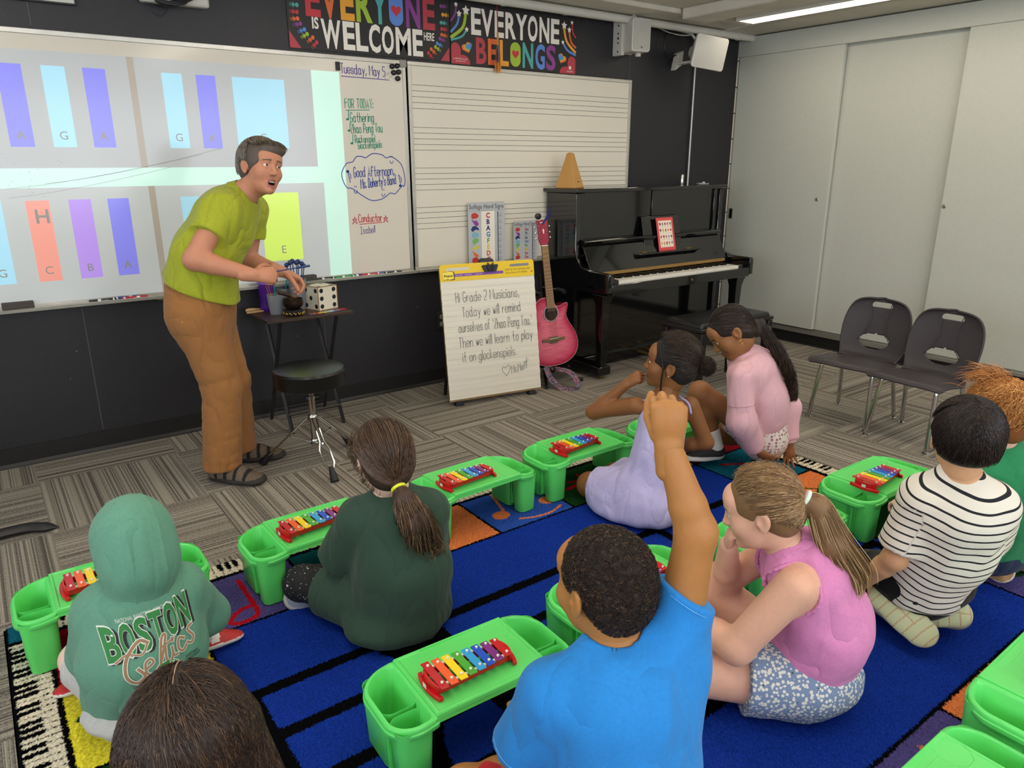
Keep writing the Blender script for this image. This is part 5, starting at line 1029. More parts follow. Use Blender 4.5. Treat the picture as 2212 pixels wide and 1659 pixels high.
def xylophone():
    t = thing('toy_xylophone', 'xylophone', 'xylophone', (0, 0, 0), 0, 'rainbow toy xylophones'); M_red = mat('red plastic', 'c4161c', .25, spec=.5); M_peg = mat('white peg', 'e8e4da', .35)
    for s_ in (-1, 1):
        b0, b1 = .036, .026
        MB().loft([[(x, s_*w+dy, z) for dy, z in ((-.004, .008), (.004, .008), (.004, .027), (-.004, .027))] for x, w in ((-.108, b0), (.108, b1))], True).build('rail', M_red, t, bevel=.0015)
        hw = .056 if s_ < 0 else .046; xe = s_*.112; n = 9
        ring = lambda d, z: [(xe+s_*(.012-.010*(2*i/n-1)**2)+s_*d, hw*(2*i/n-1), z) for i in range(n+1)]
        MB().loft([[a, b, c, d] for a, b, c, d in zip(ring(-.012, 0), ring(0, 0), ring(0, .012), ring(-.012, .012))], True).build('foot', M_red, t, bevel=.002)
        MB().loft([[a, b, c, d] for a, b, c, d in zip(*[[(p[0]-s_*.004, p[1]*.74, p[2]) for p in r] for r in (ring(-.012, .010), ring(-.004, .010), ring(-.004, .030), ring(-.012, .030))])], True).build('end_wall', M_red, t, bevel=.002)
    m = MB().box(-.1265, -.1258, -.012, .004, .014, .025); m.build('label_sticker', mat('white sticker', 'd9d6d0', .5), t)
    for k, c in enumerate(('b9141f', 'ea5a28', 'f2d218', '4aa532', '2f9bd6', '1f4fc0', '7d2a7d', 'c2161f')):
        x = -.0955+.0272*k; hl = .0555-.0024*k
        b = MB().box(x-.0105, x+.0105, -hl, hl, .0305, .0335).build('bar', mat('bar '+c, c, .25, spec=.5), t, bevel=.0008)
        for s_ in (-1, 1):
            y = s_*(.036-.0012*k)
            MB().lathe([(.0022, .033), (.0022, .036), (.0036, .0365), (.0036, .0385), (.0025, .0395)], 10, c=(x, y, 0)).build('peg', M_peg, b, smooth=True)
    m = MB()
    for k in range(7):
        x = -.0955+.0272*(k+.5)
        for s_ in (-1, 1): m.box(x-.004, x+.004, s_*(.0355-.0012*k)-.003, s_*(.0355-.0012*k)+.003, .026, .031)
    m.build('felt_pads', M_peg, t); return t
XL = ['toy xylophone half hidden by the green hooded sweatshirt', 'rainbow toy xylophone on the lap desk left of the ponytailed child', 'rainbow toy xylophone on the lap desk right of the ponytailed child', 'rainbow toy xylophone on the lap desk nearest the easel and guitar', '', 'rainbow toy xylophone on the lap desk by the orange rug square, near the striped shirt', '', 'toy xylophone showing its red, purple and blue end beside the raised arm', 'largest rainbow toy xylophone, on the lap desk left of the bright blue shirt', 'toy xylophone of which only a red tip shows at the right edge', 'toy xylophone of which only the red end shows at the bottom right corner']
D0 = lap_desk(); X0_ = xylophone()
for k, ((x, y), r, lb) in enumerate(DESKS):
    if k == 0: D0.location = (x, y, RZ); D0.rotation_euler = (0, 0, rad(r)); D0['label'] = lb
    else: dup(D0, (x, y, RZ), rad(r), lb)
    if XY[k]:
        a, b, rr = XY[k]; loc = (x+a, y+b, RZ+.190-.0016)
        if k == 0: X0_.location = loc; X0_.rotation_euler = (0, 0, rad(rr+r)); X0_['label'] = XL[0]
        else: dup(X0_, loc, rad(r+rr), XL[k])
# ================================================================ PEOPLE: implicit surfaces turned into one continuous mesh
A_ = lambda *p: np.array(p, float)
def unit(v): v = np.asarray(v, float); return v/max(1e-9, np.linalg.norm(v))
def lerp(a, b, t): return np.asarray(a)*(1-t)+np.asarray(b)*t
def vnoise(P, s, seed=0):
    Q = P*s; i = np.floor(Q).astype(np.int64); f = Q-i; f = f*f*(3-2*f); o = 0
    def hsh(x, y, z): h = (x*374761393+y*668265263+z*2147483647+seed*974711) & 0xffffffff; h = ((h ^ (h >> 13))*1274126177) & 0xffffffff; return ((h ^ (h >> 16)) & 0xffff)/65535.
    for a in (0, 1):
        for b in (0, 1):
            for c in (0, 1): o = o+hsh(i[..., 0]+a, i[..., 1]+b, i[..., 2]+c)*(f[..., 0] if a else 1-f[..., 0])*(f[..., 1] if b else 1-f[..., 1])*(f[..., 2] if c else 1-f[..., 2])
    return o-.5
def smin(a, b, k):
    h = np.clip(.5+.5*(b-a)/k, 0, 1); return b*(1-h)+a*h-k*h*(1-h)
class Field:
    def __init__(s): s.p = []
    def add(s, fn, lo, hi, k=.02, op='u'): s.p.append((fn, np.asarray(lo, float), np.asarray(hi, float), k, op)); return s
    def cap(s, a, b, ra, rb=None, k=.02, op='u', n=None, fl=1., cut=None):
        """tapered capsule; n, fl: flattened along n; cut=(point, dir): flat end"""
        a, b = A_(*a), A_(*b); rb = ra if rb is None else rb; ba = b-a; L2 = max(1e-9, ba@ba)
        if n is not None: n = unit(n); ba_s = ba+n*(ba@n)*(1/fl-1); L2 = max(1e-9, ba_s@ba_s)
        def fn(P):
            d = P-a
            if n is not None: d = d+n*((d@n)*(1/fl-1))[..., None]; bb = ba_s
            else: bb = ba
            t = np.clip((d@bb)/L2, 0, 1); r = (np.linalg.norm(d-t[..., None]*bb, axis=-1)-(ra+(rb-ra)*t))*(fl if fl < 1 else 1)
            if cut is not None: r = np.maximum(r, (P-cut[0])@cut[1])
            return r
        m = max(ra, rb); return s.add(fn, np.minimum(a, b)-m, np.maximum(a, b)+m, k, op)
    def chain(s, pts, rs, k=.02, **q):
        for i in range(len(pts)-1): s.cap(pts[i], pts[i+1], rs[i], rs[i+1], k, **q)
        return s
    def ell(s, c, r, R=None, k=.02, op='u'):
        c, r = A_(*c), A_(*r)
        def fn(P):
            d = P-c
            if R is not None: d = d@R          # columns of R are the local axes
            k0 = np.linalg.norm(d/r, axis=-1); k1 = np.linalg.norm(d/(r*r), axis=-1); return k0*(k0-1)/np.maximum(k1, 1e-6)
        m = r.max(); return s.add(fn, c-m, c+m, k, op)
    def half(s, p, n, k=.01):
        """keep only what lies behind the plane through p with normal n"""
        p, n = A_(*p), unit(n); return s.add(lambda P: (P-p)@n, -9*np.ones(3), 9*np.ones(3), k, 'i')
    def disp(s, fn): return s.add(fn, -9*np.ones(3), 9*np.ones(3), 0, 'd')
    def comb(s, D, d, k, op):
        if op == 'u': return smin(D, d, k)
        if op == 's': return -smin(-D, d, k)
        if op == 'i': return -smin(-D, -d, k)
        return D+d
    def ev(s, P):
        D = np.full(P.shape[:-1], 1.)
        for fn, lo, hi, k, op in s.p: D = s.comb(D, fn(P), k, op)
        return D
    def grad(s, P, e=.002):
        g = np.stack([s.ev(P+e*np.eye(3)[i])-s.ev(P-e*np.eye(3)[i]) for i in range(3)], -1); return g/np.maximum(np.linalg.norm(g, axis=-1, keepdims=True), 1e-9)
    def box(s):
        u = [(lo, hi) for _, lo, hi, _, op in s.p if op == 'u']; return np.min([a for a, _ in u], 0)-.03, np.max([b for _, b in u], 0)+.03
    def mesh(s, h, lo=None, hi=None):
        l, u = s.box(); lo = l if lo is None else np.maximum(l, lo); hi = u if hi is None else np.minimum(u, hi)
        N = np.maximum(4, np.ceil((hi-lo)/h).astype(int)+1); D = np.full(N, 1.); ax = [lo[i]+h*np.arange(N[i]) for i in range(3)]
        for fn, plo, phi, k, op in s.p:
            pad = k+3*h; i0 = np.clip(np.floor((plo-pad-lo)/h).astype(int), 0, N); i1 = np.clip(np.ceil((phi+pad-lo)/h).astype(int)+1, 0, N)
            if (i1 <= i0).any(): continue
            sl = tuple(slice(a, b) for a, b in zip(i0, i1)); P = np.stack(np.meshgrid(*[ax[i][sl[i]] for i in range(3)], indexing='ij'), -1)
            if op == 'd':
                near = np.abs(D[sl]) < .03; Q = np.zeros(near.shape); Q[near] = fn(P[near]); D[sl] = D[sl]+Q
            else: D[sl] = s.comb(D[sl], fn(P), k, op)
        for i in range(3):                                                    # close the surface at the box
            D[tuple(0 if j == i else slice(None) for j in range(3))] = .5; D[tuple(-1 if j == i else slice(None) for j in range(3))] = .5
        return surfnet(D, lo, h)
def surfnet(D, lo, h):
    S = D < 0; c = [S[a:S.shape[0]-1+a, b:S.shape[1]-1+b, d:S.shape[2]-1+d] for a in (0, 1) for b in (0, 1) for d in (0, 1)]; cnt = sum(x.astype(int) for x in c)
    ii = np.argwhere((cnt > 0) & (cnt < 8)); idx = -np.ones(cnt.shape, int); idx[tuple(ii.T)] = np.arange(len(ii))
    off = np.array([(a, b, d) for a in (0, 1) for b in (0, 1) for d in (0, 1)]); val = np.stack([D[tuple((ii+o).T)] for o in off], 1)
    acc = np.zeros((len(ii), 3)); w = np.zeros(len(ii))
    for i in range(8):
        for j in range(i+1, 8):
            if np.abs(off[i]-off[j]).sum() != 1: continue
            a, b = val[:, i], val[:, j]; m = (a < 0) != (b < 0); t = np.where(m, a/np.where(m, a-b, 1), 0); acc += m[:, None]*(off[i]+t[:, None]*(off[j]-off[i])); w += m
    V = lo+h*(ii+acc/w[:, None]); F = []
    for ax in range(3):
        u, v = (ax+1) % 3, (ax+2) % 3; s0 = [slice(None)]*3; s1 = [slice(None)]*3; s0[ax] = slice(0, -1); s1[ax] = slice(1, None)
        for q in (s0, s1): q[u] = slice(1, -1); q[v] = slice(1, -1)
        A, B = S[tuple(s0)], S[tuple(s1)]; e = np.argwhere(A != B)
        if not len(e): continue
        fl = A[tuple(e.T)]; e = e.copy(); e[:, u] += 1; e[:, v] += 1
        def at(du, dv): p = e.copy(); p[:, u] += du; p[:, v] += dv; return idx[tuple(p.T)]
        q = np.stack([at(-1, -1), at(0, -1), at(0, 0), at(-1, 0)], 1); q[~fl] = q[~fl][:, ::-1]; F.append(q)
    return V, np.concatenate(F)
def relax(V, F, n=1):
    for _ in range(n):
        s = np.zeros_like(V); c = np.zeros(len(V))
        for a, b in ((0, 1), (1, 2), (2, 3), (3, 0)):
            for x, y in ((a, b), (b, a)): np.add.at(s, F[:, x], V[F[:, y]]); np.add.at(c, F[:, x], 1)
        V = V*.5+.5*s/np.maximum(c, 1)[:, None]
    return V
def body_obj(name, patches, mats, parent, org, label=None, smooth=1):
    """join patches (V, F, material index | function of face centres) into one mesh below parent"""
    Vs, Fs, Ms, o = [], [], [], 0
    for p in patches:
        V, F = relax(p[0], p[1], smooth), p[1]; m = p[2] if len(p) > 2 else 0; Vs.append(V); Fs.append(F+o); o += len(V)
        Ms.append(np.full(len(F), m) if isinstance(m, int) else np.asarray(m(V[F].mean(1))))
    V, F = np.concatenate(Vs), np.concatenate(Fs); me = bpy.data.meshes.new(name); fast_mesh(me, V-np.asarray(org), F)
    for m in mats: me.materials.append(m)
    me.polygons.foreach_set('material_index', np.concatenate(Ms).astype('i'))
    ob = bpy.data.objects.new(name, me); COL.objects.link(ob); ob.parent = parent
    if label: ob['label'] = label
    return ob
def frame_(fwd, up):
    f = unit(fwd); u = unit(np.asarray(up)-f*(f@np.asarray(up))); r = np.cross(f, u); return np.stack([r, f, u], 1)      # columns: right, forward, up
class Head:
    """head in its own frame (x right, y to the face, z up); s = size"""
    def __init__(s, c, fwd, up, sc=1., kid=True, mouth=0, nose=1.):
        s.c, s.R, s.s, s.kid, s.mouth, s.nose = A_(*c), frame_(fwd, up), sc, kid, mouth, nose
    def w(s, *p): return s.c+s.R@(np.array(p, float)*s.s)
    def loc(s, P): return ((P-s.c)@s.R)/s.s
    def fill(s, F, ears=True):
        W, k_ = s.w, s.s; E = lambda c, r, k=.02, op='u', R=None: F.ell(W(*c), np.array(r)*k_, s.R if R is None else s.R@R, k*k_, op); Cp = lambda a, b, ra, rb, k=.012, op='u': F.cap(W(*a), W(*b), ra*k_, rb*k_, k*k_, op)
        kd = s.kid; j = .92 if kd else 1
        E((0, -.014, .030), (.079, .096, .084)); E((0, .028, -.028), (.063 if not kd else .066, .064, .082*j), .03); E((0, .034, -.080*j), (.047, .050, .040), .03)
        E((0, .076, -.106*j), (.020, .016, .015), .025); E((0, .070, .045), (.055, .028, .035), .03)
        for x in (-1, 1):
            E((x*.040, .060, -.030), (.026, .026, .026), .025)
            Cp((x*.016, .092, .024), (x*.045, .080, .022), .006, .005, .012)
            E((x*.031, .099, .004), (.017, .014, .010), .012, 's')
            Cp((x*.046, .079, .008), (x*.031, .0895, .0125), .0032, .0040, .004); Cp((x*.031, .0895, .0125), (x*.017, .085, .006), .0040, .003, .004)
            Cp((x*.045, .079, .000), (x*.031, .087, -.005), .003, .0036, .006); Cp((x*.031, .087, -.005), (x*.018, .086, .001), .0036, .003, .006)
        n = s.nose; z0 = -.030
        Cp((0, .090, .014), (0, .090+.020*n, z0+.002), .0065, .0105, .014); E((0, .092+.016*n, z0), (.0125, .011, .010), .008)
        for x in (-1, 1): E((x*.0105, .090+.009*n, z0-.003), (.0075, .009, .007), .006); E((x*.006, .093+.010*n, z0-.0115), (.0035, .005, .004), .003, 's')
        zm = -.064
        if s.mouth:
            for x in (-1, 1): Cp((x*.022, .082, zm-.006), (0, .096, zm+.004), .004, .0055, .006); Cp((x*.022, .082, zm-.006), (0, .093, zm-.024), .004, .006, .008)
            E((0, .098, zm-.010), (.0165, .030, .0095), .005, 's')
        else:
            for x in (-1, 1): Cp((x*.021, .084, zm), (0, .0965, zm+.004), .003, .0055, .006); Cp((x*.020, .084, zm-.002), (0, .0945, zm-.008), .003, .006, .006)
            Cp((-.021, .090, zm-.002), (.021, .090, zm-.002), .0012, .0012, .003, 's') ; Cp((-.012, .100, zm-.002), (.012, .100, zm-.002), .0014, .0014, .003, 's')
        if ears:
            for x in (-1, 1):
                a = rad(18)*x; Re = np.array([[cos(a), -sin(a), 0], [sin(a), cos(a), 0], [0, 0, 1]]); b_ = rad(12); Rx = np.array([[1, 0, 0], [0, cos(b_), -sin(b_)], [0, sin(b_), cos(b_)]]); Rr = Re@Rx
                E((x*.081, -.012, -.006), (.0085, .020, .031), .008, 'u', Rr); E((x*.089, -.006, -.004), (.0065, .0115, .019), .004, 's', Rr); E((x*.079, .004, -.012), (.006, .006, .008), .005, 'u', Rr); E((x*.080, -.006, -.032), (.006, .009, .009), .006, 'u', Rr)
        return F
    def eyes(s, mesh=None):
        out = []
        for x in (-1, 1): f = Field(); f.ell(s.w(x*.031, .0785, .003), np.array((.0125, .0125, .0125))*s.s); out.append(f.mesh(.0022*s.s))
        return out
    def eye_mat(s, C, look=(0, 1, 0)):
        """0 white 1 iris 2 pupil for points on the eyeballs"""
        L = s.loc(C); g = unit(look); m = np.zeros(len(C), int)
        for x in (-1, 1):
            d = L-np.array((x*.031, .0785, .003)); q = (d@g)/np.maximum(np.linalg.norm(d, axis=1), 1e-6); near = np.abs(L[:, 0]-x*.031) < .02; m[near & (q > cos(rad(29)))] = 1; m[near & (q > cos(rad(13)))] = 2
        return m
def hand(F, wr, d, pn, th, L, curl=(.3, .35, .4, .45), thumb=(.35, .25), k=.007, spread=.10, tin=0.):
    """hand from the wrist: d towards the fingers, pn out of the palm, th towards the thumb; L = hand length"""
    wr, d = A_(*wr), unit(d); pn = unit(np.asarray(pn)-d*(d@np.asarray(pn))); s = np.cross(d, pn); s = s if s@np.asarray(th) > 0 else -s
    F.cap(wr-d*.1*L, wr+d*.1*L, .155*L, .15*L, .02*L*5, n=pn, fl=.78)
    kn = []
    for i, (o, f) in enumerate(((.165, .50), (.06, .53), (-.05, .51), (-.15, .46))):
        K = wr+d*f*L+s*o*L; kn.append(K); F.cap(wr+d*.08*L+s*o*.45*L, K, .095*L, .072*L, .05*L, n=pn, fl=.8)
    F.ell(wr+d*.3*L, (.2*L, .13*L, .27*L), np.stack([s, pn, d], 1), .05*L)
    for i, (K, fl_, o) in enumerate(zip(kn, (.43, .47, .44, .34), (1, .25, -.45, -1.2))):
        dd = unit(d+s*o*spread); p = K; c = curl[i] if not isinstance(curl[i], tuple) else curl[i][0]; r = (.058, .06, .057, .05)[i]*L; ang = 0
        for seg_, rr in ((.46, 1), (.30, .9), (.24, .8)):
            ang += c*1.5 if seg_ == .46 else c*1.75 if seg_ == .30 else c*1.0
            q = p+(dd*cos(ang)+pn*sin(ang))*seg_*fl_*L; F.cap(p, q, r*rr, r*rr*.9, .012*L); p = q
    b = wr+d*.12*L+s*.15*L+pn*.05*L; t1, t2 = thumb; v = unit(d*.62+s*(.72-.6*tin)+pn*(.25+.6*tin)); p = b
    for seg_, rr, a in ((.26, .072, 0), (.19, .066, t1), (.15, .058, t2)):
        v = unit(v+(d*.5+pn*.5-s*.65)*a); q = p+v*seg_*L; F.cap(p, q, rr*L, rr*L*.85, .03*L if seg_ == .26 else .012*L); p = q
    return F
def shoe(F, ank, toe, up, L, w=.40, k=.015, sole=.018):
    """a trainer below the ankle; returns its frame (origin under the heel)"""
    t = unit(toe); u = unit(np.asarray(up)-t*(t@np.asarray(up))); r = np.cross(t, u); h = A_(*ank)-u*.30*L-t*.18*L; W_ = lambda a, b, c: h+t*a*L+r*b*L+u*c*L
    F.cap(W_(.17, 0, .12), W_(.80, .02, .085), .17*L, .175*L, .03, n=u, fl=.5); F.cap(W_(.16, 0, .20), W_(.55, .01, .17), .145*L, .12*L, .04, n=u, fl=.9); F.cap(W_(.15, 0, .22), A_(*ank), .15*L, .14*L, .03)
    F.cap(W_(.16, 0, .045), W_(.5, .01, .04), .175*L, .16*L, .012, n=u, fl=.28); F.cap(W_(.5, .01, .04), W_(.80, .02, .05), .16*L, .19*L, .012, n=u, fl=.26)
    return h, t, r, u
def strands(name, paths, r, mats, parent, org, cols=None, label=None):
    """thin three-sided tubes; paths (n, m, 3)"""
    P = np.asarray(paths); n, m, _ = P.shape; T = np.gradient(P, axis=1); T /= np.maximum(np.linalg.norm(T, axis=-1, keepdims=True), 1e-9); a = np.cross(T, np.array((.31, .17, .93))); a /= np.maximum(np.linalg.norm(a, axis=-1, keepdims=True), 1e-9); b = np.cross(T, a)
    tp = np.ones(m); tp[-1] = .15; tp[-2] = .6; tp[0] = .7; rr = (r*tp)[None, :, None] if np.isscalar(r) else (np.asarray(r)[:, None]*tp[None])[..., None]
    V = np.stack([P+rr*(cos(q)*a+sin(q)*b) for q in (0, 2.094, 4.189)], 2).reshape(-1, 3); base = (np.arange(n)[:, None]*m+np.arange(m-1)[None])*3
    F = np.concatenate([np.stack([base+i, base+(i+1) % 3, base+3+(i+1) % 3, base+3+i], -1).reshape(-1, 4) for i in range(3)]); me = bpy.data.meshes.new(name); fast_mesh(me, V-np.asarray(org), F)
    ca = me.color_attributes.new('Col', 'FLOAT_COLOR', 'POINT'); c = np.repeat(np.asarray(cols), m*3, 0); ca.data.foreach_set('color', np.concatenate([c, np.ones((len(c), 1))], 1).astype('f').ravel())
    for q in mats: me.materials.append(q)
    o = bpy.data.objects.new(name, me); COL.objects.link(o); o.parent = parent; o['kind'] = 'stuff'
    if label: o['label'] = label
    return o
def hair_cols(n, c1, c2, rng, c3=None, p3=.1):
    a, b = np.array(hx(c1)[:3]), np.array(hx(c2)[:3]); t = rng.random((n, 1)); c = a*(1-t)+b*t
    if c3: m = rng.random(n) < p3; c[m] = np.array(hx(c3)[:3])
    return c
def radial(F, c, D, r0=.03, r1=.30):
    """distance from c along unit directions D to the surface of F"""
    lo, hi = np.full(len(D), r0), np.full(len(D), r1)
    for _ in range(16):
        m = .5*(lo+hi); inside = F.ev(c+D*m[:, None]) < 0; lo = np.where(inside, m, lo); hi = np.where(inside, hi, m)
    return .5*(lo+hi)
def combed(F, c, starts, end, n, m, lift=.0015, rng=None, jit=.05, t1=(1., 1.), bend=None, t0=0.):
    """strands lying on F from directions starts (n,3) to direction end (3,) or (n,3)"""
    S = starts/np.linalg.norm(starts, axis=1, keepdims=True); Eb = np.broadcast_to(end, S.shape); Eb = Eb/np.linalg.norm(Eb, axis=1, keepdims=True); ph = rng.random((n, 1))*6.28; amp = rng.normal(0, jit, (n, 1)); tt = np.linspace(0, 1, m); te = rng.uniform(*t1, (n, 1)); ts = rng.uniform(0, t0, (n, 1)) if t0 else 0; om = np.arccos(np.clip((S*Eb).sum(1), -.999, .999))[:, None]; side = np.cross(S, Eb); side /= np.maximum(np.linalg.norm(side, axis=1, keepdims=True), 1e-6); out = []
    for k in range(m):
        t = ts+(te-ts)*tt[k]; d = np.sin((1-t)*om)/np.sin(om)*S+np.sin(t*om)/np.sin(om)*Eb+side*amp*np.sin(pi*t)+side*.012*np.sin(t*9+ph)*(.3+t*.7)
        if bend is not None: d = d+bend*np.sin(pi*t)
        d /= np.linalg.norm(d, axis=1, keepdims=True); out.append(c+d*(radial(F, c, d)+lift*rng.uniform(.2, 1.6, (n, 1))[:, 0])[:, None])
    return np.stack(out, 1)
M_hair = mat('hair strands', '808080', .38, attr='Col', spec=.45)
def skin(n, c): return mat('skin '+n, c, .48, sss=.06, spec=.35, bump=(160, .06, .002), var=.035)
def cloth(n, c, bump=(220, .25, .002), fold=1., rough=.85, **k):
    """fabric: fine weave plus soft creases in the normal"""
    if 'cloth '+n in MATS: return MATS['cloth '+n]
    m = mat('cloth '+n, c, rough, bump=bump, spec=.15, sheen=.1, var=k.pop('var', .05), **k); nt = m.node_tree; L = nt.links.new; b = nt.nodes['Principled BSDF']; fine = b.inputs['Normal'].links[0].from_node
    tc = nt.nodes.new('ShaderNodeTexCoord'); mp = nt.nodes.new('ShaderNodeMapping'); mp.inputs['Scale'].default_value = (1, 1, .45); mp.inputs['Rotation'].default_value = (.3, .5, .4); L(tc.outputs['Object'], mp.inputs[0])
    nz = nt.nodes.new('ShaderNodeTexNoise'); nz.inputs['Scale'].default_value = 12; nz.inputs['Detail'].default_value = 1.5; nz.inputs['Distortion'].default_value = .5; L(mp.outputs[0], nz.inputs['Vector'])
    rg = nt.nodes.new('ShaderNodeMath'); rg.operation = 'SUBTRACT'; rg.inputs[1].default_value = .5; L(nz.outputs[0], rg.inputs[0]); ab = nt.nodes.new('ShaderNodeMath'); ab.operation = 'ABSOLUTE'; L(rg.outputs[0], ab.inputs[0])
    pw = nt.nodes.new('ShaderNodeMath'); pw.operation = 'POWER'; pw.inputs[1].default_value = .7; L(ab.outputs[0], pw.inputs[0])
    b2 = nt.nodes.new('ShaderNodeBump'); b2.inputs['Strength'].default_value = .36*fold; b2.inputs['Distance'].default_value = .045; L(pw.outputs[0], b2.inputs['Height']); L(b2.outputs[0], fine.inputs['Normal']); return m
EYES = [mat('eye white', 'd9d4cc', .25), mat('brown iris', '3d2a1c', .2), mat('pupil', '0a0808', .2)]
def wrinkle(F, amp, s1=18, seed=1, dirn=None, f2=.5):
    """soft cloth folds; dirn stretches them along a direction"""
    def fn(P):
        Q = P
        if dirn is not None: d = unit(dirn); Q = P-d*((P@d)*.72)[..., None]
        a = vnoise(Q, s1, seed); b = vnoise(Q, s1*2.3, seed+5)
        return -amp*((.35-np.abs(a)*2)+f2*b)
    return F.disp(fn)
def torso(F, pts, wid, dep, n, infl=0, k=.03):
    for i in range(len(pts)-1): F.cap(pts[i], pts[i+1], wid[i]+infl, wid[i+1]+infl, k, n=n, fl=(dep[i]+dep[i+1]+2*infl)/(wid[i]+wid[i+1]+2*infl))
    return F
def kneepos(a, c, la, lc, hint):
    """joint position of a two-bone limb with segment lengths la, lc, bending towards hint"""
    a, c = A_(*a), A_(*c); d = c-a; D = np.linalg.norm(d); D2 = min(D, la+lc-.002); x = (la*la-lc*lc+D2*D2)/(2*D2); h = math.sqrt(max(0, la*la-x*x)); u = d/D; w = A_(*hint)-u*(u@A_(*hint)); return a+u*x+unit(w)*h

def face_mats(hd, zm=-.064):
    """material index on the head: 0 skin, 4 lips, 5 brows, 6 mouth"""
    def f(C):
        L = hd.loc(C); x, y, z = np.abs(L[:, 0]), L[:, 1], L[:, 2]; m = np.zeros(len(C), int)
        lo = zm-.030 if hd.mouth else zm-.0115
        m[(x < .0225-.25*np.maximum(0, .097-y)) & (z < zm+.008) & (z > lo) & (y > .083)] = 4
        b = .0275-.16*np.maximum(0, x-.030); m[(x > .013) & (x < .049) & (np.abs(z-b) < .0034*(1.25-x*10)) & (y > .06)] = 5
        if hd.mouth: m[(((L[:, 0])/.0165)**2+((z-(zm-.010))/.0098)**2 < 1.02) & (y < .0925) & (y > .06)] = 6
        return m
    return f
def make_person(lab, org, hd, sk, spec, brow='3a2a20', lip=None, hv=.003, bv=.006):
    """spec: torso=[(pts), wid, dep, normal], neck, arms=[(sh, el, wr, radii)], legs=[(hip, knee, ank, radii)], hands=[kwargs]"""
    t = thing('person', lab, 'person', org, 0); P = []; s = hd.s
    FH = Field(); hd.fill(FH); nk = spec['neck']; nr = spec.get('nr', .043); FH.cap(hd.w(0, -.024, -.055), nk, nr, nr*1.08, .02*s); FH.cap(hd.w(0, -.03, -.03), hd.w(0, -.024, -.075), nr*1.05, nr, .02)
    fm = face_mats(hd); P.append(FH.mesh(hv)+(fm,))
    for e in hd.eyes(): P.append(e+((lambda C: 1+hd.eye_mat(C, spec.get('look', (0, 1, 0)))),))
    if hd.mouth: f = Field(); f.cap(hd.w(-.011, .088, -.0665), hd.w(.011, .088, -.0665), .0042*s, k=.001, n=hd.R[:, 1], fl=.8); P.append(f.mesh(.0018)+(7,))
    FB = Field(); FB.cap(hd.w(0, -.024, -.06), nk, nr, nr*1.08, .02)
    pts, wid, dep, n = spec['torso']; torso(FB, pts, wid, dep, n)
    for sh, el, wr, r in spec['arms']: FB.cap(sh, el, r[0], r[1], .03); FB.cap(el, lerp(el, wr, .3), r[1]*.97, r[2], .02); FB.cap(lerp(el, wr, .3), wr, r[2], r[3], .01)
    for hp, kn, an, r in spec['legs']: FB.cap(hp, kn, r[0], r[1], .03); FB.ell(kn, (r[1]*1.02,)*3, None, .02); FB.cap(kn, lerp(kn, an, .35), r[1]*.92, r[2], .02); FB.cap(lerp(kn, an, .35), an, r[2], r[3], .02)
    P.append(FB.mesh(bv)+(0,))
    for h in spec['hands']: FHn = Field(); hand(FHn, **h); FHn.cap(h['wr'], A_(*h['wr'])-unit(h['d'])*.045, .148*h['L'], .155*h['L'], .01); P.append(FHn.mesh(.0026*h['L']/.13)+(0,))
    lipm = mat('lips '+sk.name, lip or 'b5726a', .4); body_obj('body', P, [sk]+EYES+[lipm, mat('brow '+brow, brow, .7), mat('mouth inside', '2a0f0e', .5), mat('teeth', 'e2dccd', .25)], t, org)
    return t, FB
def garment(name, F, m, t, org, h=.006, label=None, mats=None, mfn=0, smooth=1): return body_obj(name, [F.mesh(h)+(mfn,)], mats or [m], t, org, label, smooth)
def hairline(n, rng, front=.088, side=.02, back=-.085, a0=0, a1=2*pi):
    ph = rng.uniform(a0, a1, n); s_, c_ = np.sin(ph), np.cos(ph); z = np.where(s_ > 0, side+(front-side)*np.abs(s_)**1.5, side+(back-side)*np.abs(s_)**1.2); return np.stack([.085*c_, .09*s_-.012, z], 1)
def ponytail(path, rad_, n, rng, m=22, curl=0., freq=3., flat=1., ends=.12):
    path = np.array(spline(path, 8)); L = np.linspace(0, len(path)-1, m); base = np.stack([np.interp(L, np.arange(len(path)), path[:, i]) for i in range(3)], 1); T = np.gradient(base, axis=0); T /= np.linalg.norm(T, axis=1, keepdims=True); u = np.cross(T, _fwd); u /= np.linalg.norm(u, axis=1, keepdims=True); v = np.cross(T, u)
    R_ = np.interp(np.linspace(0, 1, m), np.linspace(0, 1, len(rad_)), rad_); a = rng.uniform(0, 6.28, n); q = np.sqrt(rng.uniform(0, 1, n)); ph = rng.uniform(0, 6.28, n); fr = freq*rng.uniform(.7, 1.3, n); tt = np.linspace(0, 1, m); out = []
    drift = rng.normal(0, .25, (n, 2))
    for k in range(m):
        ou = (q*np.cos(a)+drift[:, 0]*tt[k])*R_[k]+curl*tt[k]*np.cos(fr*6.28*tt[k]+ph); ov = ((q*np.sin(a)+drift[:, 1]*tt[k])*R_[k]+curl*tt[k]*np.sin(fr*6.28*tt[k]+ph))*flat; out.append(base[k]+ou[:, None]*u[k]+ov[:, None]*v[k])
    P = np.stack(out, 1); sh = rng.uniform(1-ends*2, 1, n)
    idx = np.clip(np.linspace(0, 1, m)[None]*sh[:, None]*(m-1), 0, m-1.001); i0 = idx.astype(int); f = (idx-i0)[..., None]; r = np.arange(n)[:, None]; return P[r, i0]*(1-f)+P[r, i0+1]*f
_fwd = np.array((_f.x, _f.y, _f.z))+np.array((.03, .02, .05))
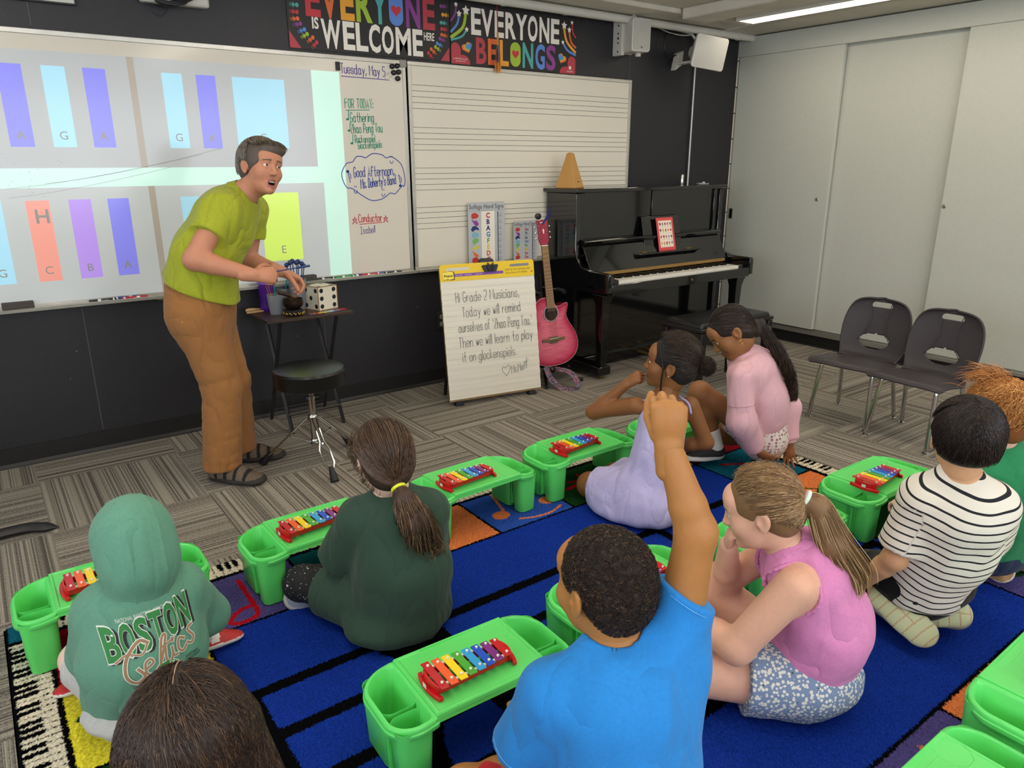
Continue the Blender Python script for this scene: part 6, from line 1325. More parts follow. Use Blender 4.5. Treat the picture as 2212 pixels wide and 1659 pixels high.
# ---------------------------------------------------------------- the children and the teacher
import bmesh
rngh = np.random.default_rng(11)
AR = (.040, .031, .031, .021); LG = (.064, .047, .045, .030)           # limb radii of a child
def ring(c, n, r, th, parent, org, m, name='hair_tie', flat=1., label=None):
    R = frame_(n, (0, 0, 1) if abs(unit(n)[2]) < .9 else (1, 0, 0)); pts = [np.asarray(c)-np.asarray(org)+r*(R[:, 0]*cos(2*pi*i/24)+R[:, 2]*sin(2*pi*i/24)) for i in range(24)]
    return MB().tube([tuple(p) for p in pts], th, 8, closed=True, flat=flat, up=tuple(unit(n))).build(name, m, parent, smooth='all', label=label)
# ===== child in the dark green shirt with the ponytail
def ponytail_child():
    org = (-4.40, -2.25, RZ); sk = skin('fair', 'dcb6a2'); hd = Head((-4.405, -2.258, .588), (.10, .97, -.14), (0, .12, 1), .93)
    pel, mid, ch, nk = (-4.375, -2.265, .105), (-4.38, -2.305, .25), (-4.385, -2.29, .37), (-4.385, -2.268, .465); n = (.40, .92, 0)
    shL, elL, wrL = (-4.485, -2.23, .405), (-4.525, -2.13, .235), (-4.45, -1.995, .155); shR, elR, wrR = (-4.285, -2.325, .41), (-4.235, -2.22, .24), (-4.30, -2.05, .165)
    hL, kL, aL = (-4.47, -2.20, .10), (-4.585, -1.965, .085), (-4.36, -1.95, .06); hR, kR, aR = (-4.33, -2.26, .10), (-4.20, -2.02, .10), (-4.50, -2.015, .055)
    t, FB = make_person('child in a dark green shirt with a long brown curly ponytail, back to the camera', org, hd, sk, dict(neck=nk, torso=([pel, mid, ch, nk], [.12, .105, .115, .05], [.09, .08, .08, .05], n), arms=[(shL, elL, wrL, AR), (shR, elR, wrR, AR)], legs=[(hL, kL, aL, (.062, .045, .043, .03)), (hR, kR, aR, (.062, .045, .043, .03))],
        hands=[dict(wr=wrL, d=(.5, .85, -.1), pn=(0, -.1, -1), th=(1, 0, 0), L=.13), dict(wr=wrR, d=(-.3, .95, -.1), pn=(0, -.1, -1), th=(-1, 0, 0), L=.13)]))
    m = cloth('dark green jersey', '34493c', (260, .3, .002)); F = Field(); torso(F, [pel, mid, ch], [.160, .140, .128], [.15, .125, .105], n, 0, .04); F.cap(ch, nk, .105, .055, .03, n=n, fl=.8)
    F.cap(lerp(shL, shR, .04), lerp(shL, shR, .96), .052, .052, .05)
    for sh, el in ((shL, elL), (shR, elR)):
        e = lerp(sh, el, 1.02); F.cap(sh, lerp(sh, el, 1.25), .055, .062, .035, cut=(e, unit(np.subtract(el, sh))))
    for hp, kn in ((hL, kL), (hR, kR)): F.cap(hp, lerp(hp, kn, .62), .088, .083, .035, cut=(lerp(hp, kn, .60), unit(np.subtract(kn, hp))))
    F.cap((-4.40, -2.26, .06), (-4.40, -2.23, .06), .165, .15, .03, n=(0, 0, 1), fl=.4); F.half((0, 0, RZ+.003), (0, 0, -1), .02)
    wrinkle(F, .0075, 13, 3, (.2, .1, 1)); F.cap(A_(*nk)+(0, .004, .022), A_(*hd.w(0, -.02, -.06)), .047, .05, .006, 's'); garment('shirt', F, m, t, org, .0055)
    ring(A_(*nk)+(0, 0, .008), (.05, .15, 1), .05, .0065, t, org, m, 'neckband', label='ribbed neckband')
    lg = mat('black star leggings', '17171a', .8); nt = lg.node_tree; b = nt.nodes['Principled BSDF']; L = nt.links.new; tc = nt.nodes.new('ShaderNodeTexCoord')
    acc = None
    for sc, th in ((95, .16), (42, .10), (14, .13)):
        v = nt.nodes.new('ShaderNodeTexVoronoi'); v.inputs['Scale'].default_value = sc; L(tc.outputs['Object'], v.inputs['Vector']); c = nt.nodes.new('ShaderNodeMath'); c.operation = 'LESS_THAN'; c.inputs[1].default_value = th; L(v.outputs['Distance'], c.inputs[0])
        if acc is None: acc = c.outputs[0]
        else: a = nt.nodes.new('ShaderNodeMath'); a.operation = 'MAXIMUM'; L(acc, a.inputs[0]); L(c.outputs[0], a.inputs[1]); acc = a.outputs[0]
    mx = nt.nodes.new('ShaderNodeMix'); mx.data_type = 'RGBA'; L(acc, mx.inputs[0]); mx.inputs[6].default_value = hx('17171a'); mx.inputs[7].default_value = hx('c9c6cc'); L(mx.outputs[2], b.inputs['Base Color'])
    F = Field()
    for hp, kn, an in ((hL, kL, aL), (hR, kR, aR)): F.cap(hp, kn, .067, .055, .03); F.ell(kn, (.056,)*3, None, .02); F.cap(kn, an, .052, .038, .02)
    wrinkle(F, .004, 22, 5); garment('leggings', F, lg, t, org, .0055)
    sm = [mat('grey blue trainer', '8d93a6', .6), mat('trainer pale side', 'b9b6b2', .6), mat('coral blue tread', 'c96a6a', .7, var=.6, bump=(60, .5, .004))]
    for an, toe, up in ((aR, (-1, .18, .05), (.35, -.75, .6)), (aL, (1, .1, 0), (-.2, .5, .8))):
        F = Field(); h, tt, r, u = shoe(F, an, toe, up, .185); garment('shoe', F, None, t, org, .004, mats=sm, mfn=lambda C: np.where((C-h)@u < .006, 2, np.where((C-h)@u < .022, 1, 0)))
    # hair drawn back to a low tie
    H = Field(); W = hd.w; s = hd.s
    H.ell(W(0, -.016, .034), A_(.090, .106, .094)*s, hd.R, .02); H.ell(W(0, -.055, -.025), A_(.076, .058, .07)*s, hd.R, .03); H.ell(W(0, .115, -.045), A_(.085, .085, .10)*s, hd.R, .015, 's')
    for x in (-1, 1): H.ell(W(x*.092, .0, -.022), A_(.022, .028, .042)*s, hd.R, .01, 's')
    tie = W(-.004, -.118, -.066); tl = [tie, W(.0, -.150, -.10), W(.02, -.165, -.17), (-4.345, -2.385, .34), (-4.325, -2.40, .285)]; Hc = Field(); Hc.p = list(H.p)
    for a, b, ra, rb in ((0, 1, .016, .030), (1, 2, .030, .042), (2, 3, .042, .034), (3, 4, .034, .012)): Hc.cap(tl[a], tl[b], ra, rb, .015)
    hair = garment('hair', Hc, mat('brown hair base', '3a281e', .6, bump=(90, .5, .004)), t, org, .004)
    c = W(0, -.01, .02); R = hd.R; st = hairline(2600, rngh, .095, .03, -.09)@R.T; e = unit(tie-c)
    P = combed(H, c, st, e, 2600, 16, .003, rngh, .035, (.97, 1.0), t0=.75); strands('hair_strands', P, rngh.uniform(.0006, .0011, 2600), [M_hair], hair, org, hair_cols(2600, '2e1e16', '59412f', rngh, '6d5540', .08))
    P = ponytail(tl, [.012, .030, .044, .046, .03], 700, rngh, 34, .013, 2.6); strands('ponytail_strands', P, rngh.uniform(.0007, .0013, 700), [M_hair], hair, org, hair_cols(700, '38261b', '7a5d44', rngh, 'a58764', .16))
    n_ = 70; d0 = hairline(n_, rngh, .095, .0, -.09, rad(120), rad(215))@R.T; P = combed(H, c, d0, unit(W(-.10, .03, -.10)-c), n_, 14, .014, rngh, .30, (.5, .95)); strands('flyaway_strands', P, .0005, [M_hair], hair, org, hair_cols(n_, '4a3627', '6d543e', rngh))
    ring(tie+unit(tl[1]-tie)*.006, unit(tl[1]-tie), .0175, .006, t, org, mat('yellow hair tie', 'd5dc2e', .4), label='bright yellow hair tie')
ponytail_child()

# ===== child in the green hooded sweatshirt
def hooded_child():
    org = (-5.10, -2.2, RZ); sk = skin('pale', 'e0bfae'); hd = Head((-5.079, -2.225, .508), (-.12, .96, -.25), (0, .2, 1), .86)
    pel, mid, ch, nk = (-5.112, -2.215, .105), (-5.10, -2.27, .23), (-5.09, -2.25, .335), (-5.082, -2.24, .41); n = (.1, 1, 0)
    shL, elL, wrL = (-5.18, -2.21, .345), (-5.205, -2.14, .20), (-5.14, -1.98, .17); shR, elR, wrR = (-4.985, -2.235, .36), (-4.925, -2.17, .22), (-4.99, -2.02, .18)
    hL, kL, aL = (-5.17, -2.16, .10), (-5.235, -1.99, .10), (-4.98, -1.995, .06); hR, kR, aR = (-5.04, -2.16, .10), (-4.935, -2.03, .115), (-5.13, -1.965, .055)
    t, FB = make_person('child wearing a sea-green hooded sweatshirt with the hood up', org, hd, sk, dict(neck=nk, torso=([pel, mid, ch, nk], [.11, .10, .10, .05], [.09, .08, .08, .05], n), arms=[(shL, elL, wrL, AR), (shR, elR, wrR, AR)], legs=[(hL, kL, aL, (.058, .043, .041, .03)), (hR, kR, aR, (.058, .043, .041, .03))],
        hands=[dict(wr=wrL, d=(.3, .9, -.1), pn=(0, -.1, -1), th=(1, 0, 0), L=.125), dict(wr=wrR, d=(-.3, .95, -.1), pn=(0, -.1, -1), th=(-1, 0, 0), L=.125)]))
    m = cloth('sea green fleece', '5f8f79', (300, .3, .0015)); F = Field(); torso(F, [pel, mid, ch], [.135, .142, .125], [.12, .12, .10], n, 0, .04); F.cap(ch, nk, .10, .06, .03, n=n, fl=.85); F.cap(lerp(shL, shR, .05), lerp(shL, shR, .95), .053, .053, .05); F.cap(pel, A_(*pel)+(0, 0, -.045), .128, .125, .03, n=n, fl=.9)
    for sh, el, wr in ((shL, elL, wrL), (shR, elR, wrR)): F.cap(sh, el, .055, .058, .035); e = lerp(el, wr, .42); F.cap(el, lerp(el, wr, .6), .057, .047, .025, cut=(e, unit(np.subtract(wr, el)))); F.cap(lerp(el, wr, .34), e, .049, .049, .006)
    wrinkle(F, .0065, 14, 8, (.5, .2, 1)); F.half((0, 0, .05), (0, 0, -1), .012); Fsave[0] = list(F.p); F.cap(A_(*nk)+(0, .01, .03), A_(*hd.w(0, 0, 0)), .052, .07, .01, 's'); top = garment('sweatshirt', F, m, t, org, .005)
    Hh = Field(); W = hd.w; s = hd.s; Hh.ell(W(0, -.018, .030), A_(.110, .128, .118)*s, hd.R, .02); Hh.ell(W(0, -.045, -.045), A_(.100, .095, .085)*s, hd.R, .04); Hh.cap(W(0, -.03, -.07), A_(*nk)+(0, -.01, .0), .078, .085, .03); Hh.ell(W(0, -.05, .085), A_(.05, .06, .05)*s, hd.R, .05)
    Hh.ell(W(0, .135, -.02), A_(.082, .11, .105)*s, hd.R, .012, 's'); Hh.disp(lambda P: .0035*vnoise(P*A_(1, 1, .5), 24, 4)-.0035*np.exp(-((np.abs(hd.loc(P)[..., 0])-.042)/.0022)**2)*(hd.loc(P)[..., 1] < .12))
    Hh.ell(W(0, .02, .0), A_(.085, .105, .10)*s, hd.R, .005, 's'); garment('hood', Hh, m, top, org, .0045, label='raised hood with two seams')
    F = Field(); sm = cloth('pale grey shorts', 'b9b8b4', fold=.7)
    for hp, kn in ((hL, kL), (hR, kR)): F.cap(hp, lerp(hp, kn, 1), .074, .066, .03, cut=(lerp(hp, kn, .8), unit(np.subtract(kn, hp))))
    F.cap((-5.112, -2.222, .075), (-5.112, -2.17, .075), .147, .12, .03, n=(0, 0, 1), fl=.46); F.half((0, 0, RZ+.002), (0, 0, -1), .01); wrinkle(F, .004, 20, 2); garment('shorts', F, sm, t, org, .0055)
    shm = [mat('red shoe', 'b3262a', .5), mat('white sole', 'd8d4cc', .6), mat('white shoe stripe', 'e0ddd6', .6)]; M_sock = cloth('white sock', 'd9d6d0', fold=.3)
    for an, toe, up in ((aL, (1, -.12, .02), (.1, .3, 1)), (aR, (-1, -.1, .02), (-.1, .3, 1))):
        F = Field(); h, tt, r, u = shoe(F, A_(*an)+A_(*toe)*.03, toe, up, .18); garment('shoe', F, None, t, org, .004, mats=shm, mfn=lambda C: np.where((C-h)@u < .014, 1, np.where((np.abs((C-h)@tt-.10) < .012) & ((C-h)@u > .02), 2, 0)))
        F = Field(); F.cap(lerp(kR if an is aR else kL, an, .62), an, .036, .034, .01); garment('sock', F, M_sock, t, org, .005)
    # print across the back, laid on the cloth
    c0 = A_(-5.088, -2.39, .335); X_ = unit((1, -.05, .045)); N_ = unit((.06, -1, .10)); Y_ = unit(np.cross(N_, X_))*-1; Y_ = Y_ if Y_[2] > 0 else -Y_; mb = MB()
    def on(pts, lift=.0012):
        """drop flat artwork (u, v in metres from the print centre) on to the back of the sweatshirt"""
        P = c0+np.outer(np.array(pts)[:, 0], X_)+np.outer(np.array(pts)[:, 1], Y_)+N_*.10; lo = np.zeros(len(P)); hi = np.full(len(P), .30)
        ts = np.linspace(0, .28, 57); D = np.stack([F0.ev(P-N_*q) for q in ts], 1); k = np.argmax(D < lift, 1); k = np.where((D < lift).any(1), k, 30); a, b = ts[np.maximum(k-1, 0)], ts[k]
        for _ in range(9): mm = .5*(a+b); ins = F0.ev(P-N_*mm[:, None]) < lift; b = np.where(ins, mm, b); a = np.where(ins, a, mm)
        return P-N_*b[:, None]-A_(*org)
    F0 = Field(); F0.p = Fsave[0]
    def art(v, f, mi, lift=.0014):
        v, f = refine(np.asarray(v, float), f, .012); mb._add([tuple(p) for p in on(v, lift)], f, mi)
    def word(txt, u, v, w, hh, mi, lift=.0014, bold=0., slant=0., rise=0.):
        g, f, gw = glyphs(txt, bold); a = g.copy(); a[:, 0] = u+g[:, 0]*w/gw+g[:, 1]*hh*slant; a[:, 1] = v+g[:, 1]*hh+rise*(g[:, 0]*w/gw); art(a, f, mi, lift)
    word('NATIONAL BASKETBALL ASSOCIATION', -.062, .050, .125, .009, 0, .0014)
    for k, ch_ in enumerate('BOSTON'):
        x = -.098+.0335*k; v0 = -.03+.004*k; hh = .068+.001*abs(k-2.5); word(ch_, x+.006, v0-.004, .031, hh, 2, .0011, .05); word(ch_, x-.0012, v0-.0012, .0325, hh+.0024, 0, .0015, .05); word(ch_, x, v0, .030, hh, 1, .0019, .03)
    def script(pts, th, lift): 
        q = spline(pts, 5); r = MB(); ribbon(r, [Vector((a, b, 0)) for a, b in q], th, Vector((0, 0, 1))); art(np.array(r.v)[:, :2], r.f, 3 if lift > .0022 else 0, lift)
    for th, lf in ((.0105, .0021), (.007, .0024)):
        script([(-.012, -.008), (-.03, .0), (-.062, -.03), (-.072, -.07), (-.055, -.092), (-.035, -.08), (-.045, -.06)], th, lf); script([(-.085, -.035), (-.06, -.022), (-.03, -.03), (-.012, -.008)], th*.6, lf)
        script([(-.03, -.065), (-.012, -.055), (-.016, -.045), (-.028, -.052), (-.03, -.075), (-.015, -.082), (-.002, -.07)], th*.8, lf); script([(.0, -.072), (.028, -.01), (.018, -.012), (.004, -.06), (.01, -.075), (.02, -.065)], th*.8, lf); script([(.024, -.02), (.018, -.06), (.026, -.07), (.036, -.055)], th*.8, lf); script([(.012, -.03), (.038, -.024)], th*.6, lf); script([(.036, -.04), (.036, -.06), (.045, -.062)], th*.8, lf); script([(.04, -.026), (.042, -.022)], th, lf)
        script([(.068, -.036), (.056, -.03), (.05, -.05), (.058, -.062), (.07, -.054)], th*.8, lf); script([(.095, -.018), (.082, -.024), (.092, -.044), (.084, -.056), (.074, -.05)], th*.8, lf)
    cx, cy = .016, -.098; disc_ = lambda r: ([(cx, cy)]+[(cx+r*cos(a*pi/18), cy+r*sin(a*pi/18)) for a in range(36)], [(0, 1+a, 1+(a+1) % 36) for a in range(36)])
    art(*disc_(.0345), 0, .0023); art(*disc_(.033), 1, .0026); art(*disc_(.0225), 4, .0029)
    for txt, a0, sgn in (('BOSTON', 200, 1), ('CELTICS', 70, -1)):
        for k, ch_ in enumerate(txt):
            a = rad(a0+(15*k if sgn > 0 else -13*k)) if sgn < 0 else rad(255-17*k); g, f, gw = glyphs(ch_, .03); q = g.copy(); q[:, 0] = (g[:, 0]-gw/2)*.0066; q[:, 1] = (g[:, 1])*.0066; ca, sa = cos(a-pi/2), sin(a-pi/2); art(np.stack([cx+.0245*cos(a)+q[:, 0]*ca-q[:, 1]*sa, cy+.0245*sin(a)+q[:, 0]*sa+q[:, 1]*ca], 1), f, 0, .003)
    word('ATLANTIC', -.066, -.098, .034, .0065, 2); word('DIVISION', -.063, -.107, .032, .0065, 2); word('EASTERN', .062, -.084, .032, .0065, 2); word('CONFERENCE', .058, -.093, .042, .0065, 2)
    word('18 TIME CHAMPIONS', -.052, -.152, .115, .014, 3, bold=.02)
    for k in range(6):
        x = -.036+.0135*k; art([(x-.004, -.178), (x+.004, -.178), (x+.002, -.166), (x-.002, -.166)], [(0, 1, 2, 3)], 2); art([(x+.0035*cos(a), -.1635+.0035*sin(a)) for a in np.arange(8)*pi/4], [tuple(range(8))], 2)
    art([(-.07, -.160), (-.056, -.160), (-.061, -.135), (-.065, -.135)], [(0, 1, 2, 3)], 4); art([(-.063+.006*cos(a), -.129+.006*sin(a)) for a in np.arange(8)*pi/4], [tuple(range(8))], 4)
    mb.build('back_print', [mat('print white', 'd9dbd4', .7), mat('print green', '2f7a3d', .7), mat('print black', '1d201f', .7), mat('print gold', '97765a', .7), mat('print silver', 'c3cbc8', .7)], top, label='cracked basketball lettering and round team badge')
def refine(v, f, e):
    """split long edges of flat artwork so that it can follow a curved surface"""
    bm = bmesh.new(); vs = [bm.verts.new((a, b, 0)) for a, b in v]
    for q in f:
        try: bm.faces.new([vs[i] for i in q])
        except ValueError: pass
    bmesh.ops.triangulate(bm, faces=bm.faces[:])
    for _ in range(3):
        ed = [x for x in bm.edges if x.calc_length() > e]
        if not ed: break
        bmesh.ops.subdivide_edges(bm, edges=ed, cuts=1); bmesh.ops.triangulate(bm, faces=[q for q in bm.faces if len(q.verts) > 3])
    bm.verts.index_update(); o = np.array([tuple(x.co)[:2] for x in bm.verts]); ff = [tuple(x.index for x in q.verts) for q in bm.faces]; bm.free(); return o, ff
Fsave = [None]
hooded_child()

# ===== child in the bright blue shirt, right arm raised
def blue_child():
    org = (-4.44, -3.28, RZ); sk = skin('warm brown', 'a5713f'); hd = Head((-4.437, -3.232, .668), (.02, .98, -.10), (0, .1, 1), .93, nose=.9)
    pel, mid, ch, nk = (-4.45, -3.25, .12), (-4.45, -3.325, .31), (-4.445, -3.315, .45), (-4.435, -3.27, .555); n = (.30, .95, 0)
    shL, elL, wrL = (-4.555, -3.225, .475), (-4.575, -3.15, .28), (-4.46, -3.01, .22); shR, elR, wrR = (-4.335, -3.325, .555), (-4.298, -3.325, .772), (-4.327, -3.272, .930)
    hL, kL, aL = (-4.52, -3.2, .11), (-4.61, -3.00, .10), (-4.36, -3.03, .06); hR, kR, aR = (-4.37, -3.24, .11), (-4.24, -3.06, .10), (-4.50, -3.10, .06)
    up = unit((-.03, .03, 1)); away = unit((.62, .75, .1))
    t, FB = make_person('child in a bright blue shirt with short dark curls, raising the right hand', org, hd, sk, dict(neck=nk, nr=.046, torso=([pel, mid, ch, nk], [.11, .10, .11, .055], [.09, .08, .085, .05], n), arms=[(shL, elL, wrL, AR), (shR, elR, wrR, (.046, .0365, .034, .0235))], legs=[(hL, kL, aL, LG), (hR, kR, aR, LG)],
        hands=[dict(wr=wrL, d=(.5, .8, -.2), pn=(0, -.1, -1), th=(1, 0, 0), L=.135), dict(wr=wrR, d=up, pn=away, th=(-.8, .5, 0), L=.150, curl=(.95, .9, .95, 1.0), thumb=(.5, .6), spread=.14, tin=.8)]), brow='1d1512', lip='8a5443')
    m = cloth('bright blue cotton', '2a7fc8', (260, .25, .0015)); F = Field(); torso(F, [pel, mid, ch], [.14, .135, .138], [.125, .11, .105], n, 0, .04); F.cap(ch, nk, .118, .062, .035, n=n, fl=.8); F.cap(lerp(shL, shR, .02), lerp(shL, shR, .90), .055, .055, .05)
    e = lerp(shL, elL, .78); F.cap(shL, lerp(shL, elL, 1.1), .055, .068, .04, cut=(e, unit(np.subtract(elL, shL)))); e = lerp(shR, elR, .47); F.cap(A_(*shR)-(0, 0, .03), lerp(shR, elR, .8), .056, .058, .05, cut=(e, unit(np.subtract(elR, shR)+A_(.10, -.05, 0))))
    F.cap((-4.34, -3.33, .50), (-4.36, -3.30, .36), .05, .06, .06)
    wrinkle(F, .0075, 12, 21, (.8, -.5, 1)); F.half((0, 0, RZ+.03), (0, 0, -1), .01); F.cap(A_(*nk)+(0, .0, .015), A_(*hd.w(0, -.02, -.05)), .051, .056, .006, 's'); top = garment('shirt', F, m, t, org, .005)
    ring(A_(*nk)+(-.001, .004, .004), (.0, .22, 1), .0545, .0075, t, org, m, 'neckband', label='ribbed neckband')
    st = mat('blue stitching', '5aa5e0', .8)
    for a, b, f, r in ((shL, elL, .72, .0655), (shR, elR, .41, .0585)): ring(lerp(a, b, f), np.subtract(b, a)+(A_(.10, -.05, 0) if a is shR else 0), r, .0009, t, org, st, 'hem_stitch', label='pale double stitching')
    F = Field(); rd = cloth('red shorts', 'b3202c', fold=.6)
    for hp, kn in ((hL, kL), (hR, kR)): F.cap(hp, lerp(hp, kn, 1), .082, .07, .03, cut=(lerp(hp, kn, .85), unit(np.subtract(kn, hp))))
    F.cap((-4.45, -3.27, .08), (-4.45, -3.22, .08), .152, .135, .03, n=(0, 0, 1), fl=.5); F.half((0, 0, RZ+.002), (0, 0, -1), .01); garment('shorts', F, rd, t, org, .0055)
    for an, toe in ((aL, (1, .1, 0)), (aR, (-1, .1, 0))): F = Field(); h, tt, r, u = shoe(F, an, toe, (0, .3, 1), .19); garment('shoe', F, None, t, org, .0045, mats=[mat('grey trainer', '5a5d63', .6), mat('white sole', '', 0)], mfn=lambda C: ((C-h)@u < .014).astype(int))
    H = Field(); W = hd.w; s = hd.s; H.ell(W(0, -.018, .034), A_(.0845, .101, .089)*s, hd.R, .02); H.ell(W(0, -.060, -.015), A_(.070, .047, .062)*s, hd.R, .03); H.ell(W(0, .118, -.030), A_(.085, .085, .100)*s, hd.R, .008, 's'); H.ell(W(0, .0, -.085), A_(.12, .055, .05)*s, hd.R, .01, 's')
    for x in (-1, 1): H.ell(W(x*.092, -.008, -.025), A_(.022, .030, .044)*s, hd.R, .006, 's')
    H.disp(lambda P: -.0022*np.abs(vnoise(P, 120, 3))-.0016*vnoise(P, 60, 9)); hair = garment('hair', H, mat('black curls base', '241a15', .8, bump=(420, .9, .004)), t, org, .0032, smooth=0)
    N = 7000; D = rngh.normal(size=(N, 3)); D /= np.linalg.norm(D, axis=1, keepdims=True); c = A_(*W(0, -.012, .02)); r0 = radial(H, c, D); Q = c+D*r0[:, None]; L_ = hd.loc(Q); ok = (L_[:, 1] < .062) & (H.ev(Q) > -.004) & (FHead(hd).ev(Q) > .001); Q, D = Q[ok], D[ok]; n_ = len(Q); T = np.cross(D, rngh.normal(size=(n_, 3))); T /= np.linalg.norm(T, axis=1, keepdims=True); B = np.cross(D, T); P = np.stack([Q+D*.0026*sin(pi*k/5)+T*.0028*sin(1.1*k)+B*.0028*cos(1.1*k) for k in range(6)], 1)
    strands('curls', P, .00055, [M_hair], hair, org, hair_cols(n_, '15100d', '3d2c22', rngh, '70533c', .10))
    # glitter sticker on the back of the raised hand
    o_ = A_(-4.327, -3.272, .930)+up*.060; bk = -away; S_ = np.cross(up, bk); mb = MB(); rr = random.Random(4); Fh = Field(); hand(Fh, wrR, up, away, (-.8, .5, 0), .150, (.95, .9, .95, 1.0), (.9, .6), spread=.14)
    for k in range(60):
        a, q = rr.uniform(0, 6.28), .0095*math.sqrt(rr.random()); p = o_+S_*q*cos(a)+up*q*sin(a)+bk*.05
        for _ in range(40): p = p-bk*max(.0004, Fh.ev(p[None])[0]*.8)
        p = p+bk*.0012-A_(*org); mb.ball(tuple(p), rr.uniform(.0008, .0018), 6, rr.choice((0, 0, 1, 2)))
    mb.build('glitter_sticker', [mat('grey glitter', '6d7f78', .3, .5), mat('green glitter', '4f8f78', .3, .5), mat('brown glitter', '7d6a52', .3, .5)], t, label='grey green glitter patch on the back of the hand')
def FHead(hd): f = Field(); return hd.fill(f)
blue_child()
# ===== head of brown hair at the bottom
def foreground_child():
    org = (-5.13, -3.1, RZ); sk = skin('fair', ''); hd = Head((-5.138, -3.083, .588), (.30, .92, -.22), (.0, .2, 1), .93)
    pel, mid, ch, nk = (-5.14, -3.11, .105), (-5.135, -3.155, .25), (-5.13, -3.135, .35), (-5.132, -3.10, .455); n = (.1, 1, 0)
    shL, elL, wrL = (-5.25, -3.11, .38), (-5.28, -3.05, .24), (-5.21, -2.93, .16); shR, elR, wrR = (-5.01, -3.125, .38), (-4.97, -3.06, .24), (-5.06, -2.93, .16)
    hL, kL, aL = (-5.22, -3.06, .10), (-5.31, -2.92, .09), (-5.05, -2.95, .06); hR, kR, aR = (-5.06, -3.07, .10), (-4.96, -2.94, .09), (-5.20, -2.98, .055)
    t, FB = make_person('child with long straight brown hair seen from behind at the bottom edge', org, hd, sk, dict(neck=nk, torso=([pel, mid, ch, nk], [.11, .10, .11, .05], [.09, .08, .08, .05], n), arms=[(shL, elL, wrL, AR), (shR, elR, wrR, AR)], legs=[(hL, kL, aL, LG), (hR, kR, aR, LG)],
        hands=[dict(wr=wrL, d=(.3, .9, -.1), pn=(0, -.1, -1), th=(1, 0, 0), L=.13), dict(wr=wrR, d=(-.3, .95, -.1), pn=(0, -.1, -1), th=(-1, 0, 0), L=.13)]))
    m = cloth('navy cotton', '1b2036'); F = Field(); torso(F, [pel, mid, ch], [.135, .128, .128], [.12, .11, .10], n, 0, .04); F.cap(ch, nk, .10, .058, .03, n=n, fl=.8); F.cap(lerp(shL, shR, .04), lerp(shL, shR, .96), .052, .052, .05)
    for sh, el in ((shL, elL), (shR, elR)): F.cap(sh, lerp(sh, el, 1), .052, .056, .03, cut=(lerp(sh, el, .7), unit(np.subtract(el, sh))))
    wrinkle(F, .005, 14, 31); F.half((0, 0, RZ+.03), (0, 0, -1), .01); F.cap(A_(*nk)+(0, 0, .02), A_(*hd.w(0, -.02, -.05)), .048, .05, .006, 's'); garment('shirt', F, m, t, org, .006)
    F = Field()
    for hp, kn, an in ((hL, kL, aL), (hR, kR, aR)): F.cap(hp, kn, .072, .058, .03); F.cap(kn, an, .054, .042, .02)
    F.cap(pel, A_(*pel)+(0, .02, -.02), .125, .12, .03, n=(0, 0, 1), fl=.7); F.half((0, 0, RZ+.002), (0, 0, -1), .01); garment('leggings', F, cloth('dark leggings', '22242c', fold=.5), t, org, .006)
    for an, toe in ((aL, (1, .1, 0)), (aR, (-1, .1, 0))): F = Field(); h, tt, r, u = shoe(F, an, toe, (0, .3, 1), .18); garment('shoe', F, None, t, org, .0045, mats=[mat('grey trainer', '', 0), mat('white sole', '', 0)], mfn=lambda C: ((C-h)@u < .014).astype(int))
    H = Field(); W = hd.w; s = hd.s; H.ell(W(0, -.018, .034), A_(.092, .108, .096)*s, hd.R, .02); H.cap(W(0, -.050, -.0), A_(-5.13, -3.18, .41), .080, .094, .05, n=(0, 1, .15), fl=.72); H.ell(W(0, .120, -.06), A_(.075, .088, .13)*s, hd.R, .012, 's')
    for x in (-1, 1): H.cap(W(x*.070, .02, .0), A_(-5.137+x*.095, -3.095, .44), .03, .036, .03)
    H.half((0, 0, .395), (0, 0, -1), .02); hair = garment('hair', H, mat('dark brown hair base', '241813', .5, bump=(90, .4, .004)), t, org, .0045)
    c = A_(*W(0, -.01, .0)); N = 5200; u = rngh.uniform(-1.05, 1.12, N); sd = np.where(rngh.random(N) < .5, -1., 1.); part = np.stack([sd*.006+.010*u, np.sin(u)*.105-.012, np.cos(u)*.105+.02], 1)@hd.R.T
    az = sd*rngh.uniform(.05, 1.9, N)*np.where(u < -.2, .9, 1.) ; az = np.where(u > .35, sd*rngh.uniform(.9, 2.0, N), az); en = np.stack([np.sin(az)*.62, -np.cos(az)*.62, -rngh.uniform(.55, 1.25, N)], 1)
    P = combed(H, c, part, en, N, 22, .003, rngh, .03, (.9, 1.), t0=.35); strands('hair_strands', P, rngh.uniform(.00045, .0009, N), [M_hair], hair, org, hair_cols(N, '1c120d', '3d2a1e', rngh, '5f452f', .10))
    MB().tube([tuple(A_(*(W(0.0, np.sin(q)*.1085-.016, np.cos(q)*.0985+.034)))-A_(*org)) for q in np.linspace(-1.25, .62, 14)], .0013, 6).build('parting', mat('scalp', 'a98871', .6), hair, smooth=True, label='pale line of the centre parting')
foreground_child()

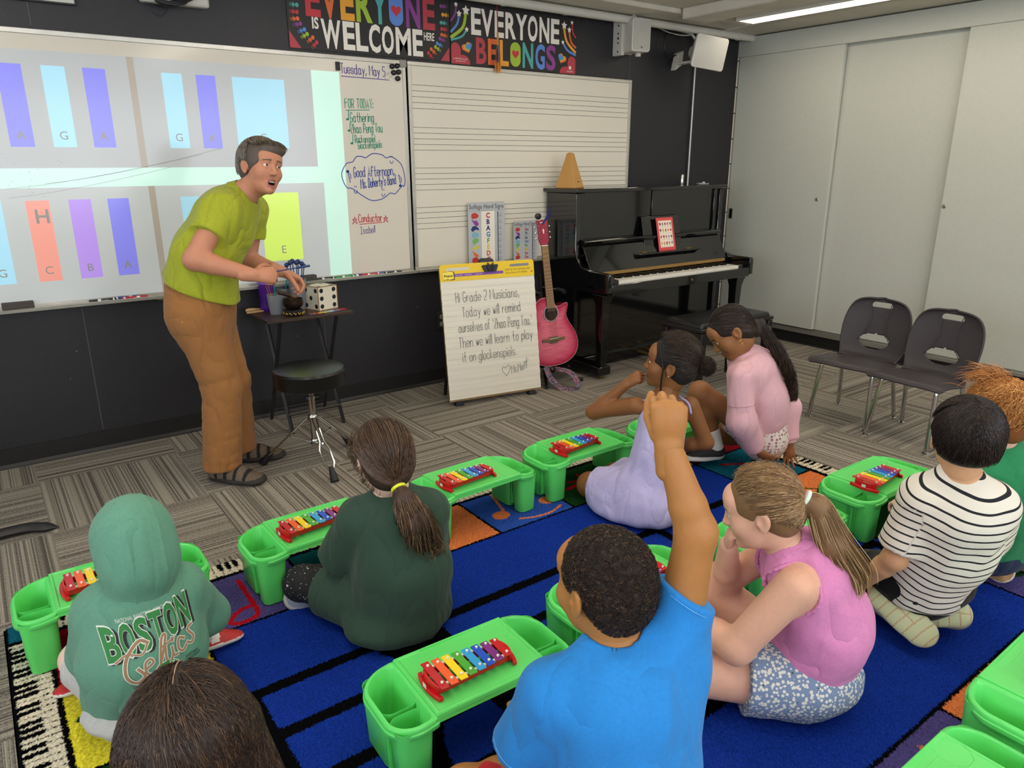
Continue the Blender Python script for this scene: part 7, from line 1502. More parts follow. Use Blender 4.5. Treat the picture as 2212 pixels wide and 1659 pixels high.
def cap_hair(hd, face=(0, .118, -.045), fr=(.085, .085, .10), ear=True, big=1.):
    H = Field(); W = hd.w; s = hd.s; H.ell(W(0, -.016, .034), A_(.087, .103, .091)*s*big, hd.R, .02); H.ell(W(0, -.055, -.022), A_(.074, .056, .066)*s, hd.R, .03); H.ell(W(*face), A_(*fr)*s, hd.R, .012, 's'); H.ell(W(0, .01, -.095), A_(.12, .06, .05)*s, hd.R, .01, 's')
    if ear:
        for x in (-1, 1): H.ell(W(x*.092, -.004, -.022), A_(.022, .029, .042)*s, hd.R, .008, 's')
    return H
def combed_to(H, hd, hair, tie, N, cols, org, jit=.035, lift=.0025, front=.095, side=.03, back=-.09, t0=.75, r=(.0006, .0011)):
    c = A_(*hd.w(0, -.01, .02)); st = hairline(N, rngh, front, side, back)@hd.R.T; P = combed(H, c, st, unit(tie-c), N, 15, lift, rngh, jit, (.97, 1.), t0=t0); return strands('hair_strands', P, rngh.uniform(r[0], r[1], N), [M_hair], hair, org, hair_cols(N, *cols))
# ===== child in the lavender dress
def lavender_child():
    org = (-3.2, -2.15, RZ); sk = skin('deep brown', '80522f'); hd = Head((-3.078, -2.178, .640), (-.56, .81, .08), (-.02, .0, 1), .92, nose=.75)
    pel, mid, ch, nk = (-3.20, -2.20, .13), (-3.15, -2.20, .28), (-3.105, -2.18, .40), (-3.085, -2.165, .505); n = (-.45, .88, 0)
    shL, elL, wrL = (-3.195, -2.105, .465), (-3.250, -1.915, .395), (-3.180, -2.035, .535); shR, elR, wrR = (-2.985, -2.215, .455), (-2.925, -2.265, .29), (-3.02, -2.09, .23)
    hL, kL, aL = (-3.25, -2.15, .12), (-3.285, -1.945, .075), (-3.255, -2.16, .045); hR, kR, aR = (-3.13, -2.16, .12), (-3.12, -1.93, .075), (-3.17, -2.25, .05)
    t, FB = make_person('child in a lavender strappy dress leaning a cheek on one fist', org, hd, sk, dict(neck=nk, nr=.040, look=(-.1, .95, .25), torso=([pel, mid, ch, nk], [.11, .095, .11, .05], [.085, .075, .075, .045], n), arms=[(shL, elL, wrL, (.037, .030, .030, .020)), (shR, elR, wrR, (.037, .030, .030, .020))], legs=[(hL, kL, aL, (.064, .052, .044, .03)), (hR, kR, aR, (.064, .050, .044, .03))],
        hands=[dict(wr=wrL, d=(.42, -.62, .62), pn=(.65, .1, -.35), th=(.3, -.1, .8), L=.125, curl=(.8, .85, .9, .9), thumb=(.4, .4), tin=.5), dict(wr=wrR, d=(-.6, .8, -.1), pn=(0, -.1, -1), th=(-.8, -.5, 0), L=.125)]), brow='15100d', lip='7d4538', hv=.0026)
    m = cloth('lavender jersey', 'b3acd6', (260, .25, .0015)); F = Field(); torso(F, [pel, mid, lerp(ch, mid, .10)], [.135, .112, .122], [.11, .095, .088], n, 0, .035); up = unit(A_(*ch)-A_(*mid)); F.half(A_(*ch)+up*.012+A_(*unit(n))*.0, up+A_(*unit(n))*-.35, .008)
    F2 = Field(); F2.p = list(F.p)
    for hp, kn in ((hL, kL), (hR, kR)): F2.cap(hp, lerp(hp, kn, .9), .092, .085, .05, cut=(lerp(hp, kn, .74), unit(np.subtract(kn, hp))))
    F2.cap((-3.20, -2.22, .09), (-3.22, -2.12, .07), .15, .16, .05, n=(0, 0, 1), fl=.5); F2.cap((-3.22, -2.24, .05), (-3.27, -2.12, .035), .125, .11, .03, n=(0, 0, 1), fl=.35); F2.half((0, 0, RZ+.004), (0, 0, -1), .01); wrinkle(F2, .0065, 15, 41, (.2, .1, 1)); dress = garment('dress', F2, m, t, org, .005)
    for a, b in ((A_(-3.155, -2.205, .435), A_(-3.175, -2.09, .43)), (A_(-3.02, -2.262, .43), A_(-3.04, -2.135, .43))):
        q = [a, lerp(a, b, .25)+A_(0, 0, .055), lerp(a, b, .6)+A_(0, 0, .062), b+A_(0, 0, .01)]; pts = [p+unit(FB.grad(p[None])[0])*(.003-FB.ev(p[None])[0]) for p in map(np.array, spline(q, 5))]; MB().tube([tuple(p-A_(*org)) for p in pts], .006, 8, flat=.5).build('shoulder_strap', m, t, smooth='all')
    shm = [mat('white trainer', 'd2cfca', .5), mat('brown tread', '6d5945', .8, bump=(90, .6, .003)), mat('tan sole edge', '857059', .7)]
    for an, toe, up_ in ((aR, (.30, -.95, -.08), (-.25, .1, -.9)), (aL, (.10, -.98, -.10), (-.35, -.1, -.9))):
        F = Field(); h, tt, r, u = shoe(F, an, toe, up_, .18); F.half((0, 0, RZ+.001), (0, 0, -1), .004); garment('shoe', F, None, t, org, .004, mats=shm, mfn=lambda C: np.where((C-h)@u < .008, 1, np.where((C-h)@u < .02, 2, 0)))
    H = cap_hair(hd, big=1.03); H.disp(lambda P: -.004*vnoise(P, 55, 7)); W = hd.w; tie = W(.0, -.118, .015); H2 = Field(); H2.p = list(H.p); bun = A_(*W(.0, -.150, .012)); H2.ell(bun, (.034, .034, .034), None, .012); H2.disp(lambda P: .007*vnoise(P, 70, 12)*(np.linalg.norm(P-bun, axis=-1) < .05))
    hair = garment('hair', H2, mat('black brown hair base', '1d1613', .75, bump=(260, .8, .004)), t, org, .0035, smooth=0); combed_to(H, hd, hair, tie, 1800, ('120d0b', '3a2c24', rngh, '54402f', .08), org, .05, .004, .100, -.01, -.085)
    N = 900; D = rngh.normal(size=(N, 3)); D /= np.linalg.norm(D, axis=1, keepdims=True); T = np.cross(D, rngh.normal(size=(N, 3))); T /= np.linalg.norm(T, axis=1, keepdims=True); B = np.cross(D, T); P = np.stack([bun+D*.0335+D*.007*k/7*rngh.random((N, 1))*1.6+T*.008*np.sin(.9*k)+B*.008*np.cos(.9*k) for k in range(8)], 1); strands('bun_curls', P, .0006, [M_hair], hair, org, hair_cols(N, '120d0b', '3d2e25', rngh))
    c = A_(*W(0, -.01, .02)); n_ = 260; d0 = hairline(n_, rngh, .10, .06, .0, rad(0), rad(180))@hd.R.T; P = combed(H, c, d0, unit(tie-c), n_, 10, .016, rngh, .12, (.3, .8), t0=.3); strands('frizz', P, .0004, [M_hair], hair, org, hair_cols(n_, '2d221b', '5a4535', rngh))
    bd = spline([W(-.060, .050, .088), W(-.078, .035, .045), W(-.088, .022, .0), W(-.080, .022, -.06), W(-.066, .02, -.11), W(-.058, .015, -.145)], 6); MB().tube([tuple(A_(*p)-A_(*org)+A_(0, 0, .0006*(i % 2))) for i, p in enumerate(bd)], [.0034+.0008*(i % 2) for i in range(len(bd))], 8).build('thin_braid', mat('black braid', '100c0b', .6), hair, smooth=True)
    for i, y in enumerate((.008, .018, .028)):
        q = [W(-.03, .07, .085+.004*i), W(-.05, .045, .105), W(-.052, -.01+y, .105), W(-.03, -.07, .09)]
    o = MB().ball(tuple(A_(*W(-.0845, -.006, -.036))-A_(*org)), .0028, 8).build('ear_stud', mat('pearl', 'd9d2c6', .2), t, smooth=True)
lavender_child()
# ===== crouching child in the pale pink sweatshirt
def pink_child():
    org = (-2.45, -2.15, RZ); sk = skin('mid brown', '8f5f3c'); hd = Head((-2.635, -2.125, .700), (-.60, .42, -.62), (-.32, .45, .78), .92, nose=.8)
    pel, mid, ch, nk = (-2.43, -2.19, .22), (-2.455, -2.20, .38), (-2.515, -2.17, .50), (-2.575, -2.135, .585); n = (-.45, .80, -.1)
    shL, elL, wrL = (-2.665, -2.215, .525), (-2.665, -2.245, .32), (-2.55, -2.26, .16); shR, elR, wrR = (-2.375, -2.165, .50), (-2.315, -2.235, .31), (-2.325, -2.275, .145)
    hL, kL, aL = (-2.45, -2.15, .21), (-2.612, -1.962, .375), (-2.548, -2.03, .105); hR, kR, aR = (-2.37, -2.14, .2), (-2.42, -1.88, .10), (-2.365, -2.165, .135)
    t, FB = make_person('crouching child in a pale pink sweatshirt with a dark braid down the back', org, hd, sk, dict(neck=nk, nr=.040, torso=([pel, mid, ch, nk], [.105, .095, .105, .05], [.09, .08, .08, .045], n), arms=[(shL, elL, wrL, AR), (shR, elR, wrR, AR)], legs=[(hL, kL, aL, (.066, .050, .046, .030)), (hR, kR, aR, (.064, .050, .044, .030))],
        hands=[dict(wr=wrL, d=(.72, -.30, -.55), pn=(.15, .5, .8), th=(.2, .4, .3), L=.125, curl=(.12, .12, .15, .2), thumb=(.1, .1), spread=.25), dict(wr=wrR, d=(.05, -.12, -1), pn=(-.55, -.8, .1), th=(-.7, .5, 0), L=.125, curl=(.1, .12, .15, .2), thumb=(.1, .1), spread=.3)]), brow='1a120e', lip='8a5040')
    m = cloth('pale pink fleece', 'd9aab4', (300, .25, .0015)); F = Field(); torso(F, [lerp(pel, mid, .55), mid, ch], [.128, .126, .128], [.115, .112, .10], n, 0, .04); F.cap(ch, nk, .108, .062, .04, n=n, fl=.85); F.cap(lerp(shL, shR, .07), lerp(shL, shR, .93), .056, .056, .05)
    for sh, el, wr in ((shL, elL, wrL), (shR, elR, wrR)): F.cap(sh, el, .057, .060, .035); F.cap(el, lerp(el, wr, .92), .060, .047, .03, cut=(lerp(el, wr, .86), unit(np.subtract(wr, el)))); F.cap(lerp(el, wr, .80), lerp(el, wr, .98), .037, .035, .008, cut=(lerp(el, wr, .97), unit(np.subtract(wr, el))))
    up = unit(A_(*mid)-A_(*pel)); F.cap(lerp(pel, mid, .42), lerp(pel, mid, .6), .117, .118, .006, n=n, fl=.9, cut=(lerp(pel, mid, .36), -up)); wrinkle(F, .007, 13, 51, (.3, -.2, 1)); F.cap(A_(*nk)+unit(hd.c-A_(*nk))*.012, hd.c, .050, .055, .006, 's'); top = garment('sweatshirt', F, m, t, org, .0055)
    nd = unit(A_(*hd.w(0, -.02, -.05))-A_(*nk)); ring(A_(*nk)+nd*.008, nd, .054, .010, t, org, m, 'collar', label='stand-up ribbed collar'); ring(A_(*nk)+nd*.024, nd, .051, .009, t, org, m, 'collar')
    for sh, el, f in ((shL, elL, .62),): ring(lerp(sh, el, f), np.subtract(el, sh), .0595, .0012, t, org, mat('pink seam', 'b98490', .8), 'sleeve_seam')
    F = Field(); torso(F, [A_(*pel)-up*.02, lerp(pel, mid, .35)], [.125, .116], [.108, .102], n, 0, .03); F.half(lerp(pel, mid, .12), -up, .006); wrinkle(F, .003, 20, 53); garment('undershirt', F, cloth('cream cotton', 'd8d0bf', fold=.6), t, org, .005)
    sh_m = mat('heart print', 'd3c7c0', .85); nt = sh_m.node_tree; b = nt.nodes['Principled BSDF']; L = nt.links.new; tc = nt.nodes.new('ShaderNodeTexCoord'); v = nt.nodes.new('ShaderNodeTexVoronoi'); v.inputs['Scale'].default_value = 62; v.inputs['Randomness'].default_value = .35; L(tc.outputs['Object'], v.inputs['Vector']); cr = nt.nodes.new('ShaderNodeValToRGB'); cr.color_ramp.interpolation = 'CONSTANT'; e_ = cr.color_ramp.elements; e_[0].color = hx('a0667c'); e_[1].position = .38; e_[1].color = hx('d6ccc2'); L(v.outputs['Distance'], cr.inputs[0]); L(cr.outputs[0], b.inputs['Base Color'])
    F = Field(); F.cap(pel, A_(*pel)+A_(-.0, -.015, -.035), .122, .118, .03, n=n, fl=.95)
    for hp, kn in ((hL, kL), (hR, kR)): F.cap(hp, lerp(hp, kn, .6), .085, .078, .03, cut=(lerp(hp, kn, .38), unit(np.subtract(kn, hp))))
    wrinkle(F, .004, 18, 55); garment('shorts', F, sh_m, t, org, .005, label='cream shorts with a small dusky pink heart print')
    dsx = A_(*pel)+A_(-.085, -.085, .01); MB().tube([tuple(dsx-A_(*org)), tuple(dsx+A_(.02, -.025, -.05)-A_(*org)), tuple(dsx+A_(.045, -.035, -.085)-A_(*org))], .0025, 6).build('drawstring', cloth('cream cotton', ''), t)
    shm = [mat('black trainer mesh', '19191b', .7, bump=(300, .4, .002)), mat('white foam sole', 'cbc8c2', .6), mat('dark outsole', '3a3836', .7)]; tr = None
    for an, toe, up_ in ((aL, (-.88, .47, -.03), (-.1, -.15, 1)), (aR, (-.25, .45, -.86), (-.55, .72, .40))):
        F = Field(); h, tt, r, u = shoe(F, an, toe, up_, .19); s_ = garment('shoe', F, None, t, org, .0038, mats=shm, mfn=lambda C: np.where((C-h)@u < .003, 2, np.where((C-h)@u < .026, 1, 0)))
        if tr is None:
            tr = s_; mb = MB(); nr_ = -r if (-r)@(A_(*CAM)-h) > 0 else r; q = [(0, 0), (.011, .034), (.017, .034), (.031, .012), (.038, .034), (.046, .034), (.035, 0), (.029, 0), (.014, .023), (.008, 0)]; Ft = F
            base = h+tt*.052+u*.037+nr_*.06; sg = tt if tt@A_(_r.x, _r.y, _r.z) > 0 else -tt; base = h+tt*(.052 if sg@tt > 0 else .115)+u*.030+nr_*.06
            def onshoe(p, l):
                P = base+sg*p[0]*1.15+u*p[1]*1.0
                for _ in range(30): P = P-nr_*min(.004, max(.0002, Ft.ev(P[None])[0]*.8))
                return tuple(P+nr_*l-A_(*org))
            for i in range(len(q)): mb.tube([onshoe(q[i], .0015), onshoe(q[(i+1) % len(q)], .0015)], .0011, 5)
            mb.build('logo', mat('white logo line', 'dcdad6', .5), s_)
    F = Field(); F.cap(lerp(kL, aL, .62), aL, .041, .036, .01, cut=(lerp(kL, aL, .68), unit(np.subtract(kL, aL)))); F.disp(lambda P: .0008*np.sin(P[..., 2]*900)); garment('sock', F, M_sock_(), t, org, .004)
    H = cap_hair(hd, face=(0, .118, -.05), fr=(.082, .085, .10)); W = hd.w; tie = W(.006, -.100, -.060); tl = [tie, W(.008, -.122, -.080), (-2.475, -2.262, .615), (-2.440, -2.302, .525), (-2.418, -2.318, .44)]; H2 = Field(); H2.p = list(H.p)
    path = np.array(spline(tl, 8)); 
    for i in range(0, len(path)-2, 2):
        k = i/len(path); T = unit(path[i+2]-path[i]); sd = np.cross(T, _fwd); sd = unit(sd); r_ = .024*(1-.5*k)
        H2.ell(path[i]+sd*r_*(.55 if (i//2) % 2 else -.55), (r_*.95, r_*.95, r_*1.25), None, .004)
    H2.cap(path[-2], A_(*path[-1])+A_(.004, -.003, -.05), .016, .004, .01); H2.disp(lambda P: .002*vnoise(P, 90, 3)); hair = garment('hair', H2, mat('dark braid base', '211712', .6, bump=(200, .6, .004)), t, org, .0035, smooth=0); combed_to(H, hd, hair, tie, 1700, ('170f0c', '3f2d22', rngh, '5b4331', .08), org, .03, .0025, .095, -.02)
    P = ponytail(tl+[(-2.410, -2.322, .385)], [.012, .024, .025, .020, .014, .008], 800, rngh, 44, .014, 7.); strands('braid_strands', P, .0007, [M_hair], hair, org, hair_cols(800, '1a120e', '49352a', rngh))
    ring(W(-.083, .0, -.052), (.3, .9, 0), .009, .0013, t, org, mat('gold', 'c99b52', .25, 1), 'hoop_earring', label='small gold hoop with a bead'); MB().ball(tuple(A_(*W(-.083, .002, -.068))-A_(*org)), .003, 8).build('earring_bead', mat('gold', '', 0), t, smooth=True)
def M_sock_(): return cloth('white sock', 'd9d6d0', fold=.3)
pink_child()

# ===== child in the pink sleeveless top
def pink_top_child():
    org = (-3.68, -3.15, RZ); sk = skin('rosy', 'd9a78e'); hd = Head((-3.775, -3.112, .577), (-.50, .84, -.30), (-.12, .22, 1), .88, nose=.8)
    pel, mid, ch, nk = (-3.645, -3.195, .11), (-3.635, -3.235, .26), (-3.685, -3.205, .39), (-3.728, -3.165, .468); n = (-.62, .75, 0)
    shL, elL, wrL = (-3.795, -3.240, .425), (-3.893, -3.160, .245), (-3.885, -2.965, .250); shR, elR, wrR = (-3.635, -3.085, .41), (-3.715, -2.985, .285), (-3.790, -3.035, .445)
    hL, kL, aL = (-3.715, -3.235, .11), (-3.955, -3.03, .125), (-3.815, -3.085, .06); hR, kR, aR = (-3.64, -3.12, .11), (-3.725, -2.895, .255), (-3.90, -2.965, .08)
    t, FB = make_person('child in a pink sleeveless top with a long dark blonde ponytail', org, hd, sk, dict(neck=nk, nr=.043, look=(0, .85, -.5), torso=([pel, mid, ch, nk], [.115, .105, .115, .05], [.095, .085, .085, .05], n), arms=[(shL, elL, wrL, (.050, .042, .040, .026)), (shR, elR, wrR, (.045, .038, .037, .025))], legs=[(hL, kL, aL, (.080, .060, .052, .034)), (hR, kR, aR, (.078, .056, .052, .034))],
        hands=[dict(wr=wrL, d=(.15, .97, -.12), pn=(.2, -.1, -1), th=(1, 0, .2), L=.13, curl=(.45, .5, .55, .6), thumb=(.3, .3)), dict(wr=wrR, d=(-.30, -.35, .9), pn=(.45, -.85, .1), th=(.3, -.3, .6), L=.125, curl=(.5, .55, .6, .6), thumb=(.3, .3))]), brow='8a6a4a', lip='c9766e', hv=.0026, bv=.0055)
    m = cloth('rose pink cotton', 'd183b2', (260, .25, .0015), fold=1.2); F = Field(); torso(F, [pel, mid, ch], [.146, .138, .128], [.125, .115, .102], n, 0, .04); F.cap(ch, nk, .112, .060, .035, n=n, fl=.82); F.cap(lerp(shL, shR, .20), lerp(shL, shR, .80), .052, .052, .04)
    wrinkle(F, .0065, 13, 61, (.6, .6, -.5)); F.half((-3.645, -3.2, .085), (.15, -.1, -1), .012); F.cap(A_(*nk)+(0, 0, .012), hd.c, .048, .052, .006, 's')
    axS = unit(A_(*shR)-A_(*shL))
    for sh, el, sg in ((shL, elL, -1), (shR, elR, 1)): F.cap(A_(*sh)+axS*sg*.030+A_(0, 0, .05), A_(*sh)+axS*sg*.045+A_(-.02, .0, -.075), .058, .052, .012, 's')
    top = garment('sleeveless_top', F, m, t, org, .005)
    # gathered ruffles round the armholes and the neck
    for sh, sg in ((shL, -1), (shR, 1)):
        cc = A_(*sh)+axS*sg*.002+A_(-.006, 0, -.012); R = frame_(axS*sg, (0, 0, 1)); mb = MB(); pts = []
        for i in range(72):
            a = 2*pi*i/72; d = R[:, 0]*cos(a)+R[:, 2]*sin(a); p = cc+d*.060-axS*sg*.008; best = None
            for k in range(26):
                q = p-axS*sg*(.045-.0045*k)+d*0; v = F.ev(q[None])[0]
                if best is None or abs(v) < best[0]: best = (abs(v), q)
            pts.append(tuple(best[1]+d*.0025*sin(i*2.6)+axS*sg*.003*cos(i*1.9)-A_(*org)))
        sm_ = [tuple((np.array(pts[i-1])+np.array(pts[i])*2+np.array(pts[(i+1) % 72]))/4) for i in range(72)]; mb.tube(sm_, [.0058+.0018*sin(i*2.2) for i in range(72)], 8, closed=True).build('armhole_ruffle', m, top, smooth='all')
    nd = unit(A_(*hd.w(0, -.02, -.05))-A_(*nk)); ring(A_(*nk)+nd*.004, nd, .052, .0065, t, org, m, 'neckband', label='gathered neckband')
    fl = mat('floral shorts', '7687a3', .85, bump=(230, .3, .002)); nt = fl.node_tree; b = nt.nodes['Principled BSDF']; L = nt.links.new; tc = nt.nodes.new('ShaderNodeTexCoord'); v = nt.nodes.new('ShaderNodeTexVoronoi'); v.inputs['Scale'].default_value = 105; L(tc.outputs['Object'], v.inputs['Vector']); v2 = nt.nodes.new('ShaderNodeTexVoronoi'); v2.inputs['Scale'].default_value = 38; L(tc.outputs['Object'], v2.inputs['Vector'])
    cr = nt.nodes.new('ShaderNodeValToRGB'); cr.color_ramp.interpolation = 'CONSTANT'; e_ = cr.color_ramp.elements; e_[0].color = hx('d3d0c6'); e_[1].position = .43; e_[1].color = hx('7385a2'); L(v.outputs['Distance'], cr.inputs[0]); c2 = nt.nodes.new('ShaderNodeMath'); c2.operation = 'LESS_THAN'; c2.inputs[1].default_value = .11; L(v2.outputs['Distance'], c2.inputs[0]); mx = nt.nodes.new('ShaderNodeMix'); mx.data_type = 'RGBA'; L(c2.outputs[0], mx.inputs[0]); L(cr.outputs[0], mx.inputs[6]); mx.inputs[7].default_value = hx('2f5a4c'); L(mx.outputs[2], b.inputs['Base Color'])
    F = Field(); F.cap((-3.645, -3.21, .10), (-3.66, -3.15, .10), .148, .135, .03, n=(0, 0, 1), fl=.62)
    for hp, kn, f in ((hL, kL, .46), (hR, kR, .42)): F.cap(hp, lerp(hp, kn, .7), .100, .096, .035, cut=(lerp(hp, kn, f), unit(np.subtract(kn, hp))))
    wrinkle(F, .005, 17, 63); F.half((0, 0, RZ+.002), (0, 0, -1), .012); garment('shorts', F, fl, t, org, .005, label='blue shorts with a white flower print')
    shm = [mat('grey knit trainer', 'b7b0ab', .7), mat('white wavy sole', 'd4cec8', .6), mat('coral tread', 'c5565a', .6)]
    for an, toe, up_ in ((aL, (.78, -.62, -.02), (-.55, -.62, .55)), (aR, (-.85, .5, -.05), (.1, .2, 1))):
        F = Field(); h, tt, r, u = shoe(F, an, toe, up_, .19); F.half((0, 0, RZ+.001), (0, 0, -1), .004); garment('shoe', F, None, t, org, .004, mats=shm, mfn=lambda C: np.where((C-h)@u < .010+.004*np.sin(((C-h)@tt)*90), 2, np.where((C-h)@u < .026, 1, 0)))
    H = cap_hair(hd, face=(0, .120, -.050), fr=(.082, .088, .105)); W = hd.w; tie = W(.004, -.118, .020); tl = [tie, W(.005, -.150, -.01), (-3.685, -3.262, .515), (-3.645, -3.295, .435), (-3.622, -3.305, .375)]; H2 = Field(); H2.p = list(H.p)
    for i, (ra, rb) in enumerate(((.016, .028), (.028, .036), (.036, .030), (.030, .010))): H2.cap(tl[i], tl[i+1], ra, rb, .015)
    hair = garment('hair', H2, mat('blonde hair base', '7a5c3d', .5, bump=(120, .4, .003)), t, org, .004); CO = ('5e432b', '9a7850', rngh, 'c2a273', .16); combed_to(H, hd, hair, tie, 2800, CO, org, .03, .003, .098, -.02, -.085)
    P = ponytail(tl, [.012, .028, .038, .040, .026], 850, rngh, 30, .004, 1.2); strands('ponytail_strands', P, rngh.uniform(.0007, .0012, 850), [M_hair], hair, org, hair_cols(850, '6a4c31', 'a5825a', rngh, 'cdb083', .18))
    c = A_(*W(0, -.01, .02)); n_ = 120; d0 = hairline(n_, rngh, .10, .05, .0, rad(20), rad(160))@hd.R.T; P = combed(H, c, d0, unit(tie-c), n_, 12, .010, rngh, .10, (.2, .9), t0=.1); strands('flyaway_strands', P, .0004, [M_hair], hair, org, hair_cols(n_, '8a6a48', 'b59468', rngh))
    ring(tie+unit(A_(*tl[1])-tie)*.006, unit(A_(*tl[1])-tie), .0185, .0062, t, org, mat('mint hair tie', 'cfe6da', .5), label='pale mint hair tie'); ring(tie, unit(A_(*tl[1])-tie), .016, .004, t, org, mat('pink elastic', 'c58a9a', .6))
pink_top_child()
# ===== child in the striped shirt
def striped_child():
    org = (-3.13, -3.25, RZ); sk = skin('light tan', 'cf9f78'); hd = Head((-3.170, -3.318, .690), (.84, .53, -.06), (.05, 0, 1), .93)
    pel, mid, ch, nk = (-3.10, -3.25, .20), (-3.125, -3.305, .35), (-3.165, -3.335, .475), (-3.172, -3.325, .575); n = (.83, .55, 0)
    shL, elL, wrL = (-3.222, -3.250, .505), (-3.240, -3.220, .300), (-3.215, -3.115, .150); shR, elR, wrR = (-3.105, -3.405, .505), (-3.00, -3.37, .33), (-2.90, -3.27, .24)
    hL, kL, aL = (-3.13, -3.19, .185), (-3.02, -2.985, .085), (-3.155, -3.175, .085); hR, kR, aR = (-3.045, -3.30, .185), (-2.835, -3.20, .085), (-3.03, -3.325, .075)
    t, FB = make_person('child in a white shirt with thin black stripes kneeling on the rug', org, hd, sk, dict(neck=nk, nr=.042, torso=([pel, mid, ch, nk], [.105, .10, .11, .05], [.09, .08, .085, .05], n), arms=[(shL, elL, wrL, (.041, .034, .032, .022)), (shR, elR, wrR, (.041, .034, .032, .022))], legs=[(hL, kL, aL, (.064, .050, .045, .032)), (hR, kR, aR, (.064, .050, .045, .032))],
        hands=[dict(wr=wrL, d=(.06, .02, -1), pn=(.5, -.7, 0), th=(.6, .5, 0), L=.135, curl=(.25, .3, .3, .35), thumb=(.2, .2)), dict(wr=wrR, d=(.7, .6, -.3), pn=(0, 0, -1), th=(-.5, .6, 0), L=.13)]))
    m = mat('striped jersey', 'ded8cb', .85, bump=(260, .25, .0015)); nt = m.node_tree; b = nt.nodes['Principled BSDF']; L = nt.links.new; at = nt.nodes.new('ShaderNodeAttribute'); at.attribute_name = 'Stripe'; md = nt.nodes.new('ShaderNodeMath'); md.operation = 'FRACT'; L(at.outputs['Fac'], md.inputs[0]); lt = nt.nodes.new('ShaderNodeMath'); lt.operation = 'LESS_THAN'; lt.inputs[1].default_value = .21; L(md.outputs[0], lt.inputs[0]); mx = nt.nodes.new('ShaderNodeMix'); mx.data_type = 'RGBA'; L(lt.outputs[0], mx.inputs[0]); mx.inputs[6].default_value = hx('ded8cb'); mx.inputs[7].default_value = hx('17181f'); L(mx.outputs[2], b.inputs['Base Color'])
    F = Field(); torso(F, [lerp(pel, mid, -.15), mid, ch], [.128, .124, .126], [.115, .105, .10], n, 0, .04); F.cap(ch, nk, .112, .058, .035, n=n, fl=.8); F.cap(lerp(shL, shR, .05), lerp(shL, shR, .95), .053, .053, .05); Sl = []
    for sh, el in ((shL, elL), (shR, elR)): e = lerp(sh, el, .80); F.cap(sh, lerp(sh, el, 1.1), .053, .062, .03, cut=(e, unit(np.subtract(el, sh))))
    wrinkle(F, .0075, 13, 71, (.4, -.3, 1)); F.half((-3.1, -3.25, .110), (-.15, -.1, -1), .01); F.cap(A_(*nk)+(0, 0, .012), hd.c, .046, .05, .006, 's'); top = garment('shirt', F, m, t, org, .005); me = top.data; V = np.zeros(len(me.vertices)*3, 'f'); me.vertices.foreach_get('co', V); V = V.reshape(-1, 3)+A_(*org)
    up = unit(A_(*ch)-A_(*pel)); q = (V-A_(*pel))@up/.0265+.35*vnoise(V, 9, 5)
    for sh, el in ((shL, elL), (shR, elR)):
        d = unit(np.subtract(el, sh)); s1 = (V-A_(*sh))@d; lat = np.linalg.norm(V-A_(*sh)-s1[:, None]*d, axis=1); out_ = (V-A_(*sh))@unit(A_(*sh)-A_(*ch)); q = np.where((lat < .072) & (s1 > .02) & (out_ > -.022), -(s1/.0245)+20.2, q)
    a = me.attributes.new('Stripe', 'FLOAT', 'POINT'); a.data.foreach_set('value', q.astype('f')); 
    nd = unit(A_(*hd.w(0, -.02, -.05))-A_(*nk)); ring(A_(*nk)+nd*.0, nd, .051, .006, t, org, cloth('cream cotton', ''), 'neckband', label='plain cream neckband')
    F = Field(); bl = cloth('black joggers', '141416', fold=.8); F.cap(pel, A_(*pel)-up*.03, .118, .115, .03, n=n, fl=.95)
    for hp, kn, an in ((hL, kL, aL), (hR, kR, aR)): F.cap(hp, kn, .076, .060, .03); F.ell(kn, (.06,)*3, None, .02); F.cap(kn, an, .056, .040, .02)
    wrinkle(F, .005, 16, 73); F.half((0, 0, RZ+.002), (0, 0, -1), .01); jg = garment('joggers', F, bl, t, org, .0055); Fj = F; o0 = lerp(hL, kL, .62); od = unit((-.65, .2, .75)); s_ = unit(np.cross(od, (0, 0, 1))); u_ = np.cross(s_, od); mb = MB()
    def onj(a, b_): P = o0+s_*a+u_*b_+od*.12; 
    for pts in ([(-.03, .0), (-.015, .02), (.005, .012), (.0, -.01), (-.02, -.008)], [(.01, .02), (.03, .025), (.036, .005), (.018, -.005)], [(-.035, -.02), (-.01, -.028), (.015, -.018), (.032, -.024)]):
        q_ = []
        for a, b_ in spline(pts, 5):
            P = o0+s_*a*1.2+u_*b_*1.2+od*.12
            for _ in range(40): P = P-od*min(.006, max(.0002, Fj.ev(P[None])[0]*.8))
            q_.append(tuple(P+od*.001-A_(*org)))
        mb.tube(q_, .0032, 6)
    mb.build('white_scribble', mat('white print', ''), jg)
    shm = [mat('grey leather trainer', 'a5a3a0', .5), mat('cream sole side', 'bdbaa3', .6), mat('pale green rubber', 'bcc29c', .7), mat('tan sole groove', 'b59b78', .7)]
    for an, toe, up_, L_ in ((aL, (-.12, -.90, -.34), (.60, .30, -.74), .215), (aR, (-.42, .62, -.10), (.55, .45, -.70), .20)):
        F = Field(); h, tt, r, u = shoe(F, an, toe, up_, L_); F.half((0, 0, RZ+.001), (0, 0, -1), .004)
        def sole(C): x, y, z = (C-h)@tt, (C-h)@r, (C-h)@u; return np.where(z < .008, np.where((np.abs(((x+.004) % .030)-.015) > .0128) | (np.abs(y-.004) < .0022) & (x < .15), 3, 2), np.where(z < .024, 1, 0))
        so = garment('shoe', F, None, t, org, .0032, mats=shm, mfn=sole)
        F = Field(); F.cap(lerp(kL if an is aL else kR, an, .8), an, .040, .036, .01); garment('sock', F, cloth('black sock', '121214', fold=.3), t, org, .005)
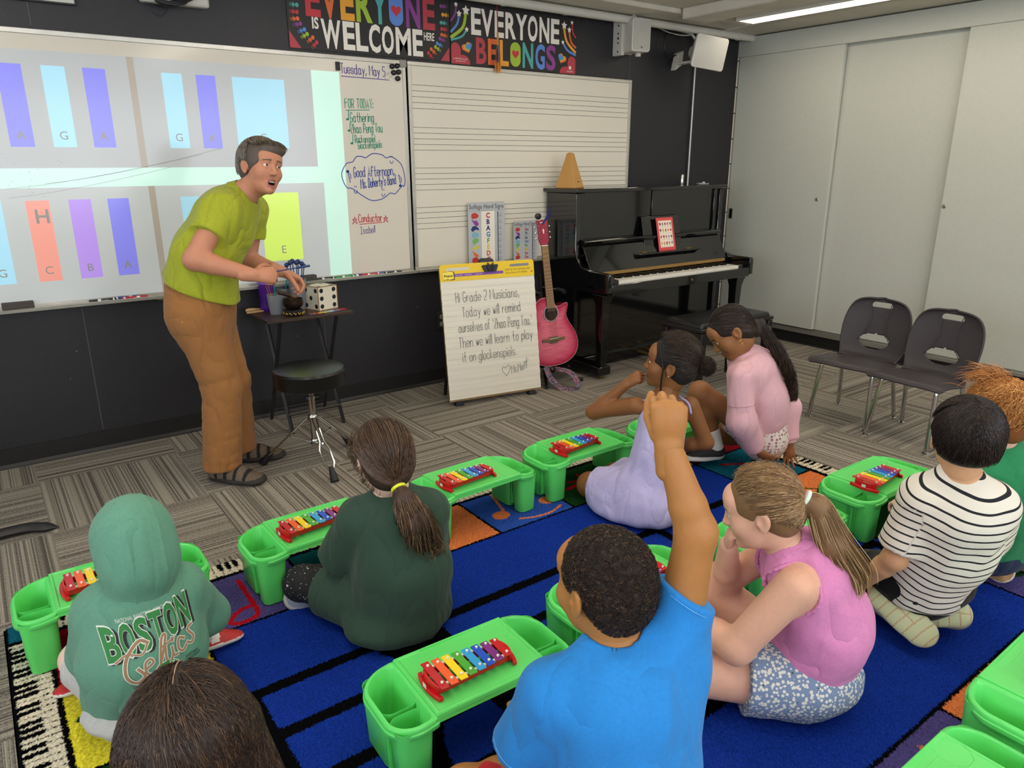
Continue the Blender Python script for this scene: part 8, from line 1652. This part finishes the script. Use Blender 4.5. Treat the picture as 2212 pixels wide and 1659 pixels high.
    H = cap_hair(hd, face=(0, .120, -.020), fr=(.085, .085, .085), ear=False, big=1.06); H.half(hd.w(0, 0, -.036), hd.R@A_(0, .28, -1), .02); 
    for x in (-1, 1): H.ell(hd.w(x*.096, -.008, -.014), A_(.026, .032, .042)*hd.s, hd.R, .008, 's')
    hair = garment('hair', H, mat('black hair base', '17110f', .45, bump=(90, .4, .003)), t, org, .004); c = A_(*hd.w(0, -.01, .02)); N = 3800; wh = unit(hd.R@A_(.03, -.50, .86)); a = rngh.uniform(0, 2*pi, N); rim = np.stack([np.cos(a)*.95, np.sin(a)*.95, np.where(np.sin(a) > .2, .25, -.50-.22*np.maximum(0, -np.sin(a)))], 1)@hd.R.T; st = wh+rngh.normal(0, .05, (N, 3))
    P = combed(H, c, st, rim, N, 16, .004, rngh, .05, (.55, 1.0), t0=.45); strands('hair_strands', P, rngh.uniform(.0006, .0011, N), [M_hair], hair, org, hair_cols(N, '0e0a09', '2b201c', rngh, '45352d', .06))
striped_child()
# ===== red-haired child in the green polo shirt
def red_haired_child():
    org = (-2.6, -3.22, RZ); sk = skin('pink fair', 'e0b29c'); hd = Head((-2.705, -3.222, .632), (.10, .99, -.12), (.02, .05, 1), .92)
    pel, mid, ch, nk = (-2.575, -3.255, .17), (-2.60, -3.29, .31), (-2.655, -3.275, .43), (-2.685, -3.245, .525); n = (.35, .93, 0)
    shL, elL, wrL = (-2.765, -3.225, .445), (-2.76, -3.12, .27), (-2.66, -2.99, .20); shR, elR, wrR = (-2.555, -3.305, .445), (-2.50, -3.24, .26), (-2.50, -3.09, .19)
    hL, kL, aL = (-2.63, -3.20, .16), (-2.66, -2.98, .08), (-2.555, -3.19, .07); hR, kR, aR = (-2.51, -3.23, .16), (-2.45, -3.03, .08), (-2.43, -3.22, .07)
    t, FB = make_person('child with tousled red hair in a green polo shirt', org, hd, sk, dict(neck=nk, nr=.040, torso=([pel, mid, ch, nk], [.10, .095, .105, .05], [.085, .08, .08, .05], n), arms=[(shL, elL, wrL, AR), (shR, elR, wrR, AR)], legs=[(hL, kL, aL, LG), (hR, kR, aR, LG)],
        hands=[dict(wr=wrL, d=(.4, .9, -.1), pn=(0, -.1, -1), th=(1, 0, 0), L=.125), dict(wr=wrR, d=(-.2, .95, -.1), pn=(0, -.1, -1), th=(-1, 0, 0), L=.125)]), brow='8a5630')
    m = cloth('green polo', '2f8458', (320, .4, .0015)); F = Field(); torso(F, [pel, mid, ch], [.125, .120, .122], [.11, .105, .10], n, 0, .04); F.cap(ch, nk, .108, .06, .035, n=n, fl=.82); F.cap(lerp(shL, shR, .05), lerp(shL, shR, .95), .052, .052, .05)
    for sh, el in ((shL, elL), (shR, elR)): F.cap(sh, lerp(sh, el, 1.1), .052, .058, .03, cut=(lerp(sh, el, .82), unit(np.subtract(el, sh))))
    wrinkle(F, .006, 14, 81); F.half((0, 0, .10), (0, 0, -1), .01); F.cap(A_(*nk)+(0, 0, .014), hd.c, .046, .05, .006, 's'); top = garment('polo_shirt', F, m, t, org, .0055); nd = unit(A_(*hd.w(0, -.02, -.05))-A_(*nk)); ring(A_(*nk)+nd*.012, nd, .052, .010, t, org, m, 'collar', flat=1); ring(A_(*nk)-nd*.002, nd, .0605, .0042, t, org, mat('white collar stripe', 'd8dad2', .8), 'collar_stripe', label='white stripe on the collar')
    F = Field(); jn = cloth('dark denim', '28354d', (400, .4, .001), fold=.8); F.cap(pel, A_(*pel)-A_(0, 0, .03), .114, .112, .03, n=n, fl=.95)
    for hp, kn, an in ((hL, kL, aL), (hR, kR, aR)): F.cap(hp, kn, .074, .06, .03); F.cap(kn, an, .056, .044, .02)
    wrinkle(F, .005, 17, 83); F.half((0, 0, RZ+.002), (0, 0, -1), .01); garment('jeans', F, jn, t, org, .006)
    shm = [mat('grey blue shoe', '66717f', .6), mat('white sole', '', 0), mat('tan rubber tread', 'b08a60', .8, var=.4, bump=(50, .5, .004))]
    for an, toe, up_ in ((aL, (-.15, -.90, -.25), (.85, .1, -.55)), (aR, (.25, -.80, -.15), (.75, .1, .6))): F = Field(); h, tt, r, u = shoe(F, an, toe, up_, .185); F.half((0, 0, RZ+.001), (0, 0, -1), .004); garment('shoe', F, None, t, org, .004, mats=shm, mfn=lambda C: np.where((C-h)@u < .006, 2, np.where((C-h)@u < .018, 1, 0)))
    H = cap_hair(hd, face=(0, .122, -.030), fr=(.085, .085, .095), big=1.04); hair = garment('hair', H, mat('red hair base', '7d4a25', .55, bump=(120, .5, .003)), t, org, .004); c = A_(*hd.w(0, -.01, .02)); N = 2600; a = rngh.uniform(0, 2*pi, N); st = unit(hd.R@A_(.02, -.55, .8))+rngh.normal(0, .22, (N, 3)); rim = np.stack([np.cos(a)*.95, np.sin(a)*.95, np.where(np.sin(a) > 0, .35, -.45+0*a)], 1)@hd.R.T
    P = combed(H, c, st, rim, N, 14, .009, rngh, .16, (.4, .95), t0=.45); strands('hair_strands', P, rngh.uniform(.0007, .0013, N), [M_hair], hair, org, hair_cols(N, '9a5c2b', 'c98b4c', rngh, 'dfae6c', .15))
    n_ = 160; D0 = unit(hd.R@A_(-.05, .1, 1))+rngh.normal(0, .22, (n_, 3)); D0 /= np.linalg.norm(D0, axis=1, keepdims=True); r0 = radial(H, c, D0)[:, None]; T = unit(hd.R@A_(-.6, .5, .1))+rngh.normal(0, .3, (n_, 3)); P = np.stack([c+D0*(r0+.03*sin(k*.33))+T*.006*k*(.4+k/9) for k in range(9)], 1); strands('tuft', P, .0009, [M_hair], hair, org, hair_cols(n_, '8a5228', 'c98a4c', rngh))
red_haired_child()

# ===== the teacher leaning in front of the board
def teacher():
    org = (-4.46, -.72, 0); sk = skin('sun reddened', 'b97f64'); hd = Head((-4.214, -.833, 1.401), (.24, -.967, .02), (.148, .125, .981), .92, kid=False, mouth=1)
    pel, mid, ch, nk = (-4.50, -.71, .85), (-4.475, -.745, 1.015), (-4.370, -.750, 1.165), (-4.290, -.772, 1.278); n = (.72, -.68, -.15)
    shR, elR, wrR = (-4.398, -.845, 1.236), (-4.550, -.914, 1.042), (-4.344, -.996, .971); shL, elL, wrL = (-4.205, -.640, 1.215), (-4.255, -.620, .985), (-4.141, -.756, .939)
    hR, kR, aR = (-4.525, -.775, .80), (-4.475, -.785, .45), (-4.515, -.755, .085); hL, kL, aL = (-4.455, -.63, .80), (-4.385, -.615, .43), (-4.385, -.575, .085)
    t, FB = make_person('adult in a lime green shirt and brown work trousers leaning forward by the board', org, hd, sk, dict(neck=nk, nr=.050, look=(-.25, .95, -.1), torso=([pel, mid, ch, nk], [.14, .12, .14, .06], [.11, .095, .10, .06], n), arms=[(shR, elR, wrR, (.052, .044, .041, .027)), (shL, elL, wrL, (.050, .042, .040, .027))], legs=[(hR, kR, aR, (.08, .055, .05, .036)), (hL, kL, aL, (.08, .055, .05, .036))],
        hands=[dict(wr=wrR, d=(.97, .02, -.10), pn=(.05, .85, -.5), th=(.1, .3, 1), L=.168, curl=(.55, .65, .7, .75), thumb=(.4, .3), tin=.2), dict(wr=wrL, d=(.80, -.25, -.50), pn=(-.45, -.25, -.85), th=(.0, -1, -.2), L=.165, curl=(.45, .5, .55, .6), thumb=(.3, .3), tin=.3)]), brow='5a463a', lip='a05a52', hv=.0026, bv=.006)
    m = cloth('lime silk', '99a02b', (200, .12, .0012), fold=1.5, rough=.6); F = Field(); dn = unit(A_(*pel)-A_(*mid)); torso(F, [A_(-4.505, -.72, .79), pel, mid, ch], [.178, .172, .152, .158], [.145, .142, .125, .118], n, 0, .05); F.cap(ch, nk, .130, .066, .04, n=n, fl=.82); F.cap(lerp(shR, shL, .06), lerp(shR, shL, .94), .062, .062, .06)
    F.cap(pel, (-4.405, -.86, .735), .11, .045, .05, n=n, fl=.45); F.cap(mid, (-4.565, -.66, .93), .09, .06, .06)
    for sh, el in ((shR, elR), (shL, elL)): e = lerp(sh, el, .52); ax = unit(np.subtract(el, sh)); F.cap(sh, lerp(sh, el, .9), .062, .070, .045, cut=(e, ax)); F.cap(lerp(sh, el, .40), lerp(sh, el, .7), .0705, .074, .004, cut=(lerp(sh, el, .535), ax))
    F.half((-4.46, -.78, .80), (-.55, .35, -1), .012) if False else None
    wrinkle(F, .010, 10, 91, (.2, -.2, 1)); nu = A_(*hd.w(0, -.02, -.06))
    F.add(lambda P: ((P-A_(-4.52, -.78, .885))@unit((-.38, .22, -1))), -9*np.ones(3), 9*np.ones(3), .01, 'i'); F.cap(A_(*nk)+unit(nu-A_(*nk))*.016, nu, .056, .062, .006, 's'); top = garment('shirt', F, m, t, org, .006)
    # collar flaps, placket and buttons
    nd = unit(nu-A_(*nk)); fw = unit(A_(*unit(n))-nd*(A_(*unit(n))@nd)); sd = np.cross(fw, nd); mb = MB(); c0 = A_(*nk)+nd*.012
    rr = []
    for i in range(23):
        a = rad(-150+300*i/22); d = -fw*cos(a)+sd*sin(a) if True else 0; k = abs(a)/rad(150); rr.append((c0+d*.062+nd*(.022-.016*k)+fw*.012*k, c0+d*(.080+.012*k)-nd*(.012+.038*k**3)+fw*(.02*k)))
    vs = [];
    for p, q in rr: vs += [tuple(p-A_(*org)), tuple(q-A_(*org)), tuple(q+(q-c0)*.05-A_(*org)), tuple(p+(p-c0)*.06-A_(*org))]
    mb.loft([vs[4*i:4*i+4] for i in range(23)], True); mb.build('collar', m, top, smooth=60)
    pl = []
    for k in range(15):
        p = lerp(A_(*nk)-nd*.02, A_(-4.42, -.86, .80), k/14)+A_(*unit(n))*.25
        for _ in range(60): p = p-A_(*unit(n))*min(.01, max(.0003, F.ev(p[None])[0]*.7))
        pl.append(p)
    mb = MB(); w_ = unit(np.cross(n, A_(*ch)-A_(*pel)))*.016; mb.loft([[tuple(p-w_-A_(*org)), tuple(p+w_-A_(*org)), tuple(p+w_+A_(*unit(n))*.004-A_(*org)), tuple(p-w_+A_(*unit(n))*.004-A_(*org))] for p in pl], True); mb.build('placket', m, top, smooth=60)
    for k in (3, 6, 9, 12): MB().ball(tuple(pl[k]+A_(*unit(n))*.006-A_(*org)), .005, 10).build('button', mat('shirt button', '7d7f2e', .4), top, smooth=True)
    F = Field(); br = cloth('brown duck canvas', '94653a', (420, .4, .001), fold=1.1); F.cap(A_(*pel)+A_(0, 0, .03), A_(*pel)-A_(0, 0, .05), .162, .170, .03, n=n, fl=.82)
    for hp, kn, an in ((hR, kR, aR), (hL, kL, aL)): F.cap(A_(*hp)-A_(.01, -.01, 0), kn, .112, .084, .05); F.cap(kn, A_(*an)+A_(0, 0, -.1), .083, .088, .02, cut=(A_(*an)+A_(0, 0, -.022), A_(0, 0, -1)))
    F.disp(lambda P: -.0045*(np.abs(vnoise(P*A_(1, 1, 1.9), 13, 95))*2-.3)-.003*vnoise(P*A_(1, 1, 2.2), 30, 97)); tr = garment('trousers', F, br, t, org, .0065)
    def lay(pts, out, off=.004):
        q = []
        for p in pts:
            p = A_(*p)+out*.2
            for _ in range(70): p = p-out*min(.01, max(.0002, F.ev(p[None])[0]*.7))
            q.append(tuple(p+out*off-A_(*org)))
        return q
    out = unit((-.35, -.93, 0)); st = mat('tan seam', '6f4a28', .8)
    for pts in ([(-4.53, -.9, z) for z in np.linspace(.80, .12, 24)], [(-4.60, -.88, .72), (-4.56, -.9, .66), (-4.50, -.9, .63)], [(-4.60, -.88, .52), (-4.50, -.9, .50)], [(-4.60, -.88, .64), (-4.51, -.9, .62)], [(-4.64, -.84, .80), (-4.62, -.86, .71), (-4.585, -.88, .69), (-4.565, -.9, .72), (-4.57, -.9, .80)]): MB().tube(lay(pts, out, .0), .0018, 5).build('seam', st, tr, smooth=True)
    a, b_, c, d = lay([(-4.625, -.84, .80), (-4.600, -.86, .80), (-4.600, -.86, .762), (-4.625, -.84, .762)], out, .003); MB().poly([d, c, b_, a]).build('label_patch', mat('white label', 'ddd9cf', .6), tr); m_ = (Vector(a)+Vector(c))/2-Vector((out[0], out[1], 0))*-.002; MB().ball(tuple(m_), (.007, .007, .011), 8).build('label_mark', mat('label yellow', 'd1a22c', .6), tr)
    shm = [mat('brown sandal upper', '5f5142', .7), mat('dark rubber sole', '2b2724', .7, bump=(60, .4, .003)), mat('black lining', '131214', .8), mat('red eyelet', 'a83a30', .5)]; M_cord = mat('bungee cord', '2a2420', .7)
    for an, toe in ((aR, (.66, -.75, 0)), (aL, (.93, -.36, 0))):
        F2 = Field(); h, tt, r, u = shoe(F2, A_(*an)+A_(0, 0, .0), toe, (0, 0, 1), .275); F2.half((0, 0, .001), (0, 0, -1), .004)
        def up_(C): x, y, z = (C-h)@tt, (C-h)@r, (C-h)@u; return np.where(z < .026+.02*np.maximum(0, x-.2)*8, 1, np.where(((x % .047) < .016) & (x > .05) & (x < .235), 2, 0))
        so = garment('sandal', F2, None, t, org, .0042, mats=shm, mfn=up_)
        for k in (1, 2):
            for s_ in (-1, 1):
                p = h+tt*(.075+.047*k)+u*.055+r*s_*.12
                for _ in range(50): p = p-r*s_*min(.01, max(.0002, F2.ev(p[None])[0]*.7))
                MB().ball(tuple(p-A_(*org)), (.007, .007, .005), 8).build('eyelet', shm[3], so, smooth=True)
        q = []
        for i in range(9):
            p = h+tt*(.10+.011*i)+r*(.016*(-1)**i)+u*.2
            for _ in range(60): p = p-u*min(.01, max(.0002, F2.ev(p[None])[0]*.7))
            q.append(tuple(p+u*.003-A_(*org)))
        MB().tube(q, .0025, 6).build('bungee_lace', M_cord, so, smooth=True)
    H = cap_hair(hd, face=(0, .112, -.050), fr=(.086, .088, .104), big=1.06); H.half(hd.w(0, 0, -.070), hd.R@A_(0, .2, -1), .02); W = hd.w; s = hd.s; H.ell(W(-.015, .070, .080), A_(.062, .030, .030)*s, hd.R, .02)
    hair = garment('hair', H, mat('grey brown hair base', '4e443c', .5, bump=(110, .5, .003)), t, org, .004); c = A_(*W(0, -.01, .02)); N = 3600; cw = unit(hd.R@A_(.02, -.42, .9)); a = rngh.uniform(0, 2*pi, N); fr = np.sin(a) > .35
    rim = np.stack([np.cos(a)*.98+np.where(fr, -.25, 0), np.sin(a)*.98, np.where(fr, .62, np.where(np.sin(a) > -.2, -.02, -.55))], 1)@hd.R.T; P = combed(H, c, cw+rngh.normal(0, .10, (N, 3)), rim, N, 15, .006, rngh, .09, (.6, 1.05), t0=.45); col = hair_cols(N, '3f352d', '7d6e5e', rngh, 'a79c8e', .14); low = P[:, -1]@hd.R[:, 2] < c@hd.R[:, 2]+.02; col[low] = hair_cols(int(low.sum()), '5c5650', 'a09a92', rngh); strands('hair_strands', P, rngh.uniform(.0006, .0011, N), [M_hair], hair, org, col)
    g = thing('blue_mallet', 'thin navy mallet stick held in the near hand of the adult in lime green', 'mallet', (-4.215, -.985, .972)); a, b_ = A_(-.03, .0, .004), A_(.125, .015, .014); MB().tube([tuple(a), tuple(lerp(a, b_, .6))], .0026, 8).build('stick', M_bead, g, smooth=True); MB().tube([tuple(lerp(a, b_, .6)), tuple(lerp(a, b_, .62)), tuple(b_)], [.003, .0052, .0052], 10).build('grip', M_bead, g, smooth=True)
teacher()
